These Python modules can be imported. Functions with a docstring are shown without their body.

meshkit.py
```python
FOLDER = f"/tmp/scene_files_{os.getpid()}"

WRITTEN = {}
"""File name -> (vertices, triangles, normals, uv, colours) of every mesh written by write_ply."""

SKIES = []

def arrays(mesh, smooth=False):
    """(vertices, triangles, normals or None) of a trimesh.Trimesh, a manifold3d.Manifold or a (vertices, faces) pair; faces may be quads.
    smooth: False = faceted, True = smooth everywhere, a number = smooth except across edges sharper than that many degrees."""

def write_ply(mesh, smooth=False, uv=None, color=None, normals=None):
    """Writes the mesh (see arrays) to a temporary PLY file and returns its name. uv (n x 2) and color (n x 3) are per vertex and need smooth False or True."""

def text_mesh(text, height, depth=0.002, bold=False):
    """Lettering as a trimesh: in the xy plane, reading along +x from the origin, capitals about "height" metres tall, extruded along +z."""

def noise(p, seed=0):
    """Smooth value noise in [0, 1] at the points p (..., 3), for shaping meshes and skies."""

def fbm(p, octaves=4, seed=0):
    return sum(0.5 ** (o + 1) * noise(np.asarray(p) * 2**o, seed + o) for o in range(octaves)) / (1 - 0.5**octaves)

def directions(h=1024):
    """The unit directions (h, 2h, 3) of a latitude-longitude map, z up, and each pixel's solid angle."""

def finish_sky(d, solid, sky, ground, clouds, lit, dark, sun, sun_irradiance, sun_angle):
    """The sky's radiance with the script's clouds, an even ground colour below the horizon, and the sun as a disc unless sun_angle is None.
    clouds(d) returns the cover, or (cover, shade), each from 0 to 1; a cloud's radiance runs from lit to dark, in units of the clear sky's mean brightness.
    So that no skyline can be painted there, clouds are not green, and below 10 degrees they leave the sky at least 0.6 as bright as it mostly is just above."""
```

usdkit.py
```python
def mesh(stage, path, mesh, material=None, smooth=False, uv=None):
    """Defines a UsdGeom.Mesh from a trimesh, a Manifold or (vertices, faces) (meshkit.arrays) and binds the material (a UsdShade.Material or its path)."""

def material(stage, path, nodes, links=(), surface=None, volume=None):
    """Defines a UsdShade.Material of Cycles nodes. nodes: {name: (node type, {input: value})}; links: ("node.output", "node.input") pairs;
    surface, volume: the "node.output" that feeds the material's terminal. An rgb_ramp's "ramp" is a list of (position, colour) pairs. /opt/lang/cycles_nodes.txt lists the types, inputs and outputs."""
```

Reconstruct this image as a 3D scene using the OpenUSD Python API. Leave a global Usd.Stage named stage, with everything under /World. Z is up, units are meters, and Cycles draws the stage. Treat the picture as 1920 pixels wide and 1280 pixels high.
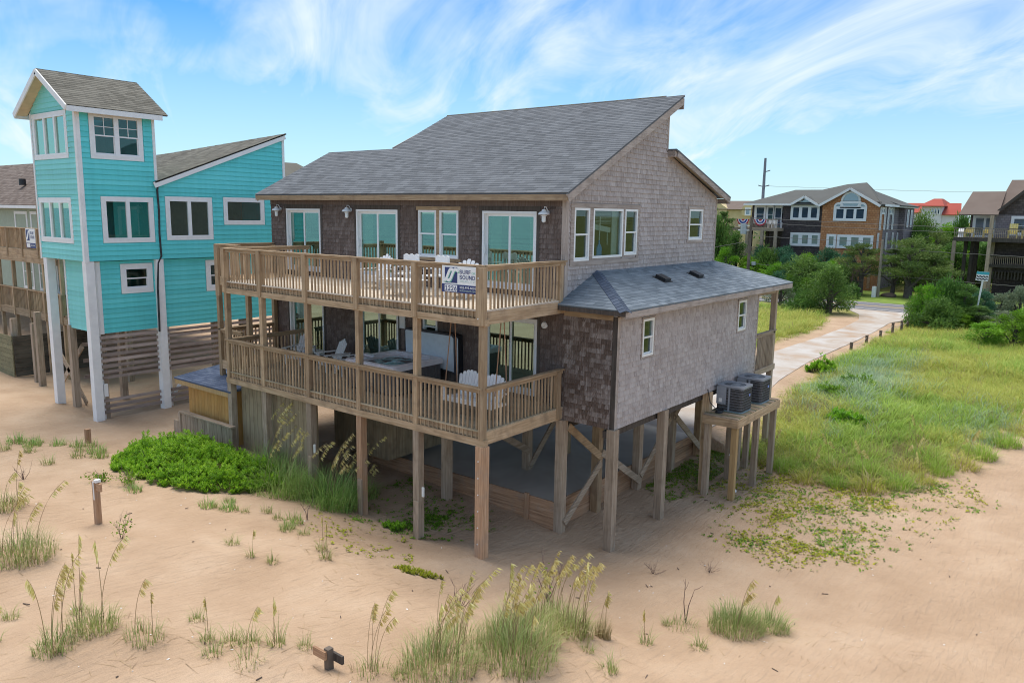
import math, random, re
import numpy as np, trimesh, shapely, usdkit, meshkit
from shapely.geometry import Polygon, box as sbox, Point
from shapely.prepared import prep
from scipy.interpolate import RBFInterpolator
from pxr import Usd, UsdGeom, UsdLux, UsdShade, Gf, Sdf, Vt

stage = Usd.Stage.CreateInMemory()
UsdGeom.SetStageUpAxis(stage, 'Z'); UsdGeom.SetStageMetersPerUnit(stage, 1.0)
UsdGeom.Xform.Define(stage, '/World')
V3 = lambda *a: np.array(a, float)
pi = math.pi

# ---------------------------------------------------------------- camera
CAM = V3(-13.105, -11.049, 7.448); YAW, PITCH, ROLL = math.radians(37.954), math.radians(9.309), math.radians(0.906)
fw = V3(math.cos(YAW)*math.cos(PITCH), math.sin(YAW)*math.cos(PITCH), -math.sin(PITCH))
rt = V3(math.sin(YAW), -math.cos(YAW), 0); up = np.cross(rt, fw)
rt, up = math.cos(ROLL)*rt+math.sin(ROLL)*up, -math.sin(ROLL)*rt+math.cos(ROLL)*up
cam = UsdGeom.Camera.Define(stage, '/World/camera')
cam.CreateHorizontalApertureAttr(36.0); cam.CreateFocalLengthAttr(36.0*1451.5/1920)
cam.CreateClippingRangeAttr(Gf.Vec2f(0.1, 20000))
cam.AddTransformOp().Set(Gf.Matrix4d(*[float(x) for r in ((*rt, 0), (*up, 0), (*(-fw), 0), (*CAM, 1)) for x in r]))
cam.CreateExposureAttr(0.85)

# ---------------------------------------------------------------- sun and sky
SUN_AZ, SUN_EL = math.radians(60), math.radians(68)          # azimuth measured from +x towards +y
sd = V3(math.cos(SUN_EL)*math.cos(SUN_AZ), math.cos(SUN_EL)*math.sin(SUN_AZ), math.sin(SUN_EL))
sun = UsdLux.DistantLight.Define(stage, '/World/sun')
sun.CreateNormalizeAttr(True); sun.CreateIntensityAttr(0.60); sun.CreateAngleAttr(44.0); sun.CreateColorAttr(Gf.Vec3f(1.0, 0.94, 0.84))
sx = np.cross([0, 0, 1.0], sd); sx /= np.linalg.norm(sx); sy = np.cross(sd, sx)
sun.AddTransformOp().Set(Gf.Matrix4d(*[float(x) for r in ((*sx, 0), (*sy, 0), (*sd, 0), (0, 0, 0, 1)) for x in r]))
sky = UsdLux.DomeLight.Define(stage, '/World/sky')
# thin cirrus: streaks drawn out across the sky in a flattened (tangent plane) mapping of the direction
skym = usdkit.material(stage, '/World/Looks/sky', {
    'tc': ('texture_coordinate', {}),
    'sk': ('sky_texture', {'sky_type': 'single_scattering', 'sun_disc': False, 'sun_elevation': SUN_EL, 'sun_rotation': math.atan2(sd[0], sd[1]), 'altitude': 0.0, 'air_density': 1.0, 'aerosol_density': 0.15, 'ozone_density': 1.0}),
    'hs': ('hsv', {'saturation': 1.30, 'value': 1.0}),
    'tint': ('mix_color', {'blend_type': 'multiply', 'fac': 1.0, 'b': (0.05, 0.60, 0.93), 'use_clamp': False}),
    'sep': ('separate_xyz', {}),
    'zz': ('math', {'math_type': 'add', 'value2': 0.32}),
    'dx': ('math', {'math_type': 'divide'}), 'dy': ('math', {'math_type': 'divide'}),
    'cb': ('combine_xyz', {'z': 0.0}),
    'mp': ('mapping', {'mapping_type': 'texture', 'rotation': (0, 0, math.radians(52)), 'scale': (1.5, 0.95, 1.0), 'location': (5.2, 2.9, 0.0)}),
    'n1': ('noise_texture', {'scale': 1.25, 'detail': 6.0, 'roughness': 0.52, 'distortion': 0.5}),
    'mp2': ('mapping', {'mapping_type': 'texture', 'rotation': (0, 0, math.radians(60)), 'scale': (1.5, 0.62, 1.0), 'location': (4.1, 1.2, 0.0)}),
    'n2': ('noise_texture', {'scale': 2.4, 'detail': 9.0, 'roughness': 0.60, 'distortion': 1.2}),
    'mul': ('math', {'math_type': 'multiply'}),
    'r1': ('map_range', {'from_min': 0.285, 'from_max': 0.54, 'clamp': True}),
    'r2': ('map_range', {'from_min': 0.30, 'from_max': 0.66, 'to_min': 0.30, 'clamp': True}),
    'hz': ('map_range', {'from_min': 0.0, 'from_max': 0.26, 'to_min': 0.90, 'to_max': 0.06, 'clamp': True}),
    'mx': ('math', {'math_type': 'maximum'}),
    'sc': ('math', {'math_type': 'multiply', 'value2': 0.92}),
    'mixc': ('mix_color', {'b': (5.4, 6.1, 6.4)}),
    'bg': ('background_shader', {'strength': 0.092})},
    [('tc.generated', 'sep.vector'), ('sep.z', 'zz.value1'), ('sep.x', 'dx.value1'), ('zz.value', 'dx.value2'), ('sep.y', 'dy.value1'), ('zz.value', 'dy.value2'),
     ('dx.value', 'cb.x'), ('dy.value', 'cb.y'), ('cb.vector', 'mp.vector'), ('mp.vector', 'n1.vector'), ('cb.vector', 'mp2.vector'), ('mp2.vector', 'n2.vector'),
     ('n1.fac', 'r1.value'), ('n2.fac', 'r2.value'), ('r1.result', 'mul.value1'), ('r2.result', 'mul.value2'), ('sep.z', 'hz.value'),
     ('mul.value', 'mx.value1'), ('hz.result', 'mx.value2'), ('mx.value', 'sc.value1'), ('sc.value', 'mixc.fac'),
     ('sk.color', 'hs.color'), ('hs.color', 'tint.a'), ('tint.result', 'mixc.a'), ('mixc.result', 'bg.color')], surface='bg.background')
UsdShade.MaterialBindingAPI.Apply(sky.GetPrim()).Bind(skym)
sky.GetPrim().SetCustomDataByKey('kind', 'structure')

# ---------------------------------------------------------------- helpers
used = {}
def fresh(parent, name):
    n = used.setdefault((parent, name), 0); used[(parent, name)] = n + 1
    return f'{parent}/{name}' if n == 0 else f'{parent}/{name}_{n:03d}'

class Node:
    def __init__(s, path, loc=(0, 0, 0)): s.path, s.loc = path, np.array(loc, float)
    @property
    def prim(s): return stage.GetPrimAtPath(s.path)
    def set(s, **k):
        for a, b in k.items():
            if b: s.prim.SetCustomDataByKey(a, b)
        return s
WORLD = Node('/World')

def mat4(loc=(0, 0, 0), rz=0, sc=1.0, M=None):
    c, s_ = math.cos(rz), math.sin(rz); sc = np.broadcast_to(sc, 3)
    R = np.array([[c*sc[0], s_*sc[0], 0], [-s_*sc[1], c*sc[1], 0], [0, 0, sc[2]]]) if M is None else M
    return Gf.Matrix4d(*[float(x) for x in (*R[0], 0, *R[1], 0, *R[2], 0, *loc, 1)])

def thing(name, label, cat, loc=(0, 0, 0), rz=0, sc=1.0, group=None, kind=None, local=False):
    """A top-level thing. Its parts are given in world coordinates unless local."""
    p = fresh('/World', name)
    x = UsdGeom.Xform.Define(stage, p); x.AddTransformOp().Set(mat4(loc, rz, sc))
    return Node(p, (0, 0, 0) if local else loc).set(label=label, category=cat, group=group, kind=kind)

def copy(src, loc, rz=0, sc=1.0, label=None, group=None, cat=None):
    p = fresh('/World', re.sub(r'_[0-9]{3}$', '', src.path.rsplit('/', 1)[1]))
    x = UsdGeom.Xform.Define(stage, p); x.AddTransformOp().Set(mat4(loc, rz, sc))
    pr = x.GetPrim(); pr.GetReferences().AddInternalReference(src.path); pr.SetInstanceable(True)
    cd = src.prim.GetCustomData()
    return Node(p, loc).set(label=label or cd.get('label'), category=cat or cd.get('category'), group=group or cd.get('group'))

class MB:
    """Collects shapes; one MB becomes one mesh."""
    def __init__(s): s.v, s.f, s.t, s.n = [], [], [], 0
    def add(s, v, f, tone=0.5):
        v, f = np.asarray(v, float), np.asarray(f, int)
        if f.shape[1] == 4: f = np.vstack([f[:, [0, 1, 2]], f[:, [0, 2, 3]]])
        s.v.append(v); s.f.append(f+s.n); s.t.append(np.broadcast_to(tone, len(v)).astype(float)); s.n += len(v); return s
    def tm(s, m, tone=0.5): return s.add(m.vertices, m.faces, tone)
    def box(s, a, b, tone=0.5):
        a, b = np.minimum(a, b), np.maximum(a, b)
        v = np.array([[x, y, z] for x in (a[0], b[0]) for y in (a[1], b[1]) for z in (a[2], b[2])], float)
        return s.add(v, BOXF, tone)
    def fbox(s, F, a, b, tone=0.5):
        a, b = np.minimum(a, b), np.maximum(a, b)
        v = np.array([[x, y, z] for x in (a[0], b[0]) for y in (a[1], b[1]) for z in (a[2], b[2])], float)
        return s.add(F(v), BOXF, tone)
    def beam(s, p, q, w, h, upv=(0, 0, 1), tone=0.5):
        p, q = np.asarray(p, float), np.asarray(q, float); d = (q-p)/np.linalg.norm(q-p)
        r = np.cross(d, upv); nr = np.linalg.norm(r); r = r/nr if nr > 1e-6 else V3(1, 0, 0)
        u = np.cross(r, d)
        v = [e + r*sx*w/2 + u*sz*h/2 for e in (p, q) for sx in (1, -1) for sz in (-1, 1)]
        return s.add(v, BOXF, tone)
    def tube(s, pts, rad, n=8, tone=0.5):
        v, f = tubemesh(pts, rad, n); return s.add(v, f, tone)
    def prism(s, F, poly, c0, c1, tone=0.5, slope=None):
        """poly (shapely, in the frame) extruded from c0 to c1; slope(v)->front depth instead of c1"""
        for g in getattr(poly, 'geoms', [poly]):
            if g.geom_type != 'Polygon' or g.area < 1e-5: continue
            v2, tri = trimesh.creation.triangulate_polygon(g, engine='earcut')
            n = len(v2); cf = np.full(n, c1) if slope is None else slope(v2[:, 1])
            V = [np.c_[v2, cf], np.c_[v2, np.full(n, c0)]]; Fc = [tri, tri[:, ::-1]+n]; k = 2*n
            e = tri[:, [0, 1]], tri[:, [1, 2]], tri[:, [2, 0]]
            a = (v2[tri[:, 1]]-v2[tri[:, 0]]); b = (v2[tri[:, 2]]-v2[tri[:, 0]])
            if (a[:, 0]*b[:, 1]-a[:, 1]*b[:, 0]).sum() < 0: Fc = [x[:, ::-1] for x in Fc]; e = tuple(x[:, ::-1] for x in e)
            E = np.vstack(e); key = {(i, j) for i, j in E}
            out = np.array([(i, j) for i, j in E if (j, i) not in key])
            Fc.append(np.c_[out[:, 0], out[:, 0]+n, out[:, 1]]); Fc.append(np.c_[out[:, 1], out[:, 0]+n, out[:, 1]+n])
            s.add(F(np.vstack(V)), np.vstack(Fc), tone)
        return s
    def put(s, name, m, parent=WORLD, smooth=False, label=None, cat=None, group=None, kind=None):
        if not s.v: return None
        p = fresh(parent.path, name)
        v, f = np.vstack(s.v)-parent.loc, np.vstack(s.f)
        if smooth:
            g = usdkit.mesh(stage, p, (v, f), M[m], smooth=smooth)
            t = None
        else:
            g = UsdGeom.Mesh.Define(stage, p)
            g.CreatePointsAttr(Vt.Vec3fArray.FromNumpy(v.astype(np.float32)))
            g.CreateFaceVertexCountsAttr(Vt.IntArray.FromNumpy(np.full(len(f), 3, np.int32)))
            g.CreateFaceVertexIndicesAttr(Vt.IntArray.FromNumpy(f.astype(np.int32).ravel()))
            g.CreateSubdivisionSchemeAttr('none')
            UsdShade.MaterialBindingAPI.Apply(g.GetPrim()).Bind(M[m])
            t = np.concatenate(s.t)
            UsdGeom.PrimvarsAPI(g).CreatePrimvar('tone', Sdf.ValueTypeNames.FloatArray, 'vertex').Set(Vt.FloatArray.FromNumpy(t.astype(np.float32)))
        nd = Node(p, parent.loc)
        return nd.set(label=label, category=cat, group=group, kind=kind)
BOXF = np.array([[0, 1, 3, 2], [4, 6, 7, 5], [0, 4, 5, 1], [2, 3, 7, 6], [0, 2, 6, 4], [1, 5, 7, 3]])

def tubemesh(pts, rad, n=8):
    p = np.asarray(pts, float); rad = np.broadcast_to(rad, (len(p),))
    t = np.gradient(p, axis=0); t /= np.linalg.norm(t, axis=1, keepdims=True)+1e-12
    a = np.cross(t, np.where(np.abs(t[:, 2:]) < 0.9, [0, 0, 1.0], [1.0, 0, 0])); a /= np.linalg.norm(a, axis=1, keepdims=True)+1e-12
    b, ang = np.cross(t, a), np.arange(n)*2*pi/n
    v = p[:, None]+rad[:, None, None]*(np.cos(ang)[None, :, None]*a[:, None]+np.sin(ang)[None, :, None]*b[:, None])
    v = np.vstack([v.reshape(-1, 3), p[0], p[-1]]); f = []
    for i in range(len(p)-1):
        for j in range(n):
            q = (i*n+j, i*n+(j+1) % n, (i+1)*n+(j+1) % n, (i+1)*n+j); f += [(q[0], q[1], q[2]), (q[0], q[2], q[3])]
    m, e = (len(p)-1)*n, len(p)*n
    for j in range(n): f += [(e, (j+1) % n, j), (e+1, m+j, m+(j+1) % n)]
    return v, np.array(f)

class Frame:
    """A wall or roof plane: a along u, b along v, c outward."""
    def __init__(s, o, u, v): s.o, s.u, s.v = np.array(o, float), np.array(u, float), np.array(v, float); s.n = np.cross(s.u, s.v)
    def __call__(s, p): p = np.atleast_2d(np.asarray(p, float)); return s.o + p[:, :1]*s.u + p[:, 1:2]*s.v + p[:, 2:3]*s.n
    def pt(s, a, b, c=0): return s((a, b, c))[0]
def front(x, y0=0, z0=0): return Frame((x, y0, z0), (0, -1, 0), (0, 0, 1))     # faces -x ; a = y0 - y
def right(y, x0=0, z0=0): return Frame((x0, y, z0), (1, 0, 0), (0, 0, 1))      # faces -y ; a = x - x0
def rect(a0, b0, a1, b1): return sbox(min(a0, a1), min(b0, b1), max(a0, a1), max(b0, b1))

def courses(F, poly, e, wmin, wmax, rng, t=0.024, gap=0.005, lap=0.012, lift=0.003, side=0.0):
    """Overlapping shingles over poly: list of (MB, world centre, area)."""
    out = []; a0, b0, a1, b1 = poly.bounds; P = prep(poly); r = 0
    b = b0
    while b < b1-0.02:
        a = a0 - rng.random()*wmax
        while a < a1:
            w = wmin+(wmax-wmin)*rng.random()
            jb = (rng.random()-0.5)*side
            s = sbox(a+gap/2, b+jb, a+w-gap/2, min(b+e+lap, b1))
            tb = t*(0.8+0.5*rng.random()); tone = rng.random()
            if P.contains(s):
                x0, y0, x1, y1 = s.bounds
                v = np.array([[x0, y0, -0.002], [x1, y0, -0.002], [x1, y1, -0.002], [x0, y1, -0.002], [x0, y0, tb], [x1, y0, tb], [x1, y1, lift], [x0, y1, lift]])
                m = MB().add(F(v), np.array([[4, 5, 6, 7], [0, 1, 5, 4], [1, 2, 6, 5], [2, 3, 7, 6], [3, 0, 4, 7]]), tone)
                out.append((m, F.pt((x0+x1)/2, b), s.area))
            elif P.intersects(s):
                g = s.intersection(poly)
                if g.area > 0.0008:
                    m = MB().prism(F, g, -0.002, tb, tone, slope=lambda v, b=b: tb+(lift-tb)*np.clip((v-b)/(e+lap), 0, 1))
                    c = g.centroid
                    if m.v: out.append((m, F.pt(c.x, c.y), g.area))
            a += w
        b += e; r += 1
    return out

def share(lst, name, plural, m, parent, most=300):
    """The `most` that show largest become parts of their own, the rest one part."""
    def big(x): return x[2]/np.sum((x[1]-CAM)**2)
    lst = sorted(lst, key=big, reverse=True)
    for x in lst[:most]: x[0].put(name, m, parent)
    if len(lst) > most:
        r = MB()
        for x in lst[most:]: r.v += x[0].v; r.f += [f+r.n for f in x[0].f]; r.t += x[0].t; r.n += x[0].n
        r.put(plural, m, parent, kind='stuff')

# ---------------------------------------------------------------- materials
M = {}
def mat(name, nodes, links, surface='p.BSDF', volume=None):
    M[name] = usdkit.material(stage, '/World/Looks/'+name, nodes, links, surface=surface, volume=volume); return M[name]

def plain(name, col, rough=0.5, metal=0.0, noise=0.08, scale=6.0, spec=0.5):
    dk = tuple(c*(1-noise*2) for c in col); lt = tuple(min(1, c*(1+noise)) for c in col)
    mat(name, {'g': ('geometry', {}), 'n': ('noise_texture', {'scale': scale, 'detail': 5.0, 'roughness': 0.6}),
               'r': ('rgb_ramp', {'ramp': [(0.3, dk), (0.7, lt)]}),
               'p': ('principled_bsdf', {'roughness': rough, 'metallic': metal, 'specular_ior_level': spec})},
        [('g.position', 'n.vector'), ('n.fac', 'r.fac'), ('r.color', 'p.base_color')])

def wood(name, dark, mid, light, axis='z', rough=0.85, stain=0.5, per=0.35, stain_col=None, fine=1.0):
    """Weathered timber: grain along one world axis, per-piece tone, blotchy stains."""
    sc = {'x': (1.2, 24, 24), 'y': (24, 1.2, 24), 'z': (24, 24, 1.2)}[axis]; sc = tuple(c*fine for c in sc)
    stain_col = stain_col or tuple(c*0.5 for c in dark)
    mat(name, {'g': ('geometry', {}), 'mp': ('mapping', {'mapping_type': 'point', 'scale': sc}), 'oi': ('object_info', {}),
               'n': ('noise_texture', {'scale': 1.0, 'detail': 6.0, 'roughness': 0.65, 'distortion': 0.4}),
               'n2': ('noise_texture', {'scale': 2.3, 'detail': 4.0, 'roughness': 0.6}),
               'r': ('rgb_ramp', {'ramp': [(0.25, dark), (0.5, mid), (0.78, light)]}),
               'at': ('attribute', {'attribute': 'tone'}), 'tv': ('map_range', {'to_min': 1-per, 'to_max': 1+per}),
               'ov': ('map_range', {'to_min': 1-per, 'to_max': 1+per}), 'vm': ('math', {'math_type': 'multiply'}),
               'hs': ('hsv', {}), 'sr': ('map_range', {'from_min': 0.50, 'from_max': 0.72, 'to_max': stain, 'clamp': True}),
               'mx': ('mix_color', {'b': stain_col}), 'bp': ('bump', {'strength': 0.6, 'distance': 0.006}),
               'p': ('principled_bsdf', {'roughness': rough, 'specular_ior_level': 0.25})},
        [('g.position', 'mp.vector'), ('mp.vector', 'n.vector'), ('g.position', 'n2.vector'), ('n.fac', 'r.fac'), ('at.fac', 'tv.value'), ('oi.random', 'ov.value'),
         ('tv.result', 'vm.value1'), ('ov.result', 'vm.value2'), ('vm.value', 'hs.value'), ('r.color', 'hs.color'), ('n2.fac', 'sr.value'), ('sr.result', 'mx.fac'),
         ('hs.color', 'mx.a'), ('mx.result', 'p.base_color'), ('n.fac', 'bp.height'), ('bp.normal', 'p.normal')])

for ax in 'xyz':
    wood('deck_wood_'+ax, (0.24, 0.155, 0.085), (0.42, 0.295, 0.18), (0.57, 0.43, 0.29), ax, stain=0.62, per=0.20, stain_col=(0.20, 0.135, 0.09))
    wood('gray_wood_'+ax, (0.22, 0.16, 0.11), (0.39, 0.30, 0.22), (0.54, 0.44, 0.345), ax, stain=0.35, per=0.12)
    wood('red_wood_'+ax, (0.22, 0.12, 0.07), (0.43, 0.26, 0.155), (0.58, 0.40, 0.27), ax, stain=0.4, per=0.1, stain_col=(0.28, 0.25, 0.22))
for ax in 'xyz': wood('trim_wood_'+ax, (0.235, 0.185, 0.155), (0.40, 0.335, 0.295), (0.54, 0.475, 0.425), ax, stain=0.4, per=0.10)
wood('new_wood', (0.34, 0.21, 0.09), (0.47, 0.31, 0.15), (0.56, 0.39, 0.21), 'z', stain=0.2, per=0.06)
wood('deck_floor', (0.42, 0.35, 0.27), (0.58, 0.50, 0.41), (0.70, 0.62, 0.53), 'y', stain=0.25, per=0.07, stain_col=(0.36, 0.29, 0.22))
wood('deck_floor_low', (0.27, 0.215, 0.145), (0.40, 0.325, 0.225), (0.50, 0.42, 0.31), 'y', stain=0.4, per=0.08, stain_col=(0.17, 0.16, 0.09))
wood('plywood', (0.24, 0.18, 0.115), (0.37, 0.285, 0.185), (0.46, 0.37, 0.255), 'z', stain=0.45, per=0.06, fine=0.6)
wood('plywood_new', (0.42, 0.22, 0.06), (0.56, 0.31, 0.10), (0.66, 0.41, 0.16), 'z', stain=0.35, per=0.05, stain_col=(0.38, 0.19, 0.07), fine=0.6)
wood('green_plank', (0.12, 0.11, 0.06), (0.23, 0.21, 0.12), (0.33, 0.30, 0.19), 'x', stain=0.5, per=0.15, stain_col=(0.07, 0.065, 0.05))
wood('dark_plank', (0.05, 0.045, 0.035), (0.10, 0.085, 0.065), (0.15, 0.13, 0.10), 'x', stain=0.6, per=0.15)
wood('lattice_wood', (0.23, 0.175, 0.15), (0.37, 0.295, 0.26), (0.47, 0.40, 0.36), 'x', stain=0.35, per=0.2)
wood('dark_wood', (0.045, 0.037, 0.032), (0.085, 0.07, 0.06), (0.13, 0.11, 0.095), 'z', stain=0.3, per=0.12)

def shingle(name, dark, mid, light, blotch, streak=0.80, per=0.20, blotch_amt=0.5):
    """Cedar shingles: vertical grain, each piece its own tone, weather blotches."""
    mat(name, {'g': ('geometry', {}), 'mp': ('mapping', {'mapping_type': 'point', 'scale': (38, 38, 2.2)}),
               'n': ('noise_texture', {'scale': 1.0, 'detail': 4.0, 'roughness': 0.6}), 'n2': ('noise_texture', {'scale': 0.9, 'detail': 4.0, 'roughness': 0.6}),
               'at': ('attribute', {'attribute': 'tone'}), 'am': ('math', {'math_type': 'multiply_add', 'value2': per, 'value3': 0.0}),
               'nm': ('math', {'math_type': 'multiply_add', 'value2': streak, 'value3': 0.0}), 'ad': ('math', {'math_type': 'add'}),
               'r': ('rgb_ramp', {'ramp': [(0.22, dark), (0.5, mid), (0.80, light)]}),
               'br': ('map_range', {'from_min': 0.46, 'from_max': 0.70, 'to_max': blotch_amt, 'clamp': True}), 'mx': ('mix_color', {'b': blotch}),
               'bp': ('bump', {'strength': 0.3, 'distance': 0.004}), 'p': ('principled_bsdf', {'roughness': 0.9, 'specular_ior_level': 0.2})},
        [('g.position', 'mp.vector'), ('mp.vector', 'n.vector'), ('g.position', 'n2.vector'), ('at.fac', 'am.value1'), ('n.fac', 'nm.value1'), ('am.value', 'ad.value1'), ('nm.value', 'ad.value2'),
         ('ad.value', 'r.fac'), ('n2.fac', 'br.value'), ('br.result', 'mx.fac'), ('r.color', 'mx.a'), ('mx.result', 'p.base_color'), ('n.fac', 'bp.height'), ('bp.normal', 'p.normal')])
shingle('cedar_gray', (0.27, 0.23, 0.215), (0.45, 0.395, 0.375), (0.59, 0.545, 0.525), (0.36, 0.295, 0.265), blotch_amt=0.35)
shingle('cedar_dark', (0.085, 0.060, 0.050), (0.165, 0.122, 0.104), (0.30, 0.245, 0.22), (0.11, 0.076, 0.062), per=0.20, blotch_amt=0.6)
shingle('cedar_mixed', (0.065, 0.044, 0.034), (0.15, 0.108, 0.088), (0.36, 0.31, 0.285), (0.09, 0.062, 0.05), per=0.30, blotch_amt=0.6)

def roofing(name, dark, mid, light, per=0.34):
    mat(name, {'g': ('geometry', {}), 'n': ('noise_texture', {'scale': 190.0, 'detail': 2.0}), 'n2': ('noise_texture', {'scale': 0.7, 'detail': 4.0}),
               'at': ('attribute', {'attribute': 'tone'}), 'am': ('math', {'math_type': 'multiply_add', 'value2': per, 'value3': 0.05}),
               'nm': ('math', {'math_type': 'multiply_add', 'value2': 0.30, 'value3': 0.0}), 'nm2': ('math', {'math_type': 'multiply_add', 'value2': 0.28}), 'ad': ('math', {'math_type': 'add'}),
               'r': ('rgb_ramp', {'ramp': [(0.2, dark), (0.52, mid), (0.85, light)]}), 'bp': ('bump', {'strength': 0.25, 'distance': 0.003}),
               'p': ('principled_bsdf', {'roughness': 0.92, 'specular_ior_level': 0.3})},
        [('g.position', 'n.vector'), ('g.position', 'n2.vector'), ('at.fac', 'am.value1'), ('n.fac', 'nm.value1'), ('n2.fac', 'nm2.value1'), ('nm.value', 'nm2.value3'), ('am.value', 'ad.value1'), ('nm2.value', 'ad.value2'),
         ('ad.value', 'r.fac'), ('r.color', 'p.base_color'), ('n.fac', 'bp.height'), ('bp.normal', 'p.normal')])
roofing('roof_gray', (0.075, 0.08, 0.088), (0.135, 0.142, 0.155), (0.19, 0.20, 0.215), per=0.30)
roofing('roof_blue', (0.10, 0.12, 0.14), (0.19, 0.22, 0.25), (0.28, 0.315, 0.35))
roofing('roof_cap', (0.055, 0.07, 0.10), (0.10, 0.125, 0.175), (0.15, 0.18, 0.235), per=0.3)
roofing('roof_shed', (0.045, 0.06, 0.105), (0.085, 0.11, 0.175), (0.17, 0.20, 0.27))
roofing('roof_olive', (0.085, 0.078, 0.062), (0.155, 0.143, 0.118), (0.23, 0.215, 0.18))
roofing('roof_brown', (0.10, 0.073, 0.06), (0.165, 0.125, 0.104), (0.23, 0.185, 0.16), per=0.4)
roofing('roof_far', (0.075, 0.075, 0.07), (0.115, 0.117, 0.11), (0.15, 0.155, 0.148), per=0.2)
roofing('roof_red', (0.30, 0.06, 0.04), (0.38, 0.085, 0.06), (0.45, 0.12, 0.09), per=0.2)

plain('white_paint', (0.80, 0.79, 0.78), 0.45, noise=0.03)
plain('white_worn', (0.80, 0.79, 0.78), 0.6, noise=0.04, scale=3.0)
plain('vinyl', (0.80, 0.80, 0.80), 0.35, noise=0.02)
plain('soffit', (0.62, 0.50, 0.33), 0.8, noise=0.06)
def painted(name, col):
    """Painted boards: each its own slight tone, chalky fading and faint streaks running down."""
    mat(name, {'g': ('geometry', {}), 'mp': ('mapping', {'mapping_type': 'point', 'scale': (7, 7, 0.5)}), 'n': ('noise_texture', {'scale': 1.0, 'detail': 5.0, 'roughness': 0.65}), 'n2': ('noise_texture', {'scale': 0.5, 'detail': 4.0}),
               'at': ('attribute', {'attribute': 'tone'}), 'oi': ('object_info', {}), 'a1': ('math', {'math_type': 'multiply_add', 'value2': 0.25}), 'a2': ('math', {'math_type': 'multiply_add', 'value2': 0.45}), 'a3': ('math', {'math_type': 'multiply', 'value2': 0.30}),
               'r': ('rgb_ramp', {'ramp': [(0.25, tuple(c*.84 for c in col)), (0.5, col), (0.78, tuple(min(.85, c*1.04+.05) for c in col))]}), 'p': ('principled_bsdf', {'roughness': 0.6, 'specular_ior_level': 0.4})},
        [('g.position', 'mp.vector'), ('mp.vector', 'n.vector'), ('g.position', 'n2.vector'), ('n2.fac', 'a3.value1'), ('n.fac', 'a2.value1'), ('a3.value', 'a2.value3'), ('at.fac', 'a1.value1'), ('a2.value', 'a1.value3'), ('a1.value', 'r.fac'), ('r.color', 'p.base_color')])
painted('teal', (0.125, 0.66, 0.67)); painted('teal_front', (0.24, 0.68, 0.645))
plain('black', (0.015, 0.015, 0.017), 0.5)
plain('steel', (0.40, 0.42, 0.44), 0.4, 0.7)
plain('ac_gray', (0.075, 0.072, 0.075), 0.55)
plain('ac_top', (0.27, 0.285, 0.32), 0.5)
plain('ac_panel', (0.30, 0.32, 0.36), 0.5)
plain('ac_base', (0.22, 0.30, 0.33), 0.6)
plain('badge', (0.20, 0.27, 0.62), 0.4)
plain('tub_rim', (0.78, 0.72, 0.72), 0.35, noise=0.04)
plain('tub_skirt', (0.12, 0.105, 0.10), 0.6)
plain('cover_gray', (0.055, 0.055, 0.065), 0.6)
plain('cover_face', (0.62, 0.68, 0.74), 0.55, noise=0.04)
plain('rope', (0.34, 0.19, 0.11), 0.9)
plain('navy', (0.022, 0.036, 0.15), 0.5, noise=0.02)
plain('sign_white', (0.84, 0.84, 0.83), 0.45, noise=0.01)
plain('sign_mint', (0.22, 0.56, 0.44), 0.5, noise=0.01)
plain('sign_pale', (0.50, 0.62, 0.58), 0.5, noise=0.01)
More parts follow.
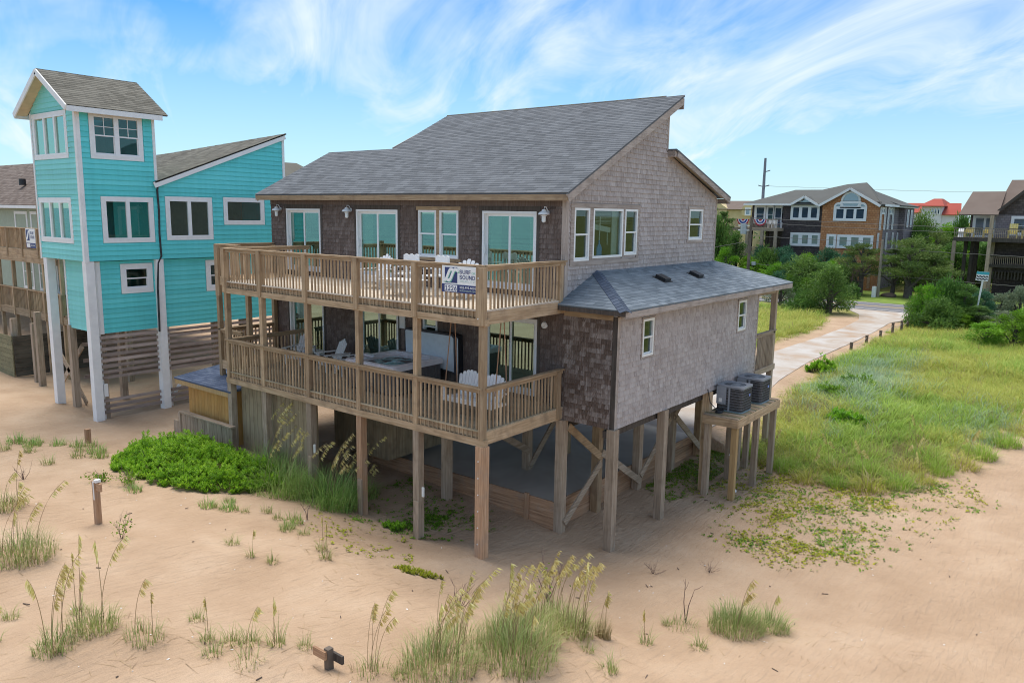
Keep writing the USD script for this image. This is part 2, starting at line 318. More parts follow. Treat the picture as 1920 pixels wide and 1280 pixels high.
plain('paddle_blue', (0.01, 0.24, 0.62), 0.35, noise=0.02)
plain('pvc', (0.74, 0.74, 0.72), 0.4, noise=0.03)
plain('lamp_glass', (0.70, 0.72, 0.72), 0.25, noise=0.02)
plain('interior', (0.34, 0.33, 0.29), 0.8, noise=0.05)
plain('interior_floor', (0.14, 0.11, 0.08), 0.6, noise=0.08)
plain('curtain', (0.42, 0.46, 0.40), 0.9, noise=0.06)
plain('blind', (0.50, 0.56, 0.55), 0.6, noise=0.03)
plain('beige', (0.42, 0.34, 0.22), 0.8, noise=0.08)
plain('cream', (0.62, 0.49, 0.26), 0.7, noise=0.05, scale=0.6)
plain('white_wall', (0.66, 0.65, 0.66), 0.7, noise=0.05, scale=0.6)
plain('sage', (0.36, 0.42, 0.33), 0.75, noise=0.06)
plain('yellow_chair', (0.72, 0.60, 0.22), 0.5, noise=0.04)
plain('blue_sign', (0.05, 0.38, 0.45), 0.5, noise=0.04)
plain('red_cloth', (0.55, 0.03, 0.06), 0.8); plain('blue_cloth', (0.04, 0.06, 0.30), 0.8)
plain('pole_wood', (0.17, 0.13, 0.10), 0.9, noise=0.2, scale=3)
plain('pole_pale', (0.32, 0.27, 0.21), 0.9, noise=0.15, scale=3)
plain('pole_steel', (0.19, 0.20, 0.25), 0.6)
plain('cable', (0.03, 0.03, 0.033), 0.7); plain('wire', (0.16, 0.15, 0.14), 0.7)
plain('bark', (0.10, 0.082, 0.068), 0.95, noise=0.2, scale=5)
plain('dry_stem', (0.19, 0.125, 0.10), 0.95, noise=0.2, scale=8)
plain('shell', (0.75, 0.72, 0.68), 0.6); plain('driftwood', (0.12, 0.085, 0.065), 0.9)

def far_shingle(name, c1, c2, mortar, scale, blotch):
    mat(name, {'g': ('geometry', {}), 'sep': ('separate_xyz', {}), 'sum': ('math', {'math_type': 'add'}), 'cb': ('combine_xyz', {}),
               'b': ('brick_texture', {'scale': scale, 'color1': c1, 'color2': c2, 'mortar': mortar, 'mortar_size': 0.035, 'brick_width': 0.9, 'row_height': 0.62}),
               'n': ('noise_texture', {'scale': 0.55, 'detail': 5.0, 'roughness': 0.65}), 'br': ('map_range', {'from_min': 0.48, 'from_max': 0.72, 'to_max': 0.6, 'clamp': True}),
               'mx': ('mix_color', {'b': blotch}), 'p': ('principled_bsdf', {'roughness': 0.9})},
        [('g.position', 'sep.vector'), ('sep.x', 'sum.value1'), ('sep.y', 'sum.value2'), ('sum.value', 'cb.x'), ('sep.z', 'cb.y'), ('cb.vector', 'b.vector'), ('g.position', 'n.vector'), ('n.fac', 'br.value'),
         ('br.result', 'mx.fac'), ('b.color', 'mx.a'), ('mx.result', 'p.base_color')])
far_shingle('far_orange', (0.46, 0.20, 0.085), (0.60, 0.30, 0.14), (0.22, 0.09, 0.04), 2.6, (0.34, 0.13, 0.05))
far_shingle('far_dark', (0.055, 0.042, 0.042), (0.095, 0.075, 0.072), (0.03, 0.022, 0.022), 2.6, (0.05, 0.038, 0.036))
far_shingle('far_gray', (0.22, 0.19, 0.20), (0.31, 0.27, 0.28), (0.11, 0.095, 0.10), 2.6, (0.20, 0.17, 0.175))
far_shingle('far_brown', (0.085, 0.065, 0.058), (0.15, 0.12, 0.11), (0.05, 0.04, 0.036), 2.6, (0.07, 0.055, 0.05))

def pane(name, tint, refl, base=0.22, ior=1.55):
    """Window glass: sees through with a tint, mirrors more at a slant."""
    mat(name, {'t': ('transparent_bsdf', {'color': tint}), 'gl': ('glossy_bsdf', {'color': refl, 'roughness': 0.0}), 'fr': ('fresnel', {'ior': ior}),
               'm': ('math', {'math_type': 'add', 'value2': base, 'use_clamp': True}), 'ge': ('geometry', {}), 'iv': ('math', {'math_type': 'subtract', 'value1': 1.0}), 'mb': ('math', {'math_type': 'multiply'}), 'mc': ('mix_closure', {})},
        [('fr.fac', 'm.value1'), ('m.value', 'mb.value1'), ('ge.backfacing', 'iv.value2'), ('iv.value', 'mb.value2'), ('mb.value', 'mc.fac'), ('t.BSDF', 'mc.closure1'), ('gl.BSDF', 'mc.closure2')], surface='mc.closure')
pane('glass_green', (0.70, 0.82, 0.74), (0.58, 0.84, 0.74), 0.42)
pane('glass', (0.72, 0.78, 0.76), (0.75, 0.92, 0.92), 0.04)
pane('glass_far', (0.80, 0.86, 0.90), (0.60, 0.72, 0.82), 0.22)

mat('tub_water', {'g': ('geometry', {}), 'n': ('noise_texture', {'scale': 9.0, 'detail': 4.0, 'distortion': 1.2}), 'bp': ('bump', {'strength': 0.6, 'distance': 0.02}),
                  'r': ('rgb_ramp', {'ramp': [(0.35, (0.16, 0.36, 0.38)), (0.62, (0.30, 0.52, 0.53)), (0.75, (0.6, 0.72, 0.72))]}),
                  'p': ('principled_bsdf', {'roughness': 0.08, 'ior': 1.33})},
    [('g.position', 'n.vector'), ('n.fac', 'bp.height'), ('n.fac', 'r.fac'), ('r.color', 'p.base_color'), ('bp.normal', 'p.normal')])
mat('sea', {'g': ('geometry', {}), 'mp': ('mapping', {'mapping_type': 'point', 'scale': (0.35, 0.09, 1.0)}), 'n': ('noise_texture', {'scale': 1.0, 'detail': 6.0, 'roughness': 0.6}),
            'bp': ('bump', {'strength': 0.7, 'distance': 0.5}), 'sep': ('separate_xyz', {}), 'w': ('noise_texture', {'scale': 0.03, 'detail': 2.0}), 'wm': ('math', {'math_type': 'multiply_add', 'value2': 60.0}),
            'cb': ('combine_xyz', {}), 'wv': ('noise_texture', {'scale': 0.085, 'detail': 5.0, 'roughness': 0.7}), 'r': ('rgb_ramp', {'ramp': [(0.36, (0.018, 0.075, 0.062)), (0.60, (0.095, 0.225, 0.185)), (0.67, (0.14, 0.27, 0.23)), (0.71, (0.7, 0.74, 0.72))]}),
            'p': ('principled_bsdf', {'roughness': 0.22, 'ior': 1.33})},
    [('g.position', 'mp.vector'), ('mp.vector', 'n.vector'), ('n.fac', 'bp.height'), ('g.position', 'sep.vector'), ('g.position', 'w.vector'), ('w.fac', 'wm.value1'), ('sep.x', 'wm.value3'), ('wm.value', 'cb.x'),
     ('cb.vector', 'wv.vector'), ('wv.fac', 'r.fac'), ('r.color', 'p.base_color'), ('bp.normal', 'p.normal')])

def leaf(name, dark, mid, light, trans=0.35, scale=1.6, rough=0.6, huevar=0.012):
    mat(name, {'g': ('geometry', {}), 'n': ('noise_texture', {'scale': scale, 'detail': 3.0}), 'at': ('attribute', {'attribute': 'tone'}), 'oi': ('object_info', {}),
               'm1': ('math', {'math_type': 'multiply_add', 'value2': 0.55}), 'm0': ('math', {'math_type': 'multiply_add', 'value2': 0.5, 'value3': -0.02}),
               'r': ('rgb_ramp', {'ramp': [(0.15, dark), (0.5, mid), (0.85, light)]}), 'hv': ('map_range', {'to_min': 0.5-huevar, 'to_max': 0.5+huevar}), 'hs': ('hsv', {}),
               'p': ('principled_bsdf', {'roughness': rough, 'specular_ior_level': 0.3}), 't': ('translucent_bsdf', {}), 'mc': ('mix_closure', {'fac': trans})},
        [('g.position', 'n.vector'), ('n.fac', 'm0.value1'), ('at.fac', 'm1.value1'), ('m0.value', 'm1.value3'), ('m1.value', 'r.fac'), ('oi.random', 'hv.value'), ('hv.result', 'hs.hue'), ('r.color', 'hs.color'),
         ('hs.color', 'p.base_color'), ('hs.color', 't.color'), ('p.BSDF', 'mc.closure1'), ('t.BSDF', 'mc.closure2')], surface='mc.closure')
leaf('oat_green', (0.17, 0.21, 0.06), (0.33, 0.39, 0.12), (0.54, 0.56, 0.25))
leaf('oat_dense', (0.14, 0.24, 0.05), (0.3, 0.46, 0.11), (0.5, 0.64, 0.22))
leaf('oat_tan', (0.24, 0.17, 0.09), (0.42, 0.32, 0.17), (0.58, 0.47, 0.27))
leaf('oat_seed', (0.5, 0.41, 0.13), (0.72, 0.62, 0.25), (0.85, 0.78, 0.42), trans=0.4)
leaf('bush_leaf', (0.045, 0.13, 0.008), (0.18, 0.4, 0.018), (0.4, 0.64, 0.05), scale=2.2)
leaf('vine_yellow', (0.16, 0.17, 0.014), (0.34, 0.36, 0.02), (0.55, 0.52, 0.035))
leaf('vine_green', (0.07, 0.16, 0.012), (0.16, 0.3, 0.022), (0.3, 0.44, 0.05))
leaf('field_yellow', (0.27, 0.29, 0.04), (0.46, 0.48, 0.08), (0.62, 0.61, 0.16), scale=0.5)
leaf('field_green', (0.17, 0.27, 0.03), (0.32, 0.46, 0.06), (0.48, 0.6, 0.13), scale=0.5)
leaf('field_blue', (0.16, 0.26, 0.14), (0.29, 0.41, 0.24), (0.44, 0.55, 0.36), scale=0.5)
leaf('field_brown', (0.19, 0.14, 0.06), (0.34, 0.26, 0.13), (0.47, 0.38, 0.21), scale=0.5)
leaf('juniper', (0.035, 0.085, 0.016), (0.105, 0.205, 0.038), (0.235, 0.38, 0.08), scale=0.9)
leaf('pine', (0.045, 0.085, 0.02), (0.13, 0.2, 0.045), (0.29, 0.35, 0.1), scale=0.9)
leaf('bright_shrub', (0.06, 0.15, 0.008), (0.16, 0.34, 0.018), (0.32, 0.52, 0.04), scale=0.9)
leaf('gray_shrub', (0.1, 0.135, 0.07), (0.21, 0.26, 0.15), (0.36, 0.4, 0.26), scale=0.9)
leaf('blue_cedar', (0.03, 0.09, 0.05), (0.075, 0.2, 0.105), (0.17, 0.34, 0.2), scale=0.9)

# sand with grass soil where the mesh says so
mat('sand', {'g': ('geometry', {}), 'n': ('noise_texture', {'scale': 0.55, 'detail': 6.0, 'roughness': 0.6}), 'n2': ('noise_texture', {'scale': 60.0, 'detail': 4.0, 'roughness': 0.7}), 'n3': ('noise_texture', {'scale': 5.0, 'detail': 5.0, 'roughness': 0.6, 'distortion': 0.5}),
             'mp': ('mapping', {'mapping_type': 'point', 'rotation': (0, 0, 0.9), 'scale': (1.1, 6.0, 1.0)}), 'n4': ('noise_texture', {'scale': 1.6, 'detail': 4.0, 'distortion': 0.6}),
             'r': ('rgb_ramp', {'ramp': [(0.30, (0.395, 0.268, 0.174)), (0.52, (0.465, 0.325, 0.218)), (0.72, (0.525, 0.382, 0.266))]}),
             'fr': ('rgb_ramp', {'ramp': [(0.36, (0.80, 0.78, 0.76)), (0.5, (1.0, 1.0, 1.0)), (0.66, (1.10, 1.10, 1.10))]}), 'mm': ('mix_color', {'blend_type': 'multiply', 'fac': 0.75, 'use_clamp': False}),
             'v': ('voronoi_texture', {'scale': 16.0}), 'vr': ('rgb_ramp', {'ramp': [(0.0, (1, 1, 1)), (0.045, (1, 1, 1)), (0.055, (0, 0, 0))]}), 'vn': ('map_range', {'from_min': 0.52, 'from_max': 0.66, 'clamp': True}),
             'vm': ('math', {'math_type': 'multiply'}), 'sh': ('mix_color', {'b': (0.70, 0.64, 0.58)}),
             'at': ('attribute', {'attribute': 'tone'}), 'an': ('math', {'math_type': 'multiply_add', 'value2': 0.9, 'value3': -0.45}), 'aa': ('math', {'math_type': 'add'}), 'ar': ('map_range', {'from_min': 0.35, 'from_max': 0.65, 'clamp': True}),
             'gr': ('rgb_ramp', {'ramp': [(0.3, (0.12, 0.125, 0.035)), (0.5, (0.21, 0.215, 0.055)), (0.7, (0.32, 0.28, 0.12))]}), 'mg': ('mix_color', {}),
             'hh': ('math', {'math_type': 'multiply_add', 'value2': 0.25}), 'h2': ('math', {'math_type': 'multiply_add', 'value2': 1.4}), 'b0': ('math', {'math_type': 'multiply', 'value2': 1.2}),
             'v2': ('voronoi_texture', {'scale': 2.6, 'feature': 'smooth_f1', 'smoothness': 0.6}), 'vk': ('map_range', {'from_min': 0.05, 'from_max': 0.30, 'clamp': True}), 'tn': ('noise_texture', {'scale': 0.28, 'detail': 2.0}), 'tm': ('map_range', {'from_min': 0.50, 'from_max': 0.62, 'clamp': True}), 'vq': ('math', {'math_type': 'multiply'}), 'h3': ('math', {'math_type': 'multiply_add', 'value2': 1.1}),
             'bp': ('bump', {'strength': 0.6, 'distance': 0.06}),
             'p': ('principled_bsdf', {'roughness': 0.95, 'specular_ior_level': 0.15})},
    [('g.position', x+'.vector') for x in ('n', 'n2', 'n3', 'v', 'mp', 'v2', 'tn')] + [('mp.vector', 'n4.vector'), ('n.fac', 'r.fac'), ('n2.fac', 'fr.fac'), ('r.color', 'mm.a'), ('fr.color', 'mm.b'), ('v.distance', 'vr.fac'), ('n.fac', 'vn.value'), ('vr.color', 'vm.value1'), ('vn.result', 'vm.value2'),
     ('vm.value', 'sh.fac'), ('mm.result', 'sh.a'), ('n3.fac', 'an.value1'), ('an.value', 'aa.value1'), ('at.fac', 'aa.value2'), ('aa.value', 'ar.value'), ('n.fac', 'gr.fac'), ('ar.result', 'mg.fac'), ('sh.result', 'mg.a'), ('gr.color', 'mg.b'),
     ('mg.result', 'p.base_color'), ('n3.fac', 'b0.value1'), ('n2.fac', 'hh.value1'), ('b0.value', 'hh.value3'), ('n4.fac', 'h2.value1'), ('hh.value', 'h2.value3'), ('v2.distance', 'vk.value'), ('tn.fac', 'tm.value'), ('vk.result', 'vq.value1'), ('tm.result', 'vq.value2'), ('vq.value', 'h3.value1'), ('h2.value', 'h3.value3'), ('h3.value', 'bp.height'), ('bp.normal', 'p.normal')])
mat('concrete', {'g': ('geometry', {}), 'n': ('noise_texture', {'scale': 0.5, 'detail': 7.0, 'roughness': 0.62, 'distortion': 0.5}), 'n2': ('noise_texture', {'scale': 45.0, 'detail': 3.0}),
                 'r': ('rgb_ramp', {'ramp': [(0.32, (0.40, 0.28, 0.19)), (0.45, (0.43, 0.36, 0.30)), (0.62, (0.50, 0.465, 0.43))]}), 'f': ('rgb_ramp', {'ramp': [(0.3, (0.86, 0.86, 0.86)), (0.7, (1.08, 1.08, 1.08))]}),
                 'mm': ('mix_color', {'blend_type': 'multiply', 'fac': 1.0, 'use_clamp': False}), 'p': ('principled_bsdf', {'roughness': 0.9, 'specular_ior_level': 0.2})},
    [('g.position', 'n.vector'), ('g.position', 'n2.vector'), ('n.fac', 'r.fac'), ('n2.fac', 'f.fac'), ('r.color', 'mm.a'), ('f.color', 'mm.b'), ('mm.result', 'p.base_color')])
mat('slab', {'g': ('geometry', {}), 'n': ('noise_texture', {'scale': 0.45, 'detail': 7.0, 'roughness': 0.62, 'distortion': 0.8}), 'r': ('rgb_ramp', {'ramp': [(0.3, (0.42, 0.36, 0.30)), (0.5, (0.51, 0.455, 0.39)), (0.7, (0.60, 0.55, 0.48))]}),
             'p': ('principled_bsdf', {'roughness': 0.8})}, [('g.position', 'n.vector'), ('n.fac', 'r.fac'), ('r.color', 'p.base_color')])
plain('asphalt', (0.165, 0.16, 0.17), 0.9, noise=0.08, scale=2.0)
plain('paint_yellow', (0.58, 0.38, 0.09), 0.7); plain('paint_white', (0.62, 0.62, 0.62), 0.7)
plain('lawn', (0.17, 0.25, 0.03), 0.9, noise=0.15, scale=0.8)
plain('rope_pale', (0.45, 0.42, 0.36), 0.9)
plain('far_blind', (0.17, 0.22, 0.27), 0.6, noise=0.1, scale=0.7)

# ---------------------------------------------------------------- the lie of the land
CP = np.array([
 (0,0,-.50),(0,2,-.62),(0,4,-.55),(0,6.2,-.38),(0,8.3,-.10),(0,10.2,.05),(3.1,-1.6,-.93),(5.9,-1.6,-.93),(8.8,-1.6,-.97),(8.9,-2.6,-.95),(10.9,-2.4,-.95),(12.8,-2.2,-.88),
 (3.1,0,-.85),(3.1,2,-.66),(3.1,4.2,-.58),(3.1,7.4,-.42),(5,0,-.85),(9.5,0,-.82),(12,0,-.84),(6,3,-.6),(9,5,-.6),(6,9,-.4),(9,10,-.4),(14,4,-.5),(12,8,-.5),
 (-.5,12.9,.05),(-1.2,16.5,.06),(-1.2,20,.16),(1.3,16.5,.07),(-.3,24,.1),(-.3,26.4,.1),(-2.9,13.6,.15),(3,14,.0),(5,17,.0),(4,22,.05),(-5,30,.35),(-3,20,.3),(-5.3,18,.4),
 (-5.8,6.3,.5),(-4.0,9.8,.38),(-2.2,9.3,.18),(-1.6,7.4,-.02),(-1.8,5.0,.02),(-1.9,3.2,-.12),(-1.9,1.2,-.22),(-1.6,-.6,-.36),(-.6,-1.9,-.58),(1.2,-3.0,-.76),(3.2,-4.6,-.82),
 (-4.5,4.2,.45),(-4.2,1.5,.38),(-3.9,-.5,.22),(-3.3,-2.2,.05),(-2,-4,-.18),(0,-5.6,-.45),(2.5,-7.5,-.62),(6,-4.2,-.90),(6.5,-7.5,-.80),(9.5,-4.4,-.88),(10,-7.5,-.76),
 (-7.5,3,.75),(-7.2,0,.78),(-6.2,-2.6,.66),(-5,-5,.45),(-3,-7.5,.15),(0,-9.5,-.2),(4,-11,-.45),(-9.5,2,1.0),(-9,-2,1.05),(-8,-6,.9),(-6,-10,.5),(-9,8,.8),(-10,14,.7),(-12,22,.6),(-14,0,1.1),(-14,-10,1.0),(-14,10,1.0),
 (13.5,-5,-.72),(16,-3,-.58),(16,-7.5,-.6),(22,-8,-.45),(22,-3,-.40),(20,0,-.45),(30,-2,-.38),(30,-10,-.42),(40,-4,-.38),(25,3,-.46),(25,8,-.42),(35,3.5,-.44),(40,8,-.4),(20,-14,-.5),(12,-14,-.5),
 (-20,0,.6),(-20,-15,.6),(-20,20,.6),(-28,0,-.3),(-28,25,-.3),(-28,-25,-.3),(55,3,-.43),(60,-20,-.4),(60,30,-.4),(30,25,-.2),(20,-30,-.4),(10,40,.1),(-10,45,.5),(0,-30,-.1)], float)
_rbf = RBFInterpolator(CP[:, :2], CP[:, 2], kernel='thin_plate_spline', smoothing=0.02)
# sand piled up by the grass clumps, and a few hollows
MOUNDS = [(.6, -6.0, .14, .8), (-4.1, -4.1, .20, 1.0), (-3.2, -3.8, .16, .9), (-5.2, -3.6, .12, .8), (-2.2, -4.1, .12, .6), (-8.4, .6, .16, .9), (-7.9, -.1, .10, .7), (-7.9, 4.6, .22, 1.1), (-6.9, 8.0, .16, 1.0), (-6.6, -1.4, .10, .7), (-3.6, 13.4, .12, 1.2),
          (-5.2, 1.4, -.10, 1.2), (-3.4, 0.2, .10, 1.0), (-5.6, 3.6, .08, .9), (2.6, -5.6, -.08, 1.2), (4.6, -8.2, .08, 1.0), (1.2, -8.6, .10, 1.3), (-2.6, 2.2, .10, .8), (-.9, -.9, -.06, .7), (7.5, -4.6, .07, .8)]
def H(x, y):
    x, y = np.broadcast_arrays(np.asarray(x, float), np.asarray(y, float)); sh = x.shape; x, y = x.ravel(), y.ravel()
    z = np.empty(len(x))
    xc, yc = np.clip(x, -30, 60), np.clip(y, -30, 42)
    for i in range(0, len(x), 60000): z[i:i+60000] = _rbf(np.c_[xc[i:i+60000], yc[i:i+60000]])
    far = np.clip(np.hypot(np.maximum(0, np.abs(x-15)-45), np.maximum(0, np.abs(y-6)-36))/25, 0, 1)
    z = z*(1-far) + np.where(x < 0, -0.4, -0.42)*far
    z = np.where(x < -26, np.maximum(-3.5, np.minimum(z, -0.1-(-26-x)*0.085)), z)
    p = np.c_[x, y, 0*x]
    near = np.clip((62-x)/20, 0, 1)*np.clip((x+45)/20, 0, 1)
    z = z + near*(0.13*(meshkit.fbm(p*0.55, 3, 5)-0.5) + 0.055*(meshkit.fbm(p*2.2, 3, 9)-0.5))
    for mx, my, ma, mr in MOUNDS: z = z + ma*np.exp(-(((x-mx)**2+(y-my)**2)/mr**2))
    return z.reshape(sh)
def h(x, y): return float(H([x], [y])[0])

# right-hand field and the field left of the drive
FIELD = Polygon([(12.8,-.6),(12.9,-2.0),(11.9,-3.3),(11.4,-4.9),(12.1,-6.5),(13.8,-7.2),(16.5,-7.7),(18.5,-8.3),(21.5,-8.9),(25,-9.6),(32,-13),(45,-18),(59,-22),(59,1.3),(52,1.6),(45,1.5),(38,1.3),(30,1.1),(24,.7),(20,.2),(16,-.3)])
FIELD2 = Polygon([(21,6.2),(26,5.4),(33,5.6),(40,5.2),(45,5.4),(50,6.4),(57,8.5),(58,30),(30,30),(18,22),(17,12)])
GREENP = [FIELD, FIELD2]
edge = lambda x: (np.interp(x, [12, 16, 20, 24, 30, 40, 46, 52, 58, 60.4], [0.2, .3, .7, 1.35, 1.85, 1.95, 2.15, 2.5, 1.0, -1.5]), np.interp(x, [12, 16, 20, 24, 30, 40, 46, 52, 56, 60.4], [7.2, 6.8, 5.8, 4.9, 4.5, 4.3, 4.4, 4.8, 5.8, 8.0]))
def build_ground():
    def axis(lo, hi, fa, fb, step, grow=1.16):
        a = list(np.arange(fa, fb+1e-6, step)); s = step; x = fb
        while x < hi: s *= grow; x += s; a.append(x)
        s = step; x = fa
        while x > lo: s *= grow; x -= s; a.insert(0, x)
        return np.array(a)
    xs, ys = axis(-260, 6000, -11, 26, 0.14), axis(-5000, 5000, -13, 20, 0.14)
    X, Y = np.meshgrid(xs, ys, indexing='ij'); Z = H(X, Y)
    # keep the sand below the slab and the drive
    inside = (X > 3.25) & (X < 12.6) & (Y > 0.3) & (Y < 7.4); Z = np.where(inside, np.minimum(Z, -0.45), Z)
    lo, hi = edge(X); zs = -0.21-0.0042*np.clip(X-12, 0, 48); dd = np.maximum(lo-Y, Y-hi); on = (X > 12.6) & (X < 60.5)
    Z = np.where(on & (dd < 1.4) & (dd >= -.3), (zs-.03)+(Z-zs+.03)*np.clip(dd/1.4, 0, 1), Z); Z = np.where(on & (dd < -.3), zs-.16, Z)
    road = (X > 58) & (X < 69); Z = np.where(road, np.minimum(Z, -0.50), Z)
    pts = shapely.points(X.ravel(), Y.ravel())
    tone = np.full(len(pts), 0.0)
    for g in GREENP:
        d = shapely.distance(g, pts); dd = shapely.distance(g.boundary, pts)
        tone = np.maximum(tone, np.where(d > 0, np.clip(0.35-d*0.12, 0, 1), np.clip(0.35+dd*0.25, 0, 1)))
    tone = np.maximum(tone, np.clip((X.ravel()-50)/10, 0, 1)*1.0)
    tone = np.maximum(tone, np.clip((X.ravel()-20)/10, 0, 1)*np.clip((np.abs(Y.ravel()-5)-10)/10, 0, 1))
    n, m = len(xs), len(ys); i, j = np.meshgrid(np.arange(n-1), np.arange(m-1), indexing='ij')
    q = np.stack([i*m+j, (i+1)*m+j, (i+1)*m+j+1, i*m+j+1], -1).reshape(-1, 4)
    b = MB().add(np.c_[X.ravel(), Y.ravel(), Z.ravel()], q, tone)
    v, f = b.v[0], b.f[0]
    g = b.put('ground', 'sand', kind='structure')
    nn = usdkit.meshkit.arrays((v, f), True)[2]
    gm = UsdGeom.Mesh(g.prim); gm.CreateNormalsAttr(Vt.Vec3fArray.FromNumpy(nn.astype(np.float32))); gm.SetNormalsInterpolation('vertex')
build_ground()
MB().add([(-9000, -9000, -1.6), (-36, -9000, -1.6), (-36, 9000, -1.6), (-9000, 9000, -1.6)], [[0, 1, 2, 3]]).put('water', 'sea', kind='structure')

# concrete: carport slab and the drive in panels, then the road
rng = random.Random(4)
b = MB(); b.box((3.24, 0.16, -0.5), (12.0, 7.25, -0.20)); b.put('carport_slab', 'slab', kind='structure')
dr = thing('driveway', None, None, (12, 3, -.3), kind='structure')
cuts = [12.02, 15.2, 18.5, 22, 25.6, 29.2, 33, 36.6, 40.2, 43.8, 47.4, 51, 54.4, 57.6, 60.3]
for a, c in zip(cuts[:-1], cuts[1:]):
    xs_ = np.linspace(a+.02, c-.02, 5); lo, hi = edge(xs_); zt = -0.21-0.0042*np.clip(xs_-12, 0, 48)+rng.uniform(-.008, .008)
    pl = Polygon(list(zip(xs_, lo))+list(zip(xs_[::-1], hi[::-1])))
    MB().prism(Frame((0, 0, 0), (1, 0, 0), (0, 1, 0)), pl, -0.6, float(zt.mean())).put('concrete_panel', 'concrete', dr)
b = MB().box((60.4, -400, -0.55), (67.2, 400, -0.405)); b.put('road', 'asphalt', kind='structure')
mk = thing('road_marking', None, None, (64, 0, -.4), kind='structure')
for x, m_, w in ((63.72, 'paint_yellow', .13), (63.98, 'paint_yellow', .13), (61.0, 'paint_white', .12), (66.7, 'paint_white', .12)):
    MB().box((x-w/2, -400, -0.404), (x+w/2, 400, -0.400)).put('line', m_, mk)
b = MB().add([(67.25, -200, -.395), (79, -200, -.30), (79, 200, -.30), (67.25, 200, -.395)], [[0, 1, 2, 3]]); b.put('lawn', 'lawn', kind='structure')

# ---------------------------------------------------------------- windows and doors (shared)
def window(parent, F, a0, b0, a1, b1, lights=1, hung=False, casing=0.0, casing_mat=None, frame=0.06, glass='glass_green', paint='vinyl', muntin=False, name='window', mull=0.05, deep=0.0):
    """A framed opening in plane F; `lights` panes side by side, `hung` with a meeting rail, casing boards round it."""
    a0, a1 = min(a0, a1), max(a0, a1); c = casing
    if c:
        cb = MB(); cb.fbox(F, (a0-c, b1, 0), (a1+c, b1+c, .030)); cb.fbox(F, (a0-c, b0-c, 0), (a1+c, b0, .030))
        cb.fbox(F, (a0-c, b0, 0), (a0, b1, .027)); cb.fbox(F, (a1, b0, 0), (a1+c, b1, .027))
    fr = MB(); t = frame; z0, z1 = -.06, .034
    fr.fbox(F, (a0, b1-t, z0), (a1, b1, z1)); fr.fbox(F, (a0, b0, z0), (a1, b0+t, z1)); fr.fbox(F, (a0, b0+t, z0), (a0+t, b1-t, z1-.002)); fr.fbox(F, (a1-t, b0+t, z0), (a1, b1-t, z1-.002))
    w = (a1-a0-2*t-(lights-1)*mull)/lights
    for k in range(1, lights): x = a0+t+k*w+(k-1)*mull; fr.fbox(F, (x, b0+t, z0), (x+mull, b1-t, z1-.004))
    n = fr.put(name, paint, parent)
    if c: cb.put('casing', casing_mat or paint, n)
    for k in range(lights):
        x = a0+t+k*(w+mull); y0, y1 = b0+t, b1-t
        if hung:
            ym = (y0+y1)/2; s = MB()
            s.fbox(F, (x, ym-.02, -.03), (x+w, ym+.025, .018))
            for (u0, u1, q0, q1, d) in ((x, x+.025, y0, ym-.02, -.012), (x+w-.025, x+w, y0, ym-.02, -.012), (x+.025, x+w-.025, y0, y0+.035, -.012)): s.fbox(F, (u0, q0, -.04), (u1, q1, d))
            if muntin:
                s.fbox(F, (x+w/2-.01, ym+.025, -.03), (x+w/2+.01, y1, .004)); s.fbox(F, (x, (ym+y1)/2-.01, -.03), (x+w/2-.01, (ym+y1)/2+.01, .003)); s.fbox(F, (x+w/2+.01, (ym+y1)/2-.01, -.03), (x+w, (ym+y1)/2+.01, .003))
            s.put('sash', paint, n)
            MB().fbox(F, (x+.025, y0+.035, -.036), (x+w-.025, ym-.02, -.030)).put('pane', glass, n); MB().fbox(F, (x, ym+.025, -.026), (x+w, y1, -.020)).put('pane', glass, n)
        else: MB().fbox(F, (x, y0, -.030), (x+w, y1, -.024)).put('pane', glass, n)
    return n

def slider(parent, F, a0, b0, a1, b1, glass='glass_green', handle=True, open_=0.0):
    """Sliding glass door: outer frame, two sashes, handle."""
    a0, a1 = min(a0, a1), max(a0, a1); t = .065; fr = MB()
    fr.fbox(F, (a0, b1-t, -.10), (a1, b1, .04)); fr.fbox(F, (a0, b0, -.10), (a1, b0+.075, .05)); fr.fbox(F, (a0, b0+.075, -.10), (a0+t, b1-t, .038)); fr.fbox(F, (a1-t, b0+.075, -.10), (a1, b1-t, .038))
    n = fr.put('sliding_door', 'vinyl', parent); mid = (a0+a1)/2; s = .07
    for (x0, x1, d) in ((a0+t, mid+.035, -.055), (mid-.035, a1-t, -.02)):
        b = MB(); y0, y1 = b0+.075, b1-t
        b.fbox(F, (x0, y1-s, d-.03), (x1, y1, d)); b.fbox(F, (x0, y0, d-.03), (x1, y0+.10, d)); b.fbox(F, (x0, y0+.10, d-.03), (x0+s, y1-s, d)); b.fbox(F, (x1-s, y0+.10, d-.03), (x1, y1-s, d))
        k = b.put('sash', 'vinyl', n)
        MB().fbox(F, (x0+s, y0+.10, d-.018), (x1-s, y1-s, d-.012)).put('pane', glass, n)
    if handle: b = MB(); x = a0+t+.02; b.tube(F([(x, b0+.9, -.05), (x, b0+.92, .03), (x, b0+1.12, .03), (x, b0+1.14, -.05)]), .012, 6); b.put('handle', 'vinyl', n)
    return n

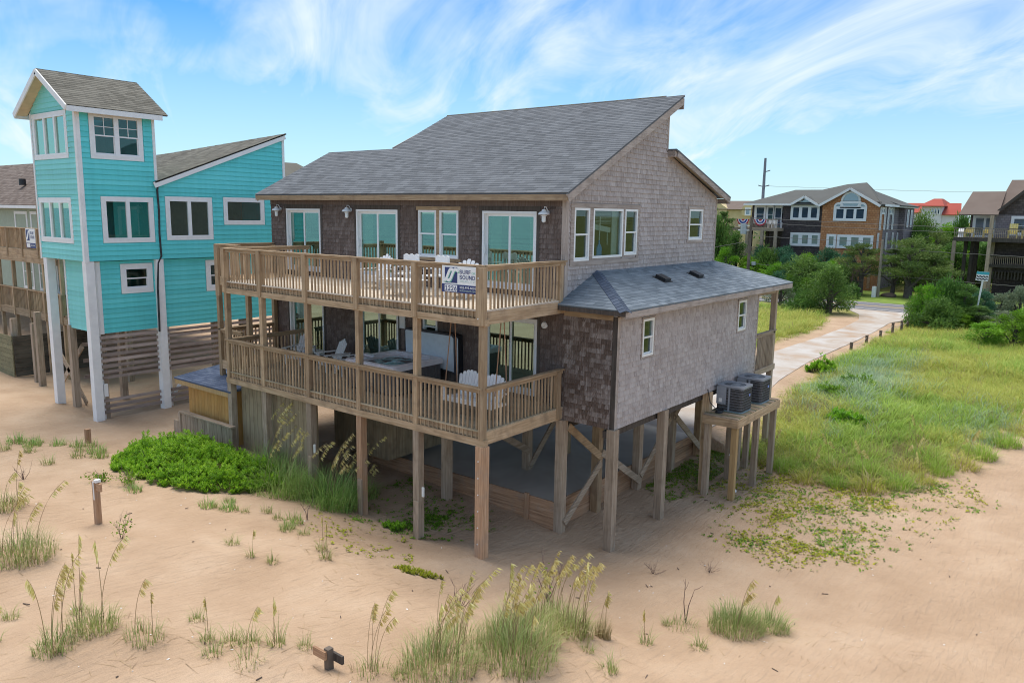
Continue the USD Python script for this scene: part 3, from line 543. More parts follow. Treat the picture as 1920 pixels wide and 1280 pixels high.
# ---------------------------------------------------------------- the shingled beach house
XW, YL, YA = 3.17, 12.34, -1.594
Z1, Z2 = 2.55, 5.33                       # deck floors
house = thing('beach_house', 'weathered brown and grey shingled beach house on pilings with two wooden decks', 'house', (XW, 0, -.9))
rng = random.Random(11)
FF, FG, FA = front(XW), right(0.0), right(YA)
doors_up = [(0.885, 2.709), (6.015, 7.864), (9.637, 11.44)]
doors_low = [(0.80, 2.62), (6.02, 7.02+.82), (9.57, 11.40)]
win_up = [(4.44, 5.15), (3.60, 4.31)]
op = [rect(-y1, 5.47, -y0, 7.53) for y0, y1 in doors_up]+[rect(-y1, 2.68, -y0, 4.74) for y0, y1 in doors_low]+[rect(-y1, 6.19, -y0, 7.53) for y0, y1 in win_up]+[rect(-4.98, 3.6, -4.40, 4.72)]
wallF = Polygon([(-YL, 2.2), (-YA, 2.2), (-YA, 5.09), (0, 5.09), (0, 7.90), (-YL, 7.90)]).difference(shapely.union_all(op))
MB().prism(FF, wallF, -.14, -.003).put('front_wall', 'cedar_dark', house)
gw = [(3.53, 6.28, 4.25, 7.64), (4.43, 6.33, 5.97, 7.64), (6.08, 6.36, 6.79, 7.64)]
gwin = [rect(*g) for g in gw]+[rect(10.17, 6.72, 11.17, 7.70)]
wallG = Polygon([(XW, 5.0), (XW, 7.93), (8.49, 10.66), (8.49, 9.36), (12.27, 8.13), (12.27, 5.0)]).difference(shapely.union_all(gwin))
MB().prism(FG, wallG, -.14, -.003).put('gable_wall', 'cedar_gray', house)
awin = [rect(4.44, 3.87, 5.03, 4.85), rect(10.75, 3.86, 11.40, 4.83)]
wallA = Polygon([(XW, 2.2), (12.49, 2.2), (12.49, 5.05), (XW, 5.05)]).difference(shapely.union_all(awin))
MB().prism(FA, wallA, -.14, -.003).put('side_wall', 'cedar_gray', house)
b = MB()                                                       # hidden walls close the shell
b.box((12.15, 0, 2.2), (12.27, YL, 8.1)); b.prism(right(YL), Polygon([(XW+.01, 2.2), (12.14, 2.2), (12.14, 7.9), (6.03, 9.40), (XW+.01, 7.9)]), 0, .14); b.box((12.35, YA+.15, 2.2), (12.49, -.01, 5.05))
b.box((8.36, .15, 9.2), (8.49, 9.2, 10.64)); b.prism(right(9.33), Polygon([(6.03, 9.4), (8.35, 10.56), (8.35, 8.9)]), 0, .12)
b.put('rear_wall', 'cedar_gray', house)
b = MB(); b.box((XW+.15, .15, 2.30), (12.14, YL-.01, 2.50)); b.box((XW+.15, YA+.15, 2.30), (12.34, .14, 2.50)); b.box((XW+.15, .15, 5.10), (12.14, YL-.01, 5.32)); b.put('floor', 'interior_floor', house)
b = MB(); b.box((6.9, .15, 2.5), (7.0, YL-.02, 5.1)); b.box((7.6, .15, 5.32), (7.7, YL-.02, 8.6)); b.box((XW+.15, 3.0, 5.32), (7.59, 3.06, 8.0)); b.box((XW+.15, 8.6, 5.32), (7.59, 8.66, 8.0)); b.box((XW+.15, 3.1, 2.5), (6.89, 3.16, 5.1)); b.box((XW+.15, 8.6, 2.5), (6.89, 8.66, 5.1)); b.box((XW+.15, 0.0, 2.5), (12.1, .1, 5.1)); b.put('partition', 'interior', house)

# shingles: the gable and side in silver grey, the front stained dark
keep = lambda P, *cut: P.difference(shapely.union_all([c for c in cut]))
gtrim = [rect(3.36, 6.16, 6.93, 7.78), rect(10.06, 6.60, 11.28, 7.81)]
lst = courses(FG, keep(Polygon([(XW+.13, 5.0), (XW+.13, 7.86), (8.40, 10.50), (8.40, 9.38), (12.18, 8.06), (12.18, 5.0)]), *gtrim), .135, .09, .21, rng, side=.004)
lst += courses(FA, keep(rect(XW+.13, 2.2, 12.40, 5.0), *[shapely.affinity.scale(w, 1.25, 1.14) for w in awin]), .135, .09, .21, rng, side=.004)
share(lst, 'grey_shingle', 'grey_shingles', 'cedar_gray', house)
ftrim = [rect(-y1-.10, 5.33, -y0+.10, 7.66) for y0, y1 in doors_up]+[rect(-y1-.10, 2.5, -y0+.10, 4.9) for y0, y1 in doors_low]+[rect(-5.24, 6.10, -3.51, 7.64), rect(-5.05, 3.5, -4.33, 4.8)]
lst = courses(FF, keep(rect(-YL+.02, Z2+.02, -.12, 7.66), *ftrim), .125, .08, .19, rng, side=.006)
lst2 = courses(FF, keep(rect(-YL+.02, Z1-.3, .02, 4.98), *ftrim)|Polygon(), .125, .08, .19, rng, side=.006)
lst3 = courses(FF, rect(.02, 2.2, 1.48, 4.93), .125, .08, .19, rng, side=.006)
for q in lst3: q[0].t = [t for t in q[0].t]
share(lst+lst2, 'brown_shingle', 'brown_shingles', 'cedar_dark', house, 300)
share(lst3, 'stained_shingle', 'stained_shingles', 'cedar_mixed', house, 300)
# trim boards
b = MB(); b.fbox(FF, (-YL, 7.66, 0), (-.1, 7.88, .02)); b.put('frieze_board', 'cedar_dark', house)
for F, a0, a1, m_ in ((FF, -.10, .02, 'trim_wood_z'), (FG, XW-.02, XW+.12, 'trim_wood_z')):
    b = MB(); b.fbox(F, (a0, 5.05 if F is FG else 5.1, 0), (a1, 7.9, .024)); b.put('corner_board', m_, house)
for F, a0, a1, m_ in ((FF, 1.49, 1.594+.022, 'dark_wood'), (FA, XW, XW+.12, 'trim_wood_z'), (FA, 12.40, 12.5, 'trim_wood_z')):
    b = MB(); b.fbox(F, (a0, 2.2, 0), (a1, 5.02, .022)); b.put('corner_board', m_, house)
b = MB(); b.fbox(FF, (.05, 4.93, 0), (1.49, 5.08, .026)); b.put('corner_board', 'deck_wood_y', house)
b = MB(); b.fbox(FG, (8.41, 9.40, 0), (8.51, 10.55, .022)); b.put('corner_board', 'trim_wood_z', house)
b = MB(); b.fbox(FG, (12.19, 5.9, 0), (12.29, 8.06, .022)); b.put('corner_board', 'trim_wood_z', house)

for y0, y1 in doors_up:
    slider(house, FF, -y1, 5.47, -y0, 7.53)
    b = MB(); b.fbox(FF, (-y1-.12, 7.53, 0), (-y0+.12, 7.66, .03)); b.fbox(FF, (-y1-.1, 5.35, 0), (-y1, 7.53, .022)); b.fbox(FF, (-y0, 5.35, 0), (-y0+.1, 7.53, .022)); b.put('door_casing', 'dark_wood', house)
for y0, y1 in doors_low:
    slider(house, FF, -y1, 2.68, -y0, 4.74, handle=False)
    b = MB(); b.fbox(FF, (-y1-.1, 2.56, 0), (-y1, 4.9, .022)); b.fbox(FF, (-y0, 2.56, 0), (-y0+.1, 4.9, .022)); b.put('door_casing', 'dark_wood', house)
for y0, y1 in win_up: window(house, FF, -y1, 6.19, -y0, 7.53, hung=True, glass='glass_green')
b = MB(); b.fbox(FF, (-5.24, 7.53, 0), (-3.51, 7.64, .03)); b.fbox(FF, (-5.24, 6.10, 0), (-3.51, 6.19, .022)); b.fbox(FF, (-4.44, 6.19, 0), (-4.31, 7.53, .022)); b.put('window_casing', 'deck_wood_y', house)
window(house, FF, -4.98, 3.6, -4.40, 4.72, hung=True)
for k, g in enumerate(gw): window(house, FG, g[0], g[1], g[2], g[3], hung=(k != 1), glass='glass')
b = MB(); b.fbox(FG, (3.36, 7.64, 0), (6.93, 7.76, .035)); b.fbox(FG, (3.37, 6.16, 0), (6.93, 6.28, .03)); b.fbox(FG, (3.38, 6.28, 0), (3.53, 7.64, .024)); b.fbox(FG, (4.25, 6.28, 0), (4.43, 7.64, .024)); b.fbox(FG, (5.97, 6.28, 0), (6.08, 7.64, .024)); b.fbox(FG, (6.79, 6.28, 0), (6.91, 7.64, .024)); b.put('window_casing', 'trim_wood_x', house)
window(house, FG, 10.17, 6.72, 11.17, 7.70, hung=True, casing=.08, casing_mat='trim_wood_x', glass='glass')
for w in awin: window(house, FA, w.bounds[0], w.bounds[1], w.bounds[2], w.bounds[3], hung=True, casing=.05, casing_mat='trim_wood_x', glass='glass')
# behind the glass: curtains and a raised blind
for y0, y1 in doors_up:
    b = MB(); n_ = 26
    for e0, e1 in ((y0+.08, y0+.42), (y1-.42, y1-.08)):
        ys = np.linspace(e0, e1, n_); xs_ = XW+.26+.03*np.cos(np.arange(n_)*pi/2)
        v = np.vstack([np.c_[xs_, ys, np.full(n_, 5.42)], np.c_[xs_, ys, np.full(n_, 7.5)]]); b.add(v, [[i, i+1, n_+i+1, n_+i] for i in range(n_-1)])
    b.put('curtain', 'curtain', house)
b = MB()
for k in range(9): b.box((4.5, .16, 7.24+.037*k), (5.62, .19, 7.252+.037*k))
b.beam((4.5, .175, 7.19), (5.62, .175, 7.06), .03, .14); b.box((5.62, .12, 6.38), (5.92, .14, 7.6)); b.box((5.45, .15, 6.66), (5.47, .17, 7.0)); b.put('blind', 'blind', house)

# roofs
def roof(parent, F, poly, m_, rng, e=.143, thick=.05, most=300, name='roof_shingle', wmin=.18, wmax=.42, plate='roof', tt=.009):
    n = MB().prism(F, poly, -thick, -.004).put(plate, m_, parent)
    return courses(F, poly.buffer(.012, join_style=2), e, wmin, wmax, rng, t=tt, gap=.002, lap=.01, lift=.001)
FR = Frame((2.80, 0, 8.0), (0, -1, 0), (2/5**.5, 0, 1/5**.5))
top, low = 6.04*5**.5/2, 3.23*5**.5/2
rs = roof(house, FR, Polygon([(.30, 0), (.30, top), (-9.30, top), (-9.30, low), (-12.68, low), (-12.68, 0)]), 'roof_gray', rng)
share(rs, 'roof_shingle', 'roof_shingles', 'roof_gray', house)
b = MB(); b.beam((8.84, .3, 11.0), (8.84, -.3+9.6, 11.0), .02, .1); b.put('ridge_trim', 'gray_wood_y', house)
FRb = Frame((12.75, 0, 8.15), (0, 1, 0), V3(-4.25, 0, 1.30)/np.hypot(4.25, 1.30)); lb = np.hypot(4.25, 1.30)
MB().prism(FRb, Polygon([(-.3, 0), (9.3, 0), (9.3, lb), (-.3, lb)]), -.05, 0).put('rear_roof', 'roof_gray', house)
FRc = Frame((12.75, 0, 7.9), (0, 1, 0), V3(-6.72, 0, 1.72)/np.hypot(6.72, 1.72)); lc = np.hypot(6.72, 1.72)
MB().prism(FRc, Polygon([(9.31, 0), (12.68, 0), (12.68, lc), (9.31, lc)]), -.05, 0).put('rear_roof', 'roof_gray', house)
# eaves: fascia, rake boards, soffits
b = MB(); b.box((2.79, -.28, 7.80), (2.83, 12.66, 7.955)); b.put('fascia', 'deck_wood_y', house)
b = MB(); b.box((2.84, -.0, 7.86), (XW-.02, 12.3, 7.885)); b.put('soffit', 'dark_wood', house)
rk = lambda y, p, q, w=.045, hh=.20, m_='trim_wood_x', nm='rake_board': MB().beam((p[0], y, p[1]), (q[0], y, q[1]), w, hh).put(nm, m_, house)
rk(-.275, (2.82, 7.86), (8.80, 10.85)); rk(-.275, (8.62, 9.32), (12.72, 8.04)); rk(12.66, (2.82, 7.86), (6.03, 9.46)); rk(9.29, (6.1, 9.58), (8.80, 10.85))
b = MB(); b.beam((2.95, -.13, 7.93), (8.75, -.13, 10.83), .26, .02); b.beam((8.62, -.13, 9.35), (12.65, -.13, 8.115), .26, .02); b.put('soffit', 'beige', house)
b = MB(); b.box((8.80, -.29, 10.62), (8.86, 9.3, 10.93)); b.put('fascia', 'trim_wood_y', house)
b = MB(); b.box((12.69, -.29, 7.92), (12.74, 12.6, 8.09)); b.put('fascia', 'trim_wood_y', house)
b = MB(); b.box((8.50, -.25, 9.22), (8.62, .0, 9.40)); b.put('fascia', 'trim_wood_y', house)
# hipped roof over the side room
FS = Frame((0, -2.0, 5.24), (1, 0, 0), V3(0, 2, .75)/2.136)
S = Polygon([(2.83, 0), (14.6, 0), (12.27, 2.136), (4.73, 2.136)])
rs = roof(house, FS, S, 'roof_blue', rng)
hl = np.hypot(1.9, .75); FH = Frame((2.83, 0, 5.24), (0, -1, 0), V3(1.9, 0, .75)/hl)
rs += roof(house, FH, Polygon([(.0, 0), (2.0, 0), (0, hl)]), 'roof_blue', rng, wmax=.38)
share(rs, 'blue_roof_shingle', 'blue_roof_shingles', 'roof_blue', house)
FHb = Frame((14.6, 0, 5.24), (0, 1, 0), V3(-2.33, 0, .75)/np.hypot(2.33, .75))
MB().prism(FHb, Polygon([(-2, 0), (4, 0), (4, np.hypot(2.33, .75)), (0, np.hypot(2.33, .75))]), -.05, 0).put('rear_roof', 'roof_blue', house)
hp0, hp1 = V3(2.80, -2.02, 5.255), V3(4.70, 0, 6.005)
for k in range(17):                                            # hip caps
    p = hp0+(hp1-hp0)*(k+.5)/17; d = (hp1-hp0)/np.linalg.norm(hp1-hp0); r = np.cross(d, (0, 0, 1)); r /= np.linalg.norm(r); u = np.cross(r, d)
    mk_ = MB(); L = .12
    for s_ in (-1, 1):
        q = [p-d*L+u*.022, p+d*L+u*.006, p+d*L+r*s_*.15-u*.055, p-d*L+r*s_*.15-u*.040]; q2 = [x-u*.012 for x in q]
        mk_.add(q+q2, [[0, 1, 2, 3], [7, 6, 5, 4], [0, 3, 7, 4], [3, 2, 6, 7]], rng.random())
    mk_.put('hip_cap', 'roof_cap', house)
b = MB(); b.box((2.84, -2.01, 5.05), (14.58, -1.97, 5.20)); b.put('fascia', 'trim_wood_x', house)
b = MB(); b.box((2.82, -2.0, 5.10), (2.85, .02, 5.21)); b.put('fascia', 'dark_wood', house)
b = MB(); b.box((2.86, -1.96, 5.10), (14.56, -1.60, 5.12)); b.put('soffit', 'beige', house)
b = MB(); b.box((14.54, -1.96, 5.05), (14.58, 4, 5.2)); b.put('fascia', 'trim_wood_y', house)
for x in (6.95, 9.15):
    b = MB(); z = 5.24+(2-.75)*.375
    F = Frame((x, -.98, 5.24+(2-.98)*.375), (1, 0, 0), V3(0, 2, .75)/2.136); b.prism(F, rect(-.17, 0, .17, .34), 0, .10); b.prism(F, rect(-.24, -.05, .24, .40), 0, .02); b.put('roof_vent', 'black', house)

# decks ------------------------------------------------------------
PY = [0.0, 2.1, 4.2, 6.3, 8.4, 10.2]
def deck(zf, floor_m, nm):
    b = MB(); b.box((-.06, -.10, zf-.36), (.10, 10.3, zf-.20), .5); n = b.put(nm, 'deck_wood_y', house)                      # front beam
    MB().box((.02, -.05, zf-.185), (.07, 10.25, zf-.035), .3).put('rim_joist', 'deck_wood_y', n)
    MB().box((.07, -.06, zf-.33), (XW-.01, -.01, zf-.035), .5).put('rim_joist', 'deck_wood_x', n); MB().box((.07, 10.2, zf-.33), (XW-.01, 10.25, zf-.035)).put('rim_joist', 'deck_wood_x', n)
    b = MB()
    for y in np.arange(.4, 10.1, .41): b.box((.08, y, zf-.22), (XW-.02, y+.04, zf-.036))
    b.put('joists', 'deck_wood_x', n)
    nb = 22; w = (XW+.02)/nb
    for k in range(nb):
        cut = rng.choice([3.6, 4.8, 6.0, 7.2]); x = -.03+k*w
        for y0, y1 in ((-.06, cut-.002), (cut+.002, 10.26)):
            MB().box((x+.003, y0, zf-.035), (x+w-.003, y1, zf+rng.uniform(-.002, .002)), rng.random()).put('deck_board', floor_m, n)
    return n
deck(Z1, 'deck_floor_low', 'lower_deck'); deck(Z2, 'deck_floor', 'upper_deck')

def railing(p, q, zt, zb, posts, ax, balz=None, step=.137, parent=house, rail_m=None, capw=.14, face=0.0, skip_first=False):
    """Cap and rails as one mesh, then every baluster as its sub-part. zt: top of cap, zb: lower end of the balusters."""
    p, q = np.array(p, float), np.array(q, float); L = np.linalg.norm(q-p); d = (q-p)/L; w = 'deck_wood_'+ax
    b = MB(); b.beam((*p, zt-.019), (*q, zt-.019), capw, .038); b.beam((*p, zt-.085), (*q, zt-.085), .04, .09)
    n = b.put('railing', rail_m or w, parent); k = 0
    nrm = np.array([d[1], -d[0]])*face
    for s in np.arange(step*.7, L-.03, step):
        if min([abs(s-t) for t in posts]+[9]) < .10: continue
        c = p+d*s+nrm; j = rng.uniform(-.004, .004)
        MB().beam((*(c+d*j), zb+rng.uniform(-.012, .0)), (*c, zt-.04), .038, .038, upv=(d[0], d[1], 0), tone=rng.random()).put('baluster', 'deck_wood_z' if rail_m is None else 'gray_wood_z', n)
    return n
for zt, zf in ((6.33, Z2), (3.56, Z1)):
    railing((-.02, -.05), (-.02, 10.25), zt, zf-.20, [y+.05 for y in PY], 'y', face=.04)
    railing((.02, -.04), (XW-.03, -.04), zt, zf-.30, [0], 'x', face=-.04)
railing((.05, 10.22), (XW-.05, 10.22), 6.33, Z2-.2, [0], 'x'); railing((.05, 10.22), (XW-.05, 10.22), 3.56, Z1-.2, [0], 'x')
for k, y in enumerate(PY):                                      # posts, in lengths per storey
    x = .02 if k else .0
    w = .115 if k not in (0,) else .15
    MB().box((x-w, y-w/2-.02, Z2-.33), (x+.02, y+w/2+.02, 6.29), rng.random()).put('deck_post', 'deck_wood_z', house)
    MB().box((x-.068, y-.07, Z1-.20), (x+.08, y+.07, Z2-.36), rng.random()).put('deck_post', 'deck_wood_z', house)
    zg = h(0, y)-.35; ww = .10 if k else .115
    MB().box((x-.06-.04*(k == 0), y-ww, zg), (x+.13, y+ww, Z1-.36), rng.random()).put('piling', 'red_wood_z' if k in (0, 2) else 'gray_wood_z', house)
    if 0 < k < 4:                                               # splice board at the foot, white tag
        MB().box((x-.105, y-ww-.02, zg), (x-.062, y+.03, zg+1.35), rng.random()).put('splice_board', 'gray_wood_z', house)
for y, z in ((1.98, .55), (6.2, .80)): MB().box((-.07, y-.17, z), (-.03, y-.115, z+.24)).put('tag', 'pvc', house)
MB().box((XW-.30, -.08, Z1-.30), (XW-.12, .10, 3.5), .2).put('deck_post', 'deck_wood_z', house); MB().box((XW-.28, -.08, Z2-.30), (XW-.14, .06, 6.25), .8).put('deck_post', 'deck_wood_z', house)
for z in (-.15, .25, .65, 1.05, 1.45, 1.85, 5.15, 6.05):             # bolt heads on the corner post
    m = trimesh.creation.cylinder(.016, .02, sections=8); m.apply_transform(trimesh.transformations.rotation_matrix(pi/2, [0, 1, 0])); m.apply_translation((-.105 if z < 4 else -.155, .02, z)); MB().tm(m).put('bolt', 'pvc', house)
# landing and stair at the far end of the decks
b = MB(); b.box((.9, 10.3, Z2-.3), (3.1, 12.2, Z2-.02)); b.put('landing', 'deck_wood_y', house)
b = MB(); b.box((.9, 10.3, Z1-.3), (3.1, 12.2, Z1-.02)); b.put('landing', 'deck_wood_y', house)
for zt, zf in ((6.36, Z2), (3.58, Z1)):
    railing((.95, 10.9), (.95, 12.2), zt, zf-.2, [], 'y'); railing((.95, 12.18), (3.1, 12.18), zt, zf-.2, [], 'x')
for x, y in ((.95, 12.15), (3.05, 12.15), (.95, 10.5)):
    MB().box((x-.07, y-.07, .0), (x+.07, y+.07, 6.3), rng.random()).put('deck_post', 'deck_wood_z', house)
MB().box((-.16, 10.34, Z2-.45), (-.10, 10.52, 6.42)).put('end_panel', 'deck_wood_z', house)

# pilings, braces, beams and joists under the rooms
PIL = [(XW+.02, YA+.02, 2.2), (5.88, YA+.02, 2.2), (8.83, YA+.02, 2.2), (11.4, YA+.02, 2.2), (XW+.0, -.05, 2.2), (4.98, -.05, 2.2), (7.35, -.05, 2.2), (9.6, -.05, 2.2), (11.7, -.05, 2.2),
       (2.55, 3.45, 2.2), (5.1, 2.5, 2.2), (7.2, 2.5, 2.2), (9.4, 2.5, 2.2), (11.6, 2.5, 2.2), (3.3, 8.2, 2.2), (6.5, 9.8, 2.2), (9.5, 9.8, 2.2), (3.3, 11.9, 2.2), (9.4, 6.2, 2.2), (11.8, 6.2, 2.2), (11.8, 11.9, 2.2)]
for i, (x, y, zt) in enumerate(PIL):
    w = .115; MB().box((x-w, y-w, h(x, y)-.5), (x+w, y+w, zt), rng.random()).put('piling', ('gray_wood_z', 'deck_wood_z')[i % 3 == 2], house)
def brace(p, q, w=.045, hh=.20, m_='gray_wood_x'): MB().beam(p, q, w, hh, tone=rng.random()).put('brace', m_, house)
brace((3.3, -.18, 2.0), (5.05, -.18, .72), m_='deck_wood_x'); brace((3.2, -.19, -.62), (4.98, -.19, .62)); brace((5.0, -.2, .9), (7.3, -.2, -.55)); brace((7.35, -.19, -.4), (9.2, -.19, 1.05)); brace((9.6, -.2, 1.0), (11.75, -.2, -.6)); brace((9.5, -.2, 1.1), (10.9, -.2, 2.1))
brace((5.1, 2.38, -.1), (7.2, 2.38, 1.9)); brace((3.0, 2.37, 1.6), (5.05, 2.37, .4))
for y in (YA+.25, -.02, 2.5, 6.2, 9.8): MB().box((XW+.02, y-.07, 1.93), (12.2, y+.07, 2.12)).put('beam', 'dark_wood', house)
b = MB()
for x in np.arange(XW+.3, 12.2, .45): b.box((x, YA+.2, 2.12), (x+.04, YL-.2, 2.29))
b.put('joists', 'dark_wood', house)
# timber bulkhead that holds the carport slab
def bulkhead(p, q, zt, zb, m_, F):
    n = None
    for k in range(4):
        a = zt-k*.235; t = rng.uniform(-.006, .006)
        MB().fbox(F, (p, a-.228, .0+t), (q, a, .05+t), rng.random()).put('bulkhead_plank', m_, house)
FB = front(3.12)
for y0, y1 in ((-.02, 2.45), (2.46, 5.0), (5.01, 7.3)): bulkhead(-y1, -y0, -.07, -1, 'red_wood_y', FB)
for y in (.95, 2.62, 5.15, 7.2): MB().box((3.0, y-.07, -1), (3.07, y+.07, .0), .3).put('bulkhead_post', 'red_wood_z', house)
FB2 = right(-.02+.16)
for x0, x1 in ((3.13, 6.3), (6.31, 9.4), (9.41, 12.0)): bulkhead(x0, x1, -.10, -1, 'red_wood_x', FB2)

# storage room under the house, plywood screen
st = house
b = MB(); b.box((2.55, 5.85, -.02), (5.6, 8.4, 2.0)); n = b.put('storage_room', 'plywood', house)
for k in range(19): MB().box((2.535, 5.87+k*.133, -.02), (2.549, 5.87+k*.133+.125, 1.92), rng.random()).put('board', 'plywood', n)
for k in range(22): MB().box((2.57+k*.137, 5.835, .0), (2.57+k*.137+.128, 5.849, 1.92), rng.random()).put('board', 'plywood', n)
n = MB().box((.32, 6.4, -.4), (.36, 10.1, 2.18)).put('plywood_screen', 'plywood', house)
for k in range(18): MB().box((.305, 6.41+k*.205, -.4), (.319, 6.41+k*.205+.192, 2.18), rng.random()).put('board', 'plywood', n)
for k in range(6): MB().box((1.6, 4.9+k*.0, 1.1+k*.16), (1.64, 5.8, 1.19+k*.16), rng.random()).put('slat', 'dark_wood', house) if k > 2 else None

# back porch: posts, floor, railing
b = MB(); b.box((12.5, YA+.02, 2.28), (14.45, 6, 2.5)); b.put('porch_floor', 'gray_wood_x', house)
MB().box((14.15, YA-.02, -.9), (14.33, YA+.16, 5.05)).put('porch_post', 'gray_wood_z', house); MB().box((14.15, 3.8, -.9), (14.33, 3.98, 5.05)).put('porch_post', 'gray_wood_z', house)
railing((12.5, YA+.0), (14.3, YA+.0), 3.55, 2.25, [0], 'x', rail_m='gray_wood_x', step=.12); MB().box((12.5, YA-.05, 2.1), (14.4, YA-.01, 2.30)).put('porch_rim', 'gray_wood_x', house)
b = MB(); b.box((12.5, YA-.01, 4.86), (14.4, YA+.10, 5.04)); b.put('porch_beam', 'gray_wood_x', house)

# wall lamps (gooseneck, barn style), round exterior vent, meter box
for y in (11.76, 8.12, .54):
    b = MB(); F = front(XW, y, 7.46); b.tube(F([(0, .05, 0), (0, .05, .03)]), .055, 12); b.tube(F([(0, .05, .02), (0, .13, .06), (0, .19, .11), (0, .185, .17), (0, .12, .19)]), .014, 8); n = b.put('wall_lamp', 'white_paint', house, smooth=40)
    prof = np.array([(.012, .13), (.05, .12), (.06, .085), (.125, .05), (.15, .0), (.145, -.005), (.10, .02), (.0, .03)]); sh_ = trimesh.creation.revolve(prof, sections=20); sh_.apply_translation(F.pt(0, 0, .19)); MB().tm(sh_).put('lamp_shade', 'white_paint', n, smooth=40)
    g = trimesh.creation.capsule(.10, .055, count=[10, 14]); g.apply_translation(F.pt(0, -.10, .19)); MB().tm(g).put('lamp_globe', 'lamp_glass', n, smooth=60)
    b = MB(); cg = trimesh.creation.torus(.075, .008, 16, 6); cg.apply_translation(F.pt(0, -.03, .19)); b.tm(cg); b.put('lamp_guard', 'white_paint', n, smooth=60)
t = trimesh.creation.cylinder(.085, .05, sections=24); t.apply_transform(trimesh.transformations.rotation_matrix(pi/2, [0, 1, 0])); t.apply_translation((XW-.03, .56, 4.62)); t2 = trimesh.creation.torus(.06, .012, 24, 8); t2.apply_transform(trimesh.transformations.rotation_matrix(pi/2, [0, 1, 0])); t2.apply_translation((XW-.06, .56, 4.62))
b = MB(); b.tm(t); b.tm(t2); b.put('wall_vent', 'white_paint', house, smooth=30)
MB().box((XW-.05, 5.72, 4.0), (XW-.016, 5.95, 4.42)).put('notice', 'white_paint', house)
MB().box((XW-.04, .10, 5.95), (XW-.02, .16, 6.12)).put('wall_socket', 'vinyl', house)
b = MB(); b.box((9.9, -.55, 1.72), (10.1, -.35, 2.15)); b.put('meter_box', 'black', house)

# ---------------------------------------------------------------- the turquoise house next door
TX, TY, TW = -1.3, 16.5, 20.05              # front plane, right plane, left edge of the tower
teal = thing('tower_house', 'turquoise clapboard house with a square tower and white corner boards, on white posts', 'house', (TX, TY, 0))
rng = random.Random(21)
FTr, FTf = right(TY), front(TX, 0, 0)
def siding(F, poly, m_, parent, e=.172, t=.032):
    a0, b0, a1, b1 = poly.bounds; b_ = b0
    while b_ < b1-.02:
        g = poly.intersection(sbox(a0-.1, b_, a1+.1, min(b_+e+.012, b1)))
        for k in getattr(g, 'geoms', [g]):
            if k.geom_type == 'Polygon' and k.area > .006:
                MB().prism(F, k, -.004, t, rng.random(), slope=lambda v, b_=b_: t+(.002-t)*np.clip((v-b_)/(e+.012), 0, 1)).put('siding_board', m_, parent)
        b_ += e
tw_r = [rect(-.90, 9.08, .90, 10.62), rect(-.67, 6.26, 1.13, 7.84)]
wg_r = [rect(1.60, 6.32, 3.43, 7.90), rect(3.92, 6.88, 5.74, 7.93)]
lw_r = [rect(-.10, 4.47, 1.05, 5.50), rect(3.15, 4.35, 4.2, 5.52)]
tw_f = [rect(-19.90, 9.09, -17.18, 10.66), rect(-19.87, 6.22, -17.27, 7.78)]
core = Polygon([(TX, 5.65), (6.75, 5.65), (6.75, 10.42), (1.32, 8.35), (1.32, 10.75), (TX, 10.75)])
W = core.difference(shapely.union_all(tw_r+wg_r)); MB().prism(FTr, W, -.14, -.005).put('side_wall', 'teal', teal)
siding(FTr, keep(core.buffer(-.002), *[w.buffer(.03, join_style=2) for w in tw_r+wg_r]), 'teal', teal)
fc = Polygon([(-TW, 5.65), (-TY, 5.65), (-TY, 10.75), (-(TY+TW)/2, 12.0), (-TW, 10.75)])
MB().prism(FTf, fc.difference(shapely.union_all(tw_f)), -.14, -.005).put('front_wall', 'teal_front', teal)
siding(FTf, keep(fc, *[w.buffer(.03, join_style=2) for w in tw_f]), 'teal_front', teal)
LX = -.25; lowr = rect(-.92, 3.12, 6.75, 5.62); FTl = right(TY+.16)
MB().prism(FTl, keep(lowr, *lw_r), -.14, -.005).put('lower_wall', 'teal', teal); siding(FTl, keep(lowr, *[w.buffer(.03, join_style=2) for w in lw_r]), 'teal', teal)
FTlf = front(-.92); lowf = rect(-TY-2.6, 3.12, -TY-.16, 5.62); MB().prism(FTlf, lowf, -.14, -.005).put('lower_wall', 'teal_front', teal); siding(FTlf, lowf, 'teal_front', teal)
b = MB(); b.box((TX+.14, TW-.14, 5.65), (1.32, TW, 10.7)); b.box((1.20, TY+.15, 8.4), (1.32, TW-.15, 10.7)); b.box((6.61, TY+.33, 3.1), (6.75, TW+3, 8.3)); b.box((1.33, TW+3, 3.1), (6.6, TW+3.14, 8.3)); b.box((-.78, TY+2.8, 3.1), (6.6, TY+2.94, 5.6)); b.put('rear_wall', 'teal', teal)
b = MB(); b.box((TX+.15, TY+.15, 5.64), (6.85, TW-.15, 5.84)); b.box((-.78, TY+.32, 3.12), (6.85, TY+2.8, 3.3)); b.box((TX+.15, TY+.15, 8.4), (1.19, TW-.15, 8.55)); b.put('floor', 'interior_floor', teal)
b = MB(); b.box((3.0, TY+2.9, 5.84), (6.8, TY+3.0, 8.2)); b.put('partition', 'beige', teal)
for w in tw_r[:1]: window(teal, FTr, -.79, 9.19, .79, 10.51, 2, True, .11, 'white_paint', muntin=True, mull=.16, glass='glass')
for w in (tw_r[1], wg_r[0]): x0, y0, x1, y1 = w.bounds; window(teal, FTr, x0+.1, y0+.11, x1-.1, y1-.11, 2, False, .11, 'white_paint', mull=.13, glass='glass')
x0, y0, x1, y1 = wg_r[1].bounds; window(teal, FTr, x0+.11, y0+.11, x1-.11, y1-.11, 1, False, .11, 'white_paint', glass='glass')
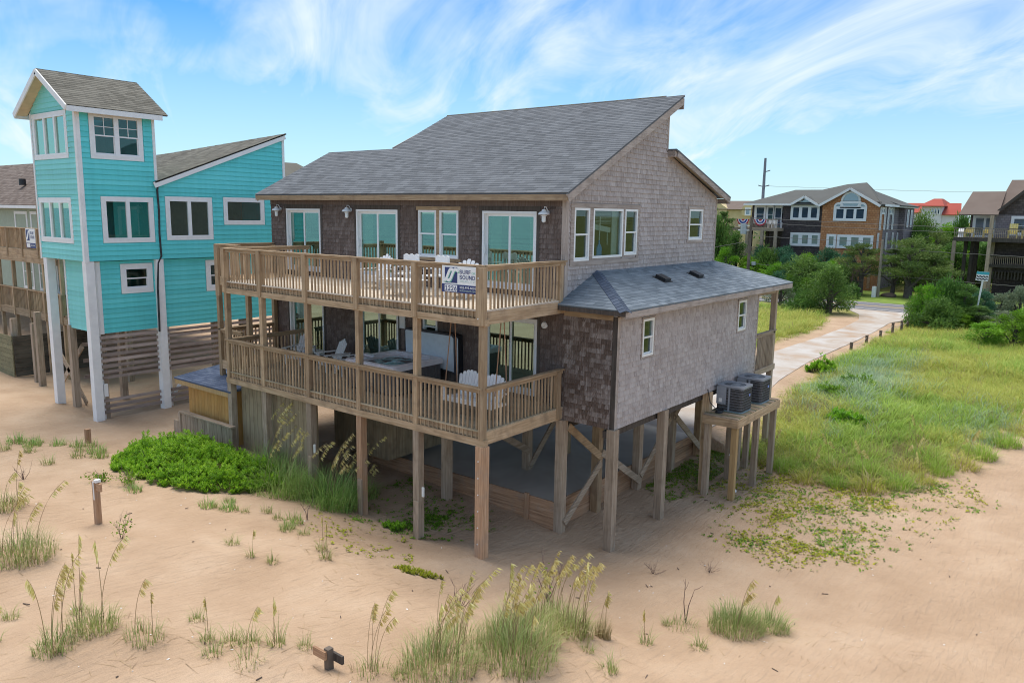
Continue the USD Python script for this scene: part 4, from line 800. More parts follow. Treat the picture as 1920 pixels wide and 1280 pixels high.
for w in lw_r: x0, y0, x1, y1 = w.bounds; window(teal, FTl, x0+.14, y0+.13, x1-.14, y1-.13, 1, True, .14, 'white_paint', glass='glass')
for w in tw_f: x0, y0, x1, y1 = w.bounds; window(teal, FTf, x0+.1, y0+.12, x1-.1, y1-.12, 3, False, .12, 'white_paint', mull=.11)
for F, a0, a1, z0, z1 in ((FTf, -TY-.12, -TY+.03, 5.6, 10.7), (FTf, -TW, -TW+.10, 5.6, 10.7), (FTr, TX, TX+.10, 5.6, 10.7), (FTr, 1.24, 1.34, 8.45, 10.7), (FTl, -.92, -.80, 3.1, 5.62), (FTlf, -TY-.28, -TY-.13, 3.1, 5.62), (FTlf, -TY-2.6, -TY-2.5, 3.1, 5.62), (FTr, 6.66, 6.77, 5.6, 10.38)):
    b = MB(); b.fbox(F, (a0, z0, 0), (a1, z1, .042)); b.put('corner_board', 'white_worn', teal)
# tower roof (ridge runs back from the sea) and the long single slope
ym = (TY+TW)/2; hw = (TW-TY)/2+.32; hh = 1.30; sl = np.hypot(hw, hh); ze = 12.02-hh
for s_ in (-1, 1):
    F = Frame((TX-.40 if s_ < 0 else 1.70, ym+s_*hw, ze), (-s_, 0, 0), V3(0, -s_*hw, hh)/sl)
    rs = roof(teal, F, rect(0, 0, 3.4, sl), 'roof_olive', rng)
    if s_ < 0: share(rs, 'roof_shingle', 'roof_shingles', 'roof_olive', teal)
    else: share(rs, 'roof_shingle', 'roof_shingles', 'roof_olive', teal, 0)
    MB().beam((TX-.42, ym+s_*hw, ze-.10), (TX-.42, ym, ze+hh-.10), .04, .19).put('rake_board', 'white_worn', teal)
    MB().beam((TX-.20, ym+s_*(hw-.02), ze-.08), (TX-.20, ym, ze+hh-.08), .40, .025).put('soffit', 'soffit', teal)
    MB().box((TX-.40, ym+s_*hw-.02, ze-.20), (1.5, ym+s_*hw+.02, ze-.03)).put('fascia', 'white_worn', teal)
MB().box((TX-.38, ym-hw+.02, ze-.16), (1.5, TY-.02, ze-.14)).put('soffit', 'soffit', teal)
L_ = np.hypot(5.62, 2.16)
F = Frame((1.20, TY-.12, 8.40), (0, -1, 0), V3(5.62, 0, 2.16)/L_)
rs = roof(teal, F, Polygon([(0, 0), (0, L_), (-5.6, L_-1.9), (-6.8, L_-2.2), (-6.8, 0)]), 'roof_olive', rng); share(rs, 'slope_shingle', 'slope_shingles', 'roof_olive', teal)
MB().beam((1.18, TY-.10, 8.28), (6.78, TY-.10, 10.43), .04, .2).put('rake_board', 'white_worn', teal)
MB().box((6.62, TY+.15, 8.0), (6.75, TY+3.2, 10.33)).put('rear_wall', 'teal', teal)
b = MB(); F = Frame((9.0, TY+1.6, 8.3), (1, 0, 0), V3(0, 2.4, 1.45)/np.hypot(2.4, 1.45)); b.prism(F, Polygon([(-3, 0), (2.9, 0), (1.3, 2.7), (-3, 2.7)]), -.06, 0); b.put('rear_wing', 'roof_olive', teal)
# posts, skirt of spaced slats, braces, cable
for x, y in ((TX+.12, TY+.12), (TX+.12, TW-.30), (1.26, TY+.12)): MB().box((x-.14, y-.14, h(x, y)-.4), (x+.14, y+.14, 5.64)).put('white_post', 'white_worn', teal)
for x, y in ((-.9, TY+2.5), (-.85, TY+.32), (2.6, TY+2.6), (2.6, TW+2), (4.8, TY+.4), (4.8, TY+2.5), (.9, TY+2.6), (-.3, TW+3.6)): MB().box((x-.11, y-.11, h(x, y)-.4), (x+.11, y+.11, 3.2), rng.random()).put('piling', 'gray_wood_z', teal)
MB().box((-.99, TY+.18, 0), (-.90, TY+.28, 3.1)).put('skirt_post', 'white_worn', teal); MB().box((1.5, TY+.22, 0), (1.6, TY+.30, 3.1)).put('skirt_post', 'white_worn', teal); MB().box((3.9, TY+.22, -.2), (4.0, TY+.30, 3.1)).put('skirt_post', 'white_worn', teal)
for k in range(14):
    z = 2.98-.205*k
    if 8 <= k <= 10: continue
    MB().box((-.95, TY+.14+rng.uniform(0, .01), z-.055+rng.uniform(-.01, .01)), (1.5, TY+.17, z+.05), rng.random()).put('skirt_slat', 'lattice_wood', teal)
    MB().box((1.52, TY+.14+rng.uniform(0, .01), z-.055+rng.uniform(-.01, .01)), (6.8, TY+.17, z+.05), rng.random()).put('skirt_slat', 'lattice_wood', teal)
for k in range(4): MB().box((-.4, TY+2.9, 2.9-.62*k), (6.8, TY+2.93, 3.03-.62*k), rng.random()).put('skirt_slat', 'lattice_wood', teal)
for q in (((-.6, TY+2.4, .2), (-.6, TW+1.5, 2.4)), ((-.6, TW+1.5, .2), (-.6, TY+2.4, 2.4))): MB().beam(*q, .05, .2, tone=rng.random()).put('brace', 'gray_wood_y', teal)
for q in (((1.2, TY+.25, .5), (1.55, TY+.25, 1.3)), ((1.95, TY+.25, .9), (1.6, TY+.25, .4))): MB().beam(*q, .05, .12).put('brace', 'white_worn', teal)
b = MB(); pts = [(1.34, TY-.08, 8.35), (1.30, TY-.05, 8.1), (1.33, TY-.04, 7.4), (1.30, TY-.04, 6.6), (1.32, TY-.04, 5.75), (1.20, TY+.0, 5.5), (1.12, TY-.04, 4.6), (1.10, TY-.05, 3.6), (1.09, TY-.04, 3.0)]; b.tube(pts, .035, 6); b.put('downcable', 'cable', teal, smooth=60)
MB().box((-.99, TY+.02, .9), (-.85, TY+.10, 1.35)).put('meter_box', 'white_worn', teal)

# ---------------------------------------------------------------- brown decked house at the far left
bh = thing('decked_house', 'brown roofed cottage with two grey wooden decks beyond the turquoise house', 'house', (1.5, 30, 0))
rng = random.Random(22)
bx = 1.0
MB().box((4.6, 24.2, 2.6), (12, 56, 7.45)).put('wall', 'sage', bh); 
F = Frame((4.0, 24.0, 7.55), (0, -1, 0), V3(3.3, 0, 2.55)/np.hypot(3.3, 2.55)); l_ = np.hypot(3.3, 2.55)
rs = roof(bh, F, rect(0, 0, -32, l_), 'roof_brown', rng, e=.17); share(rs, 'roof_shingle', 'roof_shingles', 'roof_brown', bh, 200)
MB().box((7.3, 24, 9.6), (11, 56, 10.08)).put('rear_roof', 'roof_brown', bh); MB().box((3.95, 23.98, 7.36), (3.99, 56, 7.52)).put('fascia', 'white_worn', bh)
F = front(4.6)
for a0, a1 in ((-36.6, -34.9), (-34.3, -33.0), (-38.8, -37.2)):
    window(bh, F, a0, 5.35, a1, 7.1, 1, True, .1, 'white_paint'); window(bh, F, a0+.6, 2.95, a1+.3, 4.7, 1, True, .1, 'white_paint')
for zf in (5.62, 2.86):
    MB().box((bx, 22.4 if zf < 4 else 24.6, zf-.04), (4.6, 36, zf)).put('deck_floor', 'deck_wood_y', bh)
    MB().box((bx-.05, 22.4 if zf < 4 else 24.6, zf-.38), (bx, 36, zf-.06), .5).put('deck_rim', 'deck_wood_y', bh)
    y0 = 24.35 if zf < 4 else 24.6
    b = MB(); b.box((bx-.07, y0, zf+.86), (bx+.07, 34, zf+.90)); n = b.put('railing', 'deck_wood_y', bh)
    for y in np.arange(y0+.1, 34, .135): MB().box((bx-.02, y, zf-.05), (bx+.02, y+.045, zf+.86), rng.random()).put('baluster', 'deck_wood_z', n)
    for y in np.arange(y0, 34, 1.72): MB().box((bx-.09, y-.06, zf-.4), (bx-.02, y+.06, zf+.86), rng.random()).put('rail_post', 'deck_wood_z', bh)
for y in np.arange(24.5, 34, 1.72): MB().box((bx+.02, y-.07, 0), (bx+.16, y+.07, 5.3), rng.random()).put('post', 'deck_wood_z', bh)
MB().box((bx-.1, 25.9, 5.55), (bx+.02, 26.06, 7.6)).put('post', 'deck_wood_z', bh); MB().box((bx+.9, 28.0, 5.6), (bx+1.02, 28.12, 7.9)).put('post', 'dark_wood', bh)
MB().box((bx-.05, 24.6, 4.98), (bx+.05, 36, 5.24), .2).put('beam', 'deck_wood_y', bh)
cap = trimesh.creation.cylinder(.18, .35, sections=12); cap.apply_translation((5.3, 39.3, 8.85)); MB().tm(cap).put('roof_vent', 'black', bh)
for y in (24.8, 27.0): MB().box((-.15, y-.1, 0), (.05, y+.1, 2.6), rng.random()).put('post', 'gray_wood_z', bh)
MB().box((-.17, 23.9, 1.5), (-.13, 24.1, 2.6)).put('paint_patch', 'teal', bh)
fn = thing('plank_fence', 'olive plank fence box under the brown decks beside the turquoise house', 'fence', (-.34, 26.4, 0))
for k in range(9):
    z = .1+k*.2
    MB().box((-.36, 26.45, z), (-.32, 33, z+.19), rng.random()).put('plank', 'green_plank', fn); MB().box((-.30, 26.40, z), (3.4, 26.44, z+.19), rng.random()).put('plank', 'dark_plank', fn)

# ---------------------------------------------------------------- shed and low fence beside the deck
shed = thing('garden_shed', 'small honey plywood shed with a blue shingled lean-to roof beside the deck', 'shed', (1.3, 11.7, 0))
rng = random.Random(23)
MB().box((.27, 10.42, .0), (2.5, 13.15, 1.80)).put('shed_wall', 'plywood_new', shed)
for k in range(14): MB().box((.255, 10.43+k*.194, .1), (.269, 10.43+k*.194+.184, 1.70), rng.random()).put('board', 'plywood_new', shed)
F = Frame((-.05, 11.75, 1.90), (0, -1, 0), V3(2.7, 0, .30)/np.hypot(2.7, .3)); rs = roof(shed, F, rect(-1.72, 0, 1.62, np.hypot(2.7, .3)), 'roof_shed', rng, e=.14); share(rs, 'roof_shingle', 'roof_shingles', 'roof_shed', shed)
MB().box((-.03, 10.14, 1.70), (.02, 13.46, 1.85), .9).put('fascia', 'new_wood', shed); MB().beam((0, 13.44, 1.76), (2.6, 13.44, 2.05), .04, .12).put('fascia', 'new_wood', shed)
lf = thing('low_fence', 'low weathered board fence with a flat top rail in front of the plywood shed', 'fence', (-.1, 11.5, 0))
MB().box((-.22, 9.95, .80), (-.02, 13.0, .845), .4).put('top_rail', 'gray_wood_y', lf); MB().box((-.2, 12.94, -.3), (-.08, 13.06, .8)).put('post', 'gray_wood_z', lf)
for k in range(21): MB().box((-.15-rng.uniform(0, .012), 9.98+k*.142, -.3), (-.12, 9.98+k*.142+.128, .80), rng.random()).put('fence_board', 'gray_wood_z', lf)
MB().box((-.13, 13.12, -.4), (-.04, 13.5, .45), .2).put('fence_board', 'gray_wood_z', lf)

# ---------------------------------------------------------------- furniture on the decks
def adirondack(name, label, loc, rz, fan=False, group=None, m_='white_paint'):
    t = thing(name, label, 'chair', loc, rz, group=group, local=True); b = MB()
    for k in range(6): x = .42-k*.085; z = .36-k*.028; MB().box((x, -.27, z-.01), (x+.075, .27, z+.01)).put('seat_slat', m_, t)
    n = 7 if fan else 5; tilt = math.radians(24); F = Frame((-.02, 0, .23), (0, -1, 0), (-math.sin(tilt), 0, math.cos(tilt)))
    for k in range(n):
        c = (k-(n-1)/2); sp = .098 if not fan else .074; hgt = .78-abs(c)*(.055 if not fan else .028)-(.05*(c*c)/4 if fan else 0); a = c*sp; fl = a*(1.0 if not fan else 1.65); w = .042 if not fan else .034
        r_ = w*(1 if not fan else 1.5)
        MB().prism(F, Polygon([(a-w, 0), (a+w, 0), (fl+r_, hgt-.03), (fl+r_*.6, hgt), (fl-r_*.6, hgt), (fl-r_, hgt-.03)]), 0, .02).put('back_slat', m_, t)
    for s in (-1, 1):
        MB().box((.40, s*.29-.02, 0), (.48, s*.29+.02, .52)).put('leg', m_, t); MB().beam((.45, s*.27, .33), (-.42, s*.27, .02), .03, .12).put('leg', m_, t)
        MB().prism(Frame((0, s*.33, .52), (1, 0, 0), (0, 1, 0)), Polygon([(-.36, -.04), (.35, -.075), (.52, -.06), (.55, 0), (.52, .06), (.35, .075), (-.36, .04)]), 0, .022).put('arm', m_, t)
        MB().box((-.34, s*.31-.02, .12), (-.28, s*.31+.02, .52)).put('leg', m_, t)
    MB().beam((-.30, -.34, .505), (-.30, .34, .505), .08, .025).put('back_rail', m_, t); MB().box((.47, -.27, .20), (.49, .27, .36)).put('apron', m_, t)
    return t
adirondack('adirondack_chair', 'white slatted chair on the lower deck beside the far glass door', (2.35, 9.75, Z1), math.radians(197))
adirondack('adirondack_chair', 'middle of the three white slatted chairs on the lower deck', (2.35, 8.05, Z1), math.radians(168))
adirondack('adirondack_chair', 'white slatted chair on the lower deck nearest the hot tub', (2.25, 7.1, Z1), math.radians(158))
adirondack('adirondack_chair', 'white pointed-back chair on the upper deck in front of the middle glass door', (2.0, 5.55, Z2), math.radians(188))
adirondack('adirondack_chair', 'broad fan-backed white chair on the upper deck next to the realty sign', (1.75, 2.15, Z2+.02), math.radians(195), fan=True)
def bar_chair(label, loc, rz):
    t = thing('dining_chair', label, 'chair', loc, rz, local=True); m_ = 'white_paint'
    MB().box((-.24, -.25, .50), (.24, .25, .535)).put('seat', m_, t)
    xs_ = np.linspace(-.27, .27, 19); top_ = 1.02+.018*np.cos(xs_/.27*2*pi*1.5)
    F = Frame((-.24, 0, 0), (0, -1, 0), (0, 0, 1)); MB().prism(F, Polygon([(-.27, .84), (.27, .84)]+list(zip(xs_[::-1], top_[::-1]))), 0, .025).put('crest_rail', m_, t)
    for k in range(5): MB().box((-.24, -.2+k*.09, .53), (-.222, -.16+k*.09, .84)).put('back_slat', m_, t)
    for x in (-.22, .2):
        for y in (-.24, .2): MB().box((x-.01, y, 0), (x+.035, y+.045, .86 if x < 0 else .5)).put('leg', m_, t)
    for y in (-.24, .2): MB().box((-.25, y, .68), (.22, y+.05, .705)).put('arm', m_, t); MB().box((.17, y, .5), (.21, y+.045, .68)).put('arm_post', m_, t)
    return t
bar_chair('white wavy-topped dining chair beside the pointed-back chair on the upper deck', (1.45, 3.95, Z2), math.radians(185))
bar_chair('white wavy-topped dining chair nearer the realty sign on the upper deck', (1.55, 2.95, Z2), math.radians(175))
t = thing('patio_table', 'low white slatted table between the chairs on the upper deck', 'table', (.95, 3.5, Z2), 0, local=True)
for k in range(8): MB().box((-.38+k*.095, -.55, .40), (-.38+k*.095+.085, .55, .425)).put('slat', 'white_paint', t)
for x in (-.32, .28):
    for y in (-.48, .43): MB().box((x, y, 0), (x+.05, y+.05, .40)).put('leg', 'white_paint', t)
MB().box((-.34, -.5, .33), (-.30, .5, .40)).put('apron', 'white_paint', t)
t = thing('patio_table', 'small white side table against the wall by the middle glass door', 'table', (2.55, 4.9, Z2), 0, local=True)
for k in range(5): MB().box((-.23+k*.095, -.25, .46), (-.23+k*.095+.085, .25, .48)).put('slat', 'white_paint', t)
for x in (-.22, .18):
    for y in (-.23, .19): MB().box((x, y, 0), (x+.04, y+.04, .46)).put('leg', 'white_paint', t)

def rrect(x0, y0, x1, y1, r): return sbox(x0+r, y0+r, x1-r, y1-r).buffer(r, quad_segs=6)
t = thing('hot_tub', 'square hot tub full of bubbling water with a pale rim on the lower deck', 'hot tub', (1.9, 4.88, Z1), 0, local=True)
FZ = lambda z: Frame((0, 0, z), (1, 0, 0), (0, 1, 0))
MB().prism(FZ(0), rrect(-.96, -.96, .96, .96, .14), .04, .70).put('skirt', 'tub_skirt', t)
for k in range(13):
    for s in (-1, 1): MB().box((-.84+k*.132, s*.965-.008, .06), (-.84+k*.132+.122, s*.965+.008, .69), rng.random()).put('skirt_board', 'tub_skirt', t); MB().box((s*.965-.008, -.84+k*.132, .06), (s*.965+.008, -.84+k*.132+.122, .69), rng.random()).put('skirt_board', 'tub_skirt', t)
ring = rrect(-1.02, -1.02, 1.02, 1.02, .16).difference(rrect(-.82, -.82, .82, .82, .34))
b = MB(); b.prism(FZ(0), ring, .68, .80); b.prism(FZ(0), ring.buffer(-.035), .80, .83); n = b.put('rim', 'tub_rim', t)
inner = rrect(-.84, -.84, .84, .84, .25).difference(rrect(-.70, -.70, .70, .70, .25)); MB().prism(FZ(0), inner, .55, .72).put('basin', 'tub_rim', t)
gx = np.linspace(-.84, .84, 40); X, Y = np.meshgrid(gx, gx, indexing='ij'); Z = .70+.022*(meshkit.fbm(np.stack([X*7, Y*7, 0*X], -1), 3, 3)-.5)+.03*np.exp(-((X+.1)**2+(Y+.1)**2)/.04)
i, j = np.meshgrid(np.arange(39), np.arange(39), indexing='ij'); q = np.stack([i*40+j, (i+1)*40+j, (i+1)*40+j+1, i*40+j+1], -1).reshape(-1, 4)
MB().add(np.c_[X.ravel(), Y.ravel(), Z.ravel()], q).put('tub_water', 'tub_water', t, smooth=True)
for x, y, rz_ in ((.78, .0, 0), (-.2, .84, 0), (-.72, .62, 1)): MB().prism(FZ(0), shapely.affinity.translate(rrect(-.09, -.22, .09, .22, .06) if not rz_ else rrect(-.2, -.1, .2, .1, .06), x, y), .80, .86).put('headrest', 'tub_rim', t)
t = thing('tub_cover', 'folded padded hot tub cover standing on edge against the house wall', 'cover', (3.0, 4.45, Z1+.3), 0, local=True)
F = Frame((-.10, 0, 0), (0, -1, 0), (-.05, 0, 1)); sh_ = Polygon([(-1.0, .30), (1.0, .1), (1.02, 1.15), (.92, 1.24), (-.94, 1.24), (-1.0, 1.17)])
MB().prism(F, sh_, -.15, 0).put('cover_back', 'cover_gray', t); MB().prism(F, sh_.buffer(-.05), .001, .012).put('cover_face', 'cover_face', t)
MB().prism(F, Polygon([(.9, -.25), (1.06, -.25), (1.06, 1.18), (.9, 1.22)]), -.28, -.16).put('cover_flap', 'black', t)
b = MB(); b.tube([(-.16, -1.06, 1.18), (-.18, -1.14, 1.14), (-.22, -1.18, .6), (-.25, -1.22, -.2)], .022, 8); b.put('lifter_arm', 'steel', t, smooth=60)
# porch swing on ropes
t = thing('porch_swing', 'white double fan-backed swing hanging on ropes at the deck corner', 'swing', (1.05, 1.0, Z1), 0, local=True)
for k in range(5): MB().box((-.42+k*.1, -.78, .44-.012*k), (-.42+k*.1+.085, .78, .46-.012*k)).put('seat_slat', 'white_paint', t)
F = Frame((.02, 0, .42), (0, -1, 0), (.28, 0, .96))
for c0 in (-.39, .39):
    for k in range(7):
        c = k-3; a = c*.088; hg = .66-.014*c*c; fl = a*1.22; MB().prism(F, Polygon([(c0+a-.037, 0), (c0+a+.037, 0), (c0+fl+.05, hg-.03), (c0+fl+.02, hg), (c0+fl-.02, hg), (c0+fl-.05, hg-.03)]), 0, .02).put('back_slat', 'white_paint', t)
for y in (-.80, 0, .80): MB().box((-.45, y-.045, .64), (.12, y+.045, .665)).put('arm', 'white_paint', t); MB().box((-.42, y-.02, .36), (-.36, y+.02, .64)).put('arm_post', 'white_paint', t)
MB().box((-.44, -.80, .34), (-.42, .80, .44)).put('apron', 'white_paint', t); MB().box((-.42, -.8, .36), (.08, -.76, .42)).put('frame', 'white_paint', t); MB().box((-.42, .76, .36), (.08, .8, .42)).put('frame', 'white_paint', t)
for y in (-.8, .8):
    for x in (-.36, .10): b = MB(); b.tube([(x, y, .60), (x*.25-.05, y*.98, 2.42)], .014, 6); b.put('rope', 'rope', t)

# realty sign on the upper railing
t = thing('realty_sign', 'white and navy realty sign with house number 1226 on the upper railing', 'sign', (-.09, .62, 5.98), 0)
F = Frame((-.10, 1.16, 5.68), (0, -1, 0), (0, 0, 1)); SW, SH = 1.10, .60
MB().fbox(F, (0, 0, -.012), (SW, SH, 0)).put('panel', 'sign_white', t); MB().fbox(F, (0, 0, .0005), (SW, .185, .003)).put('navy_band', 'navy', t)
MB().fbox(F, (.09, .02, .004), (.47, .17, .006)).put('number_plate', 'sign_white', t)
def text(s, a, b_, hgt, m_, c=.006, bold=True, width=None, name='lettering'):
    m = meshkit.text_mesh(s, hgt, .002, bold); v = m.vertices.copy(); w = v[:, 0].max()-v[:, 0].min(); v[:, 0] -= v[:, 0].min()
    if width: v[:, 0] *= width/w
    MB().add(F(np.c_[v[:, 0]+a, v[:, 1]+b_, v[:, 2]+c]), m.faces).put(name, m_, t)
text('1226', .105, .042, .105, 'navy', .0065, width=.35); text('252.995.5001', .55, .105, .045, 'sign_white', .004, width=.48); text('surforsound.com', .55, .04, .042, 'sign_pale', .004, False, width=.48)
text('SURF', .54, .435, .085, 'navy', .001, width=.33); text('OR', .90, .437, .045, 'sign_mint', .001, False, width=.10); text('SOUND', .54, .315, .085, 'navy', .001, width=.46); text('REALTY', .55, .245, .045, 'sign_pale', .001, False, width=.45)
MB().fbox(F, (.09, .215, .0005), (.47, .565, .003)).put('logo_square', 'navy', t)
s_ = np.linspace(0, 1, 40); u_ = s_*2*pi
def wave(dx, dy, m_, c, wd):
    xs_ = .03+s_*.30+dx; ys = .40+dy-.125*np.cos(pi*np.clip((s_-.12)/.62, 0, 1))*1.0; ys = np.where(s_ > .74, .40+dy+.125-.03*((s_-.74)/.26)**2, ys)
    ln = shapely.LineString(list(zip(xs_, ys))).buffer(wd, cap_style=1); MB().prism(F, ln.intersection(rect(.02, .2, .56, .6)), c, c+.0015).put('logo_wave', m_, t)
wave(.045, -.022, 'sign_mint', .0032, .030); wave(.175, -.022, 'sign_mint', .0052, .030); wave(.03, 0, 'sign_white', .0085, .034); wave(.16, 0, 'sign_white', .0105, .034)
F = Frame((.90, 27.4, 5.65), (0, -1, 0), (0, 0, 1))
t = thing('realty_sign', 'small white and navy sign on the brown house railing at the left edge', 'sign', (.9, 27.4, 5.7), 0)
MB().fbox(F, (0, 0, -.012), (1.0, .85, 0)).put('panel', 'sign_white', t); MB().fbox(F, (0, 0, .0005), (1.0, .22, .003)).put('navy_band', 'navy', t); MB().fbox(F, (.06, .32, .0005), (.4, .8, .003)).put('logo_square', 'navy', t)
text('SURF', .48, .6, .12, 'navy', .001, width=.4); text('SOUND', .48, .42, .12, 'navy', .001, width=.45)
xs_ = np.linspace(0, 1, 20); MB().prism(F, shapely.LineString(list(zip(.1+xs_*.26, .56-.16*np.cos(xs_*pi)))).buffer(.055), .0032, .005).put('logo_wave', 'sign_white', t); MB().fbox(F, (.06, .03, .004), (.42, .19, .006)).put('number_plate', 'sign_white', t); text('252.995.5001', .5, .09, .05, 'sign_white', .004, width=.42)

# blue paddle behind the wide gable window
t = thing('paddle', 'blue plastic paddle with a white shaft standing inside the wide gable window', 'paddle', (4.98, .12, 6.3), 0)
F = right(.13, 4.98, 6.30); MB().prism(F, Polygon([(-.12, .03), (-.06, .0), (.06, .0), (.12, .03), (.125, .28), (.07, .36), (.03, .40), (.02, .5), (-.02, .5), (-.03, .40), (-.07, .36), (-.125, .28)]), 0, .025).put('blade', 'paddle_blue', t); b = MB(); b.tube([(4.98, .12, 6.8), (5.0, .12, 7.42)], .014, 8); b.put('shaft', 'white_paint', t)

# ---------------------------------------------------------------- air conditioners on their platform
t = thing('equipment_platform', 'tall wooden platform on posts carrying two air conditioners beside the grey wall', 'platform', (10.2, -2.1, -.9))
rng = random.Random(24)
for k in range(25): MB().box((8.46+k*.139, -2.70, 1.565), (8.46+k*.139+.130, -1.62, 1.60), rng.random()).put('deck_board', ('gray_wood_y', 'green_plank', 'deck_wood_y')[k % 3], t)
MB().box((8.45, -2.74, 1.32), (11.95, -2.70, 1.57)).put('rim_joist', 'deck_wood_x', t); MB().box((8.42, -2.72, 1.32), (8.45, -1.62, 1.57)).put('rim_joist', 'deck_wood_y', t); MB().box((11.93, -2.70, 1.32), (11.97, -1.62, 1.57)).put('rim_joist', 'deck_wood_y', t)
for x, y in ((8.58, -2.60), (10.3, -2.60), (11.8, -2.60), (8.58, -1.75), (10.3, -1.75), (11.8, -1.75)): MB().box((x-.085, y-.085, h(x, y)-.4), (x+.085, y+.085, 1.56), rng.random()).put('post', ('gray_wood_z', 'new_wood')[(x, y) == (8.58, -2.60)], t)
b = MB(); b.tube([(9.1, -2.45, -.1), (9.1, -2.45, .25), (9.0, -2.30, .32)], .035, 8); b.put('drain_pipe', 'pvc', t, smooth=50); b = MB(); b.tube([(8.9, -2.40, -.86), (9.15, -2.5, -.83)], .06, 8); b.put('drain_pipe', 'pvc', t, smooth=50)
def ac(label, loc):
    t = thing('air_conditioner', label, 'air conditioner', loc, 0, local=True); w = .40
    MB().prism(FZ(0), rrect(-w, -w, w, w, .10), .03, .74).put('coil', 'ac_gray', t); MB().prism(FZ(0), rrect(-w-.015, -w-.015, w+.015, w+.015, .11), 0, .035).put('base', 'ac_base', t)
    ringp = rrect(-w-.01, -w-.01, w+.01, w+.01, .11)
    for k in range(8):
        z = .11+k*.083; MB().prism(FZ(0), ringp.difference(ringp.buffer(-.016)), z, z+.010).put('guard_wire', 'ac_panel', t)
    for k in range(54):                                       # vertical louvre wires, joined
        pass
    b = MB(); per = ringp.exterior; L = per.length
    for k in range(72): p = per.interpolate(L*k/72); b.box((p.x-.004, p.y-.004, .05), (p.x+.004, p.y+.004, .73))
    b.put('louvre_wires', 'ac_gray', t, kind='stuff')
    MB().prism(FZ(0), rrect(-w-.03, -w-.03, w+.03, w+.03, .12).difference(Point(0, 0).buffer(.335)), .74, .80).put('top', 'ac_top', t); MB().prism(FZ(0), Point(0, 0).buffer(.335), .70, .745).put('fan_well', 'black', t)
    b = MB()
    for r_ in np.linspace(.07, .33, 8): m = trimesh.creation.torus(r_, .0055, 28, 4); m.apply_translation((0, 0, .80+.05*(1-(r_/.33)**2))); b.tm(m)
    for a in range(6): an = a*pi/3; b.tube([(.34*math.cos(an)*s, .34*math.sin(an)*s, .80+.05*(1-s*s)) for s in (1, .6, .2)], .006, 4)
    b.put('fan_grille', 'ac_top', t)
    b = MB(); b.tm(trimesh.creation.cylinder(.08, .05, sections=16, transform=trimesh.transformations.translation_matrix((0, 0, .75))))
    for a in range(3): an = a*2*pi/3; b.beam((0, 0, .755), (.30*math.cos(an), .30*math.sin(an), .755), .14, .008)
    b.put('fan', 'ac_top', t)
    MB().box((-w-.012, .10, .22), (-w-.04, .40, .75)).put('control_panel', 'ac_panel', t); MB().box((-w-.045, .22, .28), (-w-.040, .32, .40)).put('label', 'white_paint', t)
    MB().box((-w-.03, -.02, .0), (-w-.005, .03, .74)).put('corner_post', 'ac_panel', t)
    MB().prism(Frame((.16, -w-.012, .50), (1, 0, 0), (0, 0, 1)), shapely.affinity.scale(Point(0, 0).buffer(.05), 1.2, .8), 0, .006).put('badge', 'badge', t)
ac('dark louvred air conditioner nearer the camera on the wooden platform', (9.55, -2.13, 1.60)); ac('dark louvred air conditioner at the far end of the wooden platform', (11.15, -2.13, 1.60))
b = MB()
for k in range(5): b.tube([(8.85+.13*math.cos(a)+.02*k, -1.95+.10*math.sin(a), 1.62+.012*k) for a in np.linspace(0, 6.2, 18)], .012, 5)
b.tube([(8.8, -1.95, 1.64), (8.7, -1.72, 1.9), (8.7, -1.62, 2.3)], .015, 5)
t = b.put('cable_coil', 'cable', label='loose coil of black cable on the platform beside the nearer air conditioner', cat='cable')

# stakes in the sand
def stake(label, x, y, top, w=.06, m_='red_wood_z', rag=False):
    t = thing('stake', label, 'post', (x, y, h(x, y))); z = h(x, y)
    MB().box((x-w, y-w, z-.4), (x+w, y+w, z+top), .4).put('post', m_, t)
    if rag: MB().box((x-.03, y-w-.20, z+top-.20), (x+.02, y-w, z+top-.02), .4).put('block', 'red_wood_y', t); MB().box((x-w-.015, y-w-.02, z+top), (x+w-.02, y-w-.12, z+top+.06)).put('rag', 'white_worn', t); MB().box((x-w-.012, y-w+.01, z+top-.42), (x-w-.002, y-w+.05, z+top)).put('rag', 'white_worn', t)
    return t
stake('square wooden stake with a white rag on top, standing in the open sand', -5.80, 6.32, 1.0, rag=True)
stake('short wooden stake in the sand in front of the turquoise house', -2.8, 13.75, .45, w=.07)
t = thing('stake', 'grey post with two nailed crosspieces at the bottom edge of the sand', 'post', (-6.38, -2.46, .6)); x, y = -6.33, -2.38; z = h(x, y)
MB().box((x-.05, y-.05, z-.4), (x+.05, y+.05, z+.34), .3).put('post', 'pole_wood', t); MB().box((x-.09, y-.02, z+.18), (x-.05, y+.26, z+.31), .3).put('crosspiece', 'red_wood_y', t); MB().box((x+.05, y-.24, z+.13), (x+.09, y+.06, z+.26), .3).put('crosspiece', 'dark_wood', t)

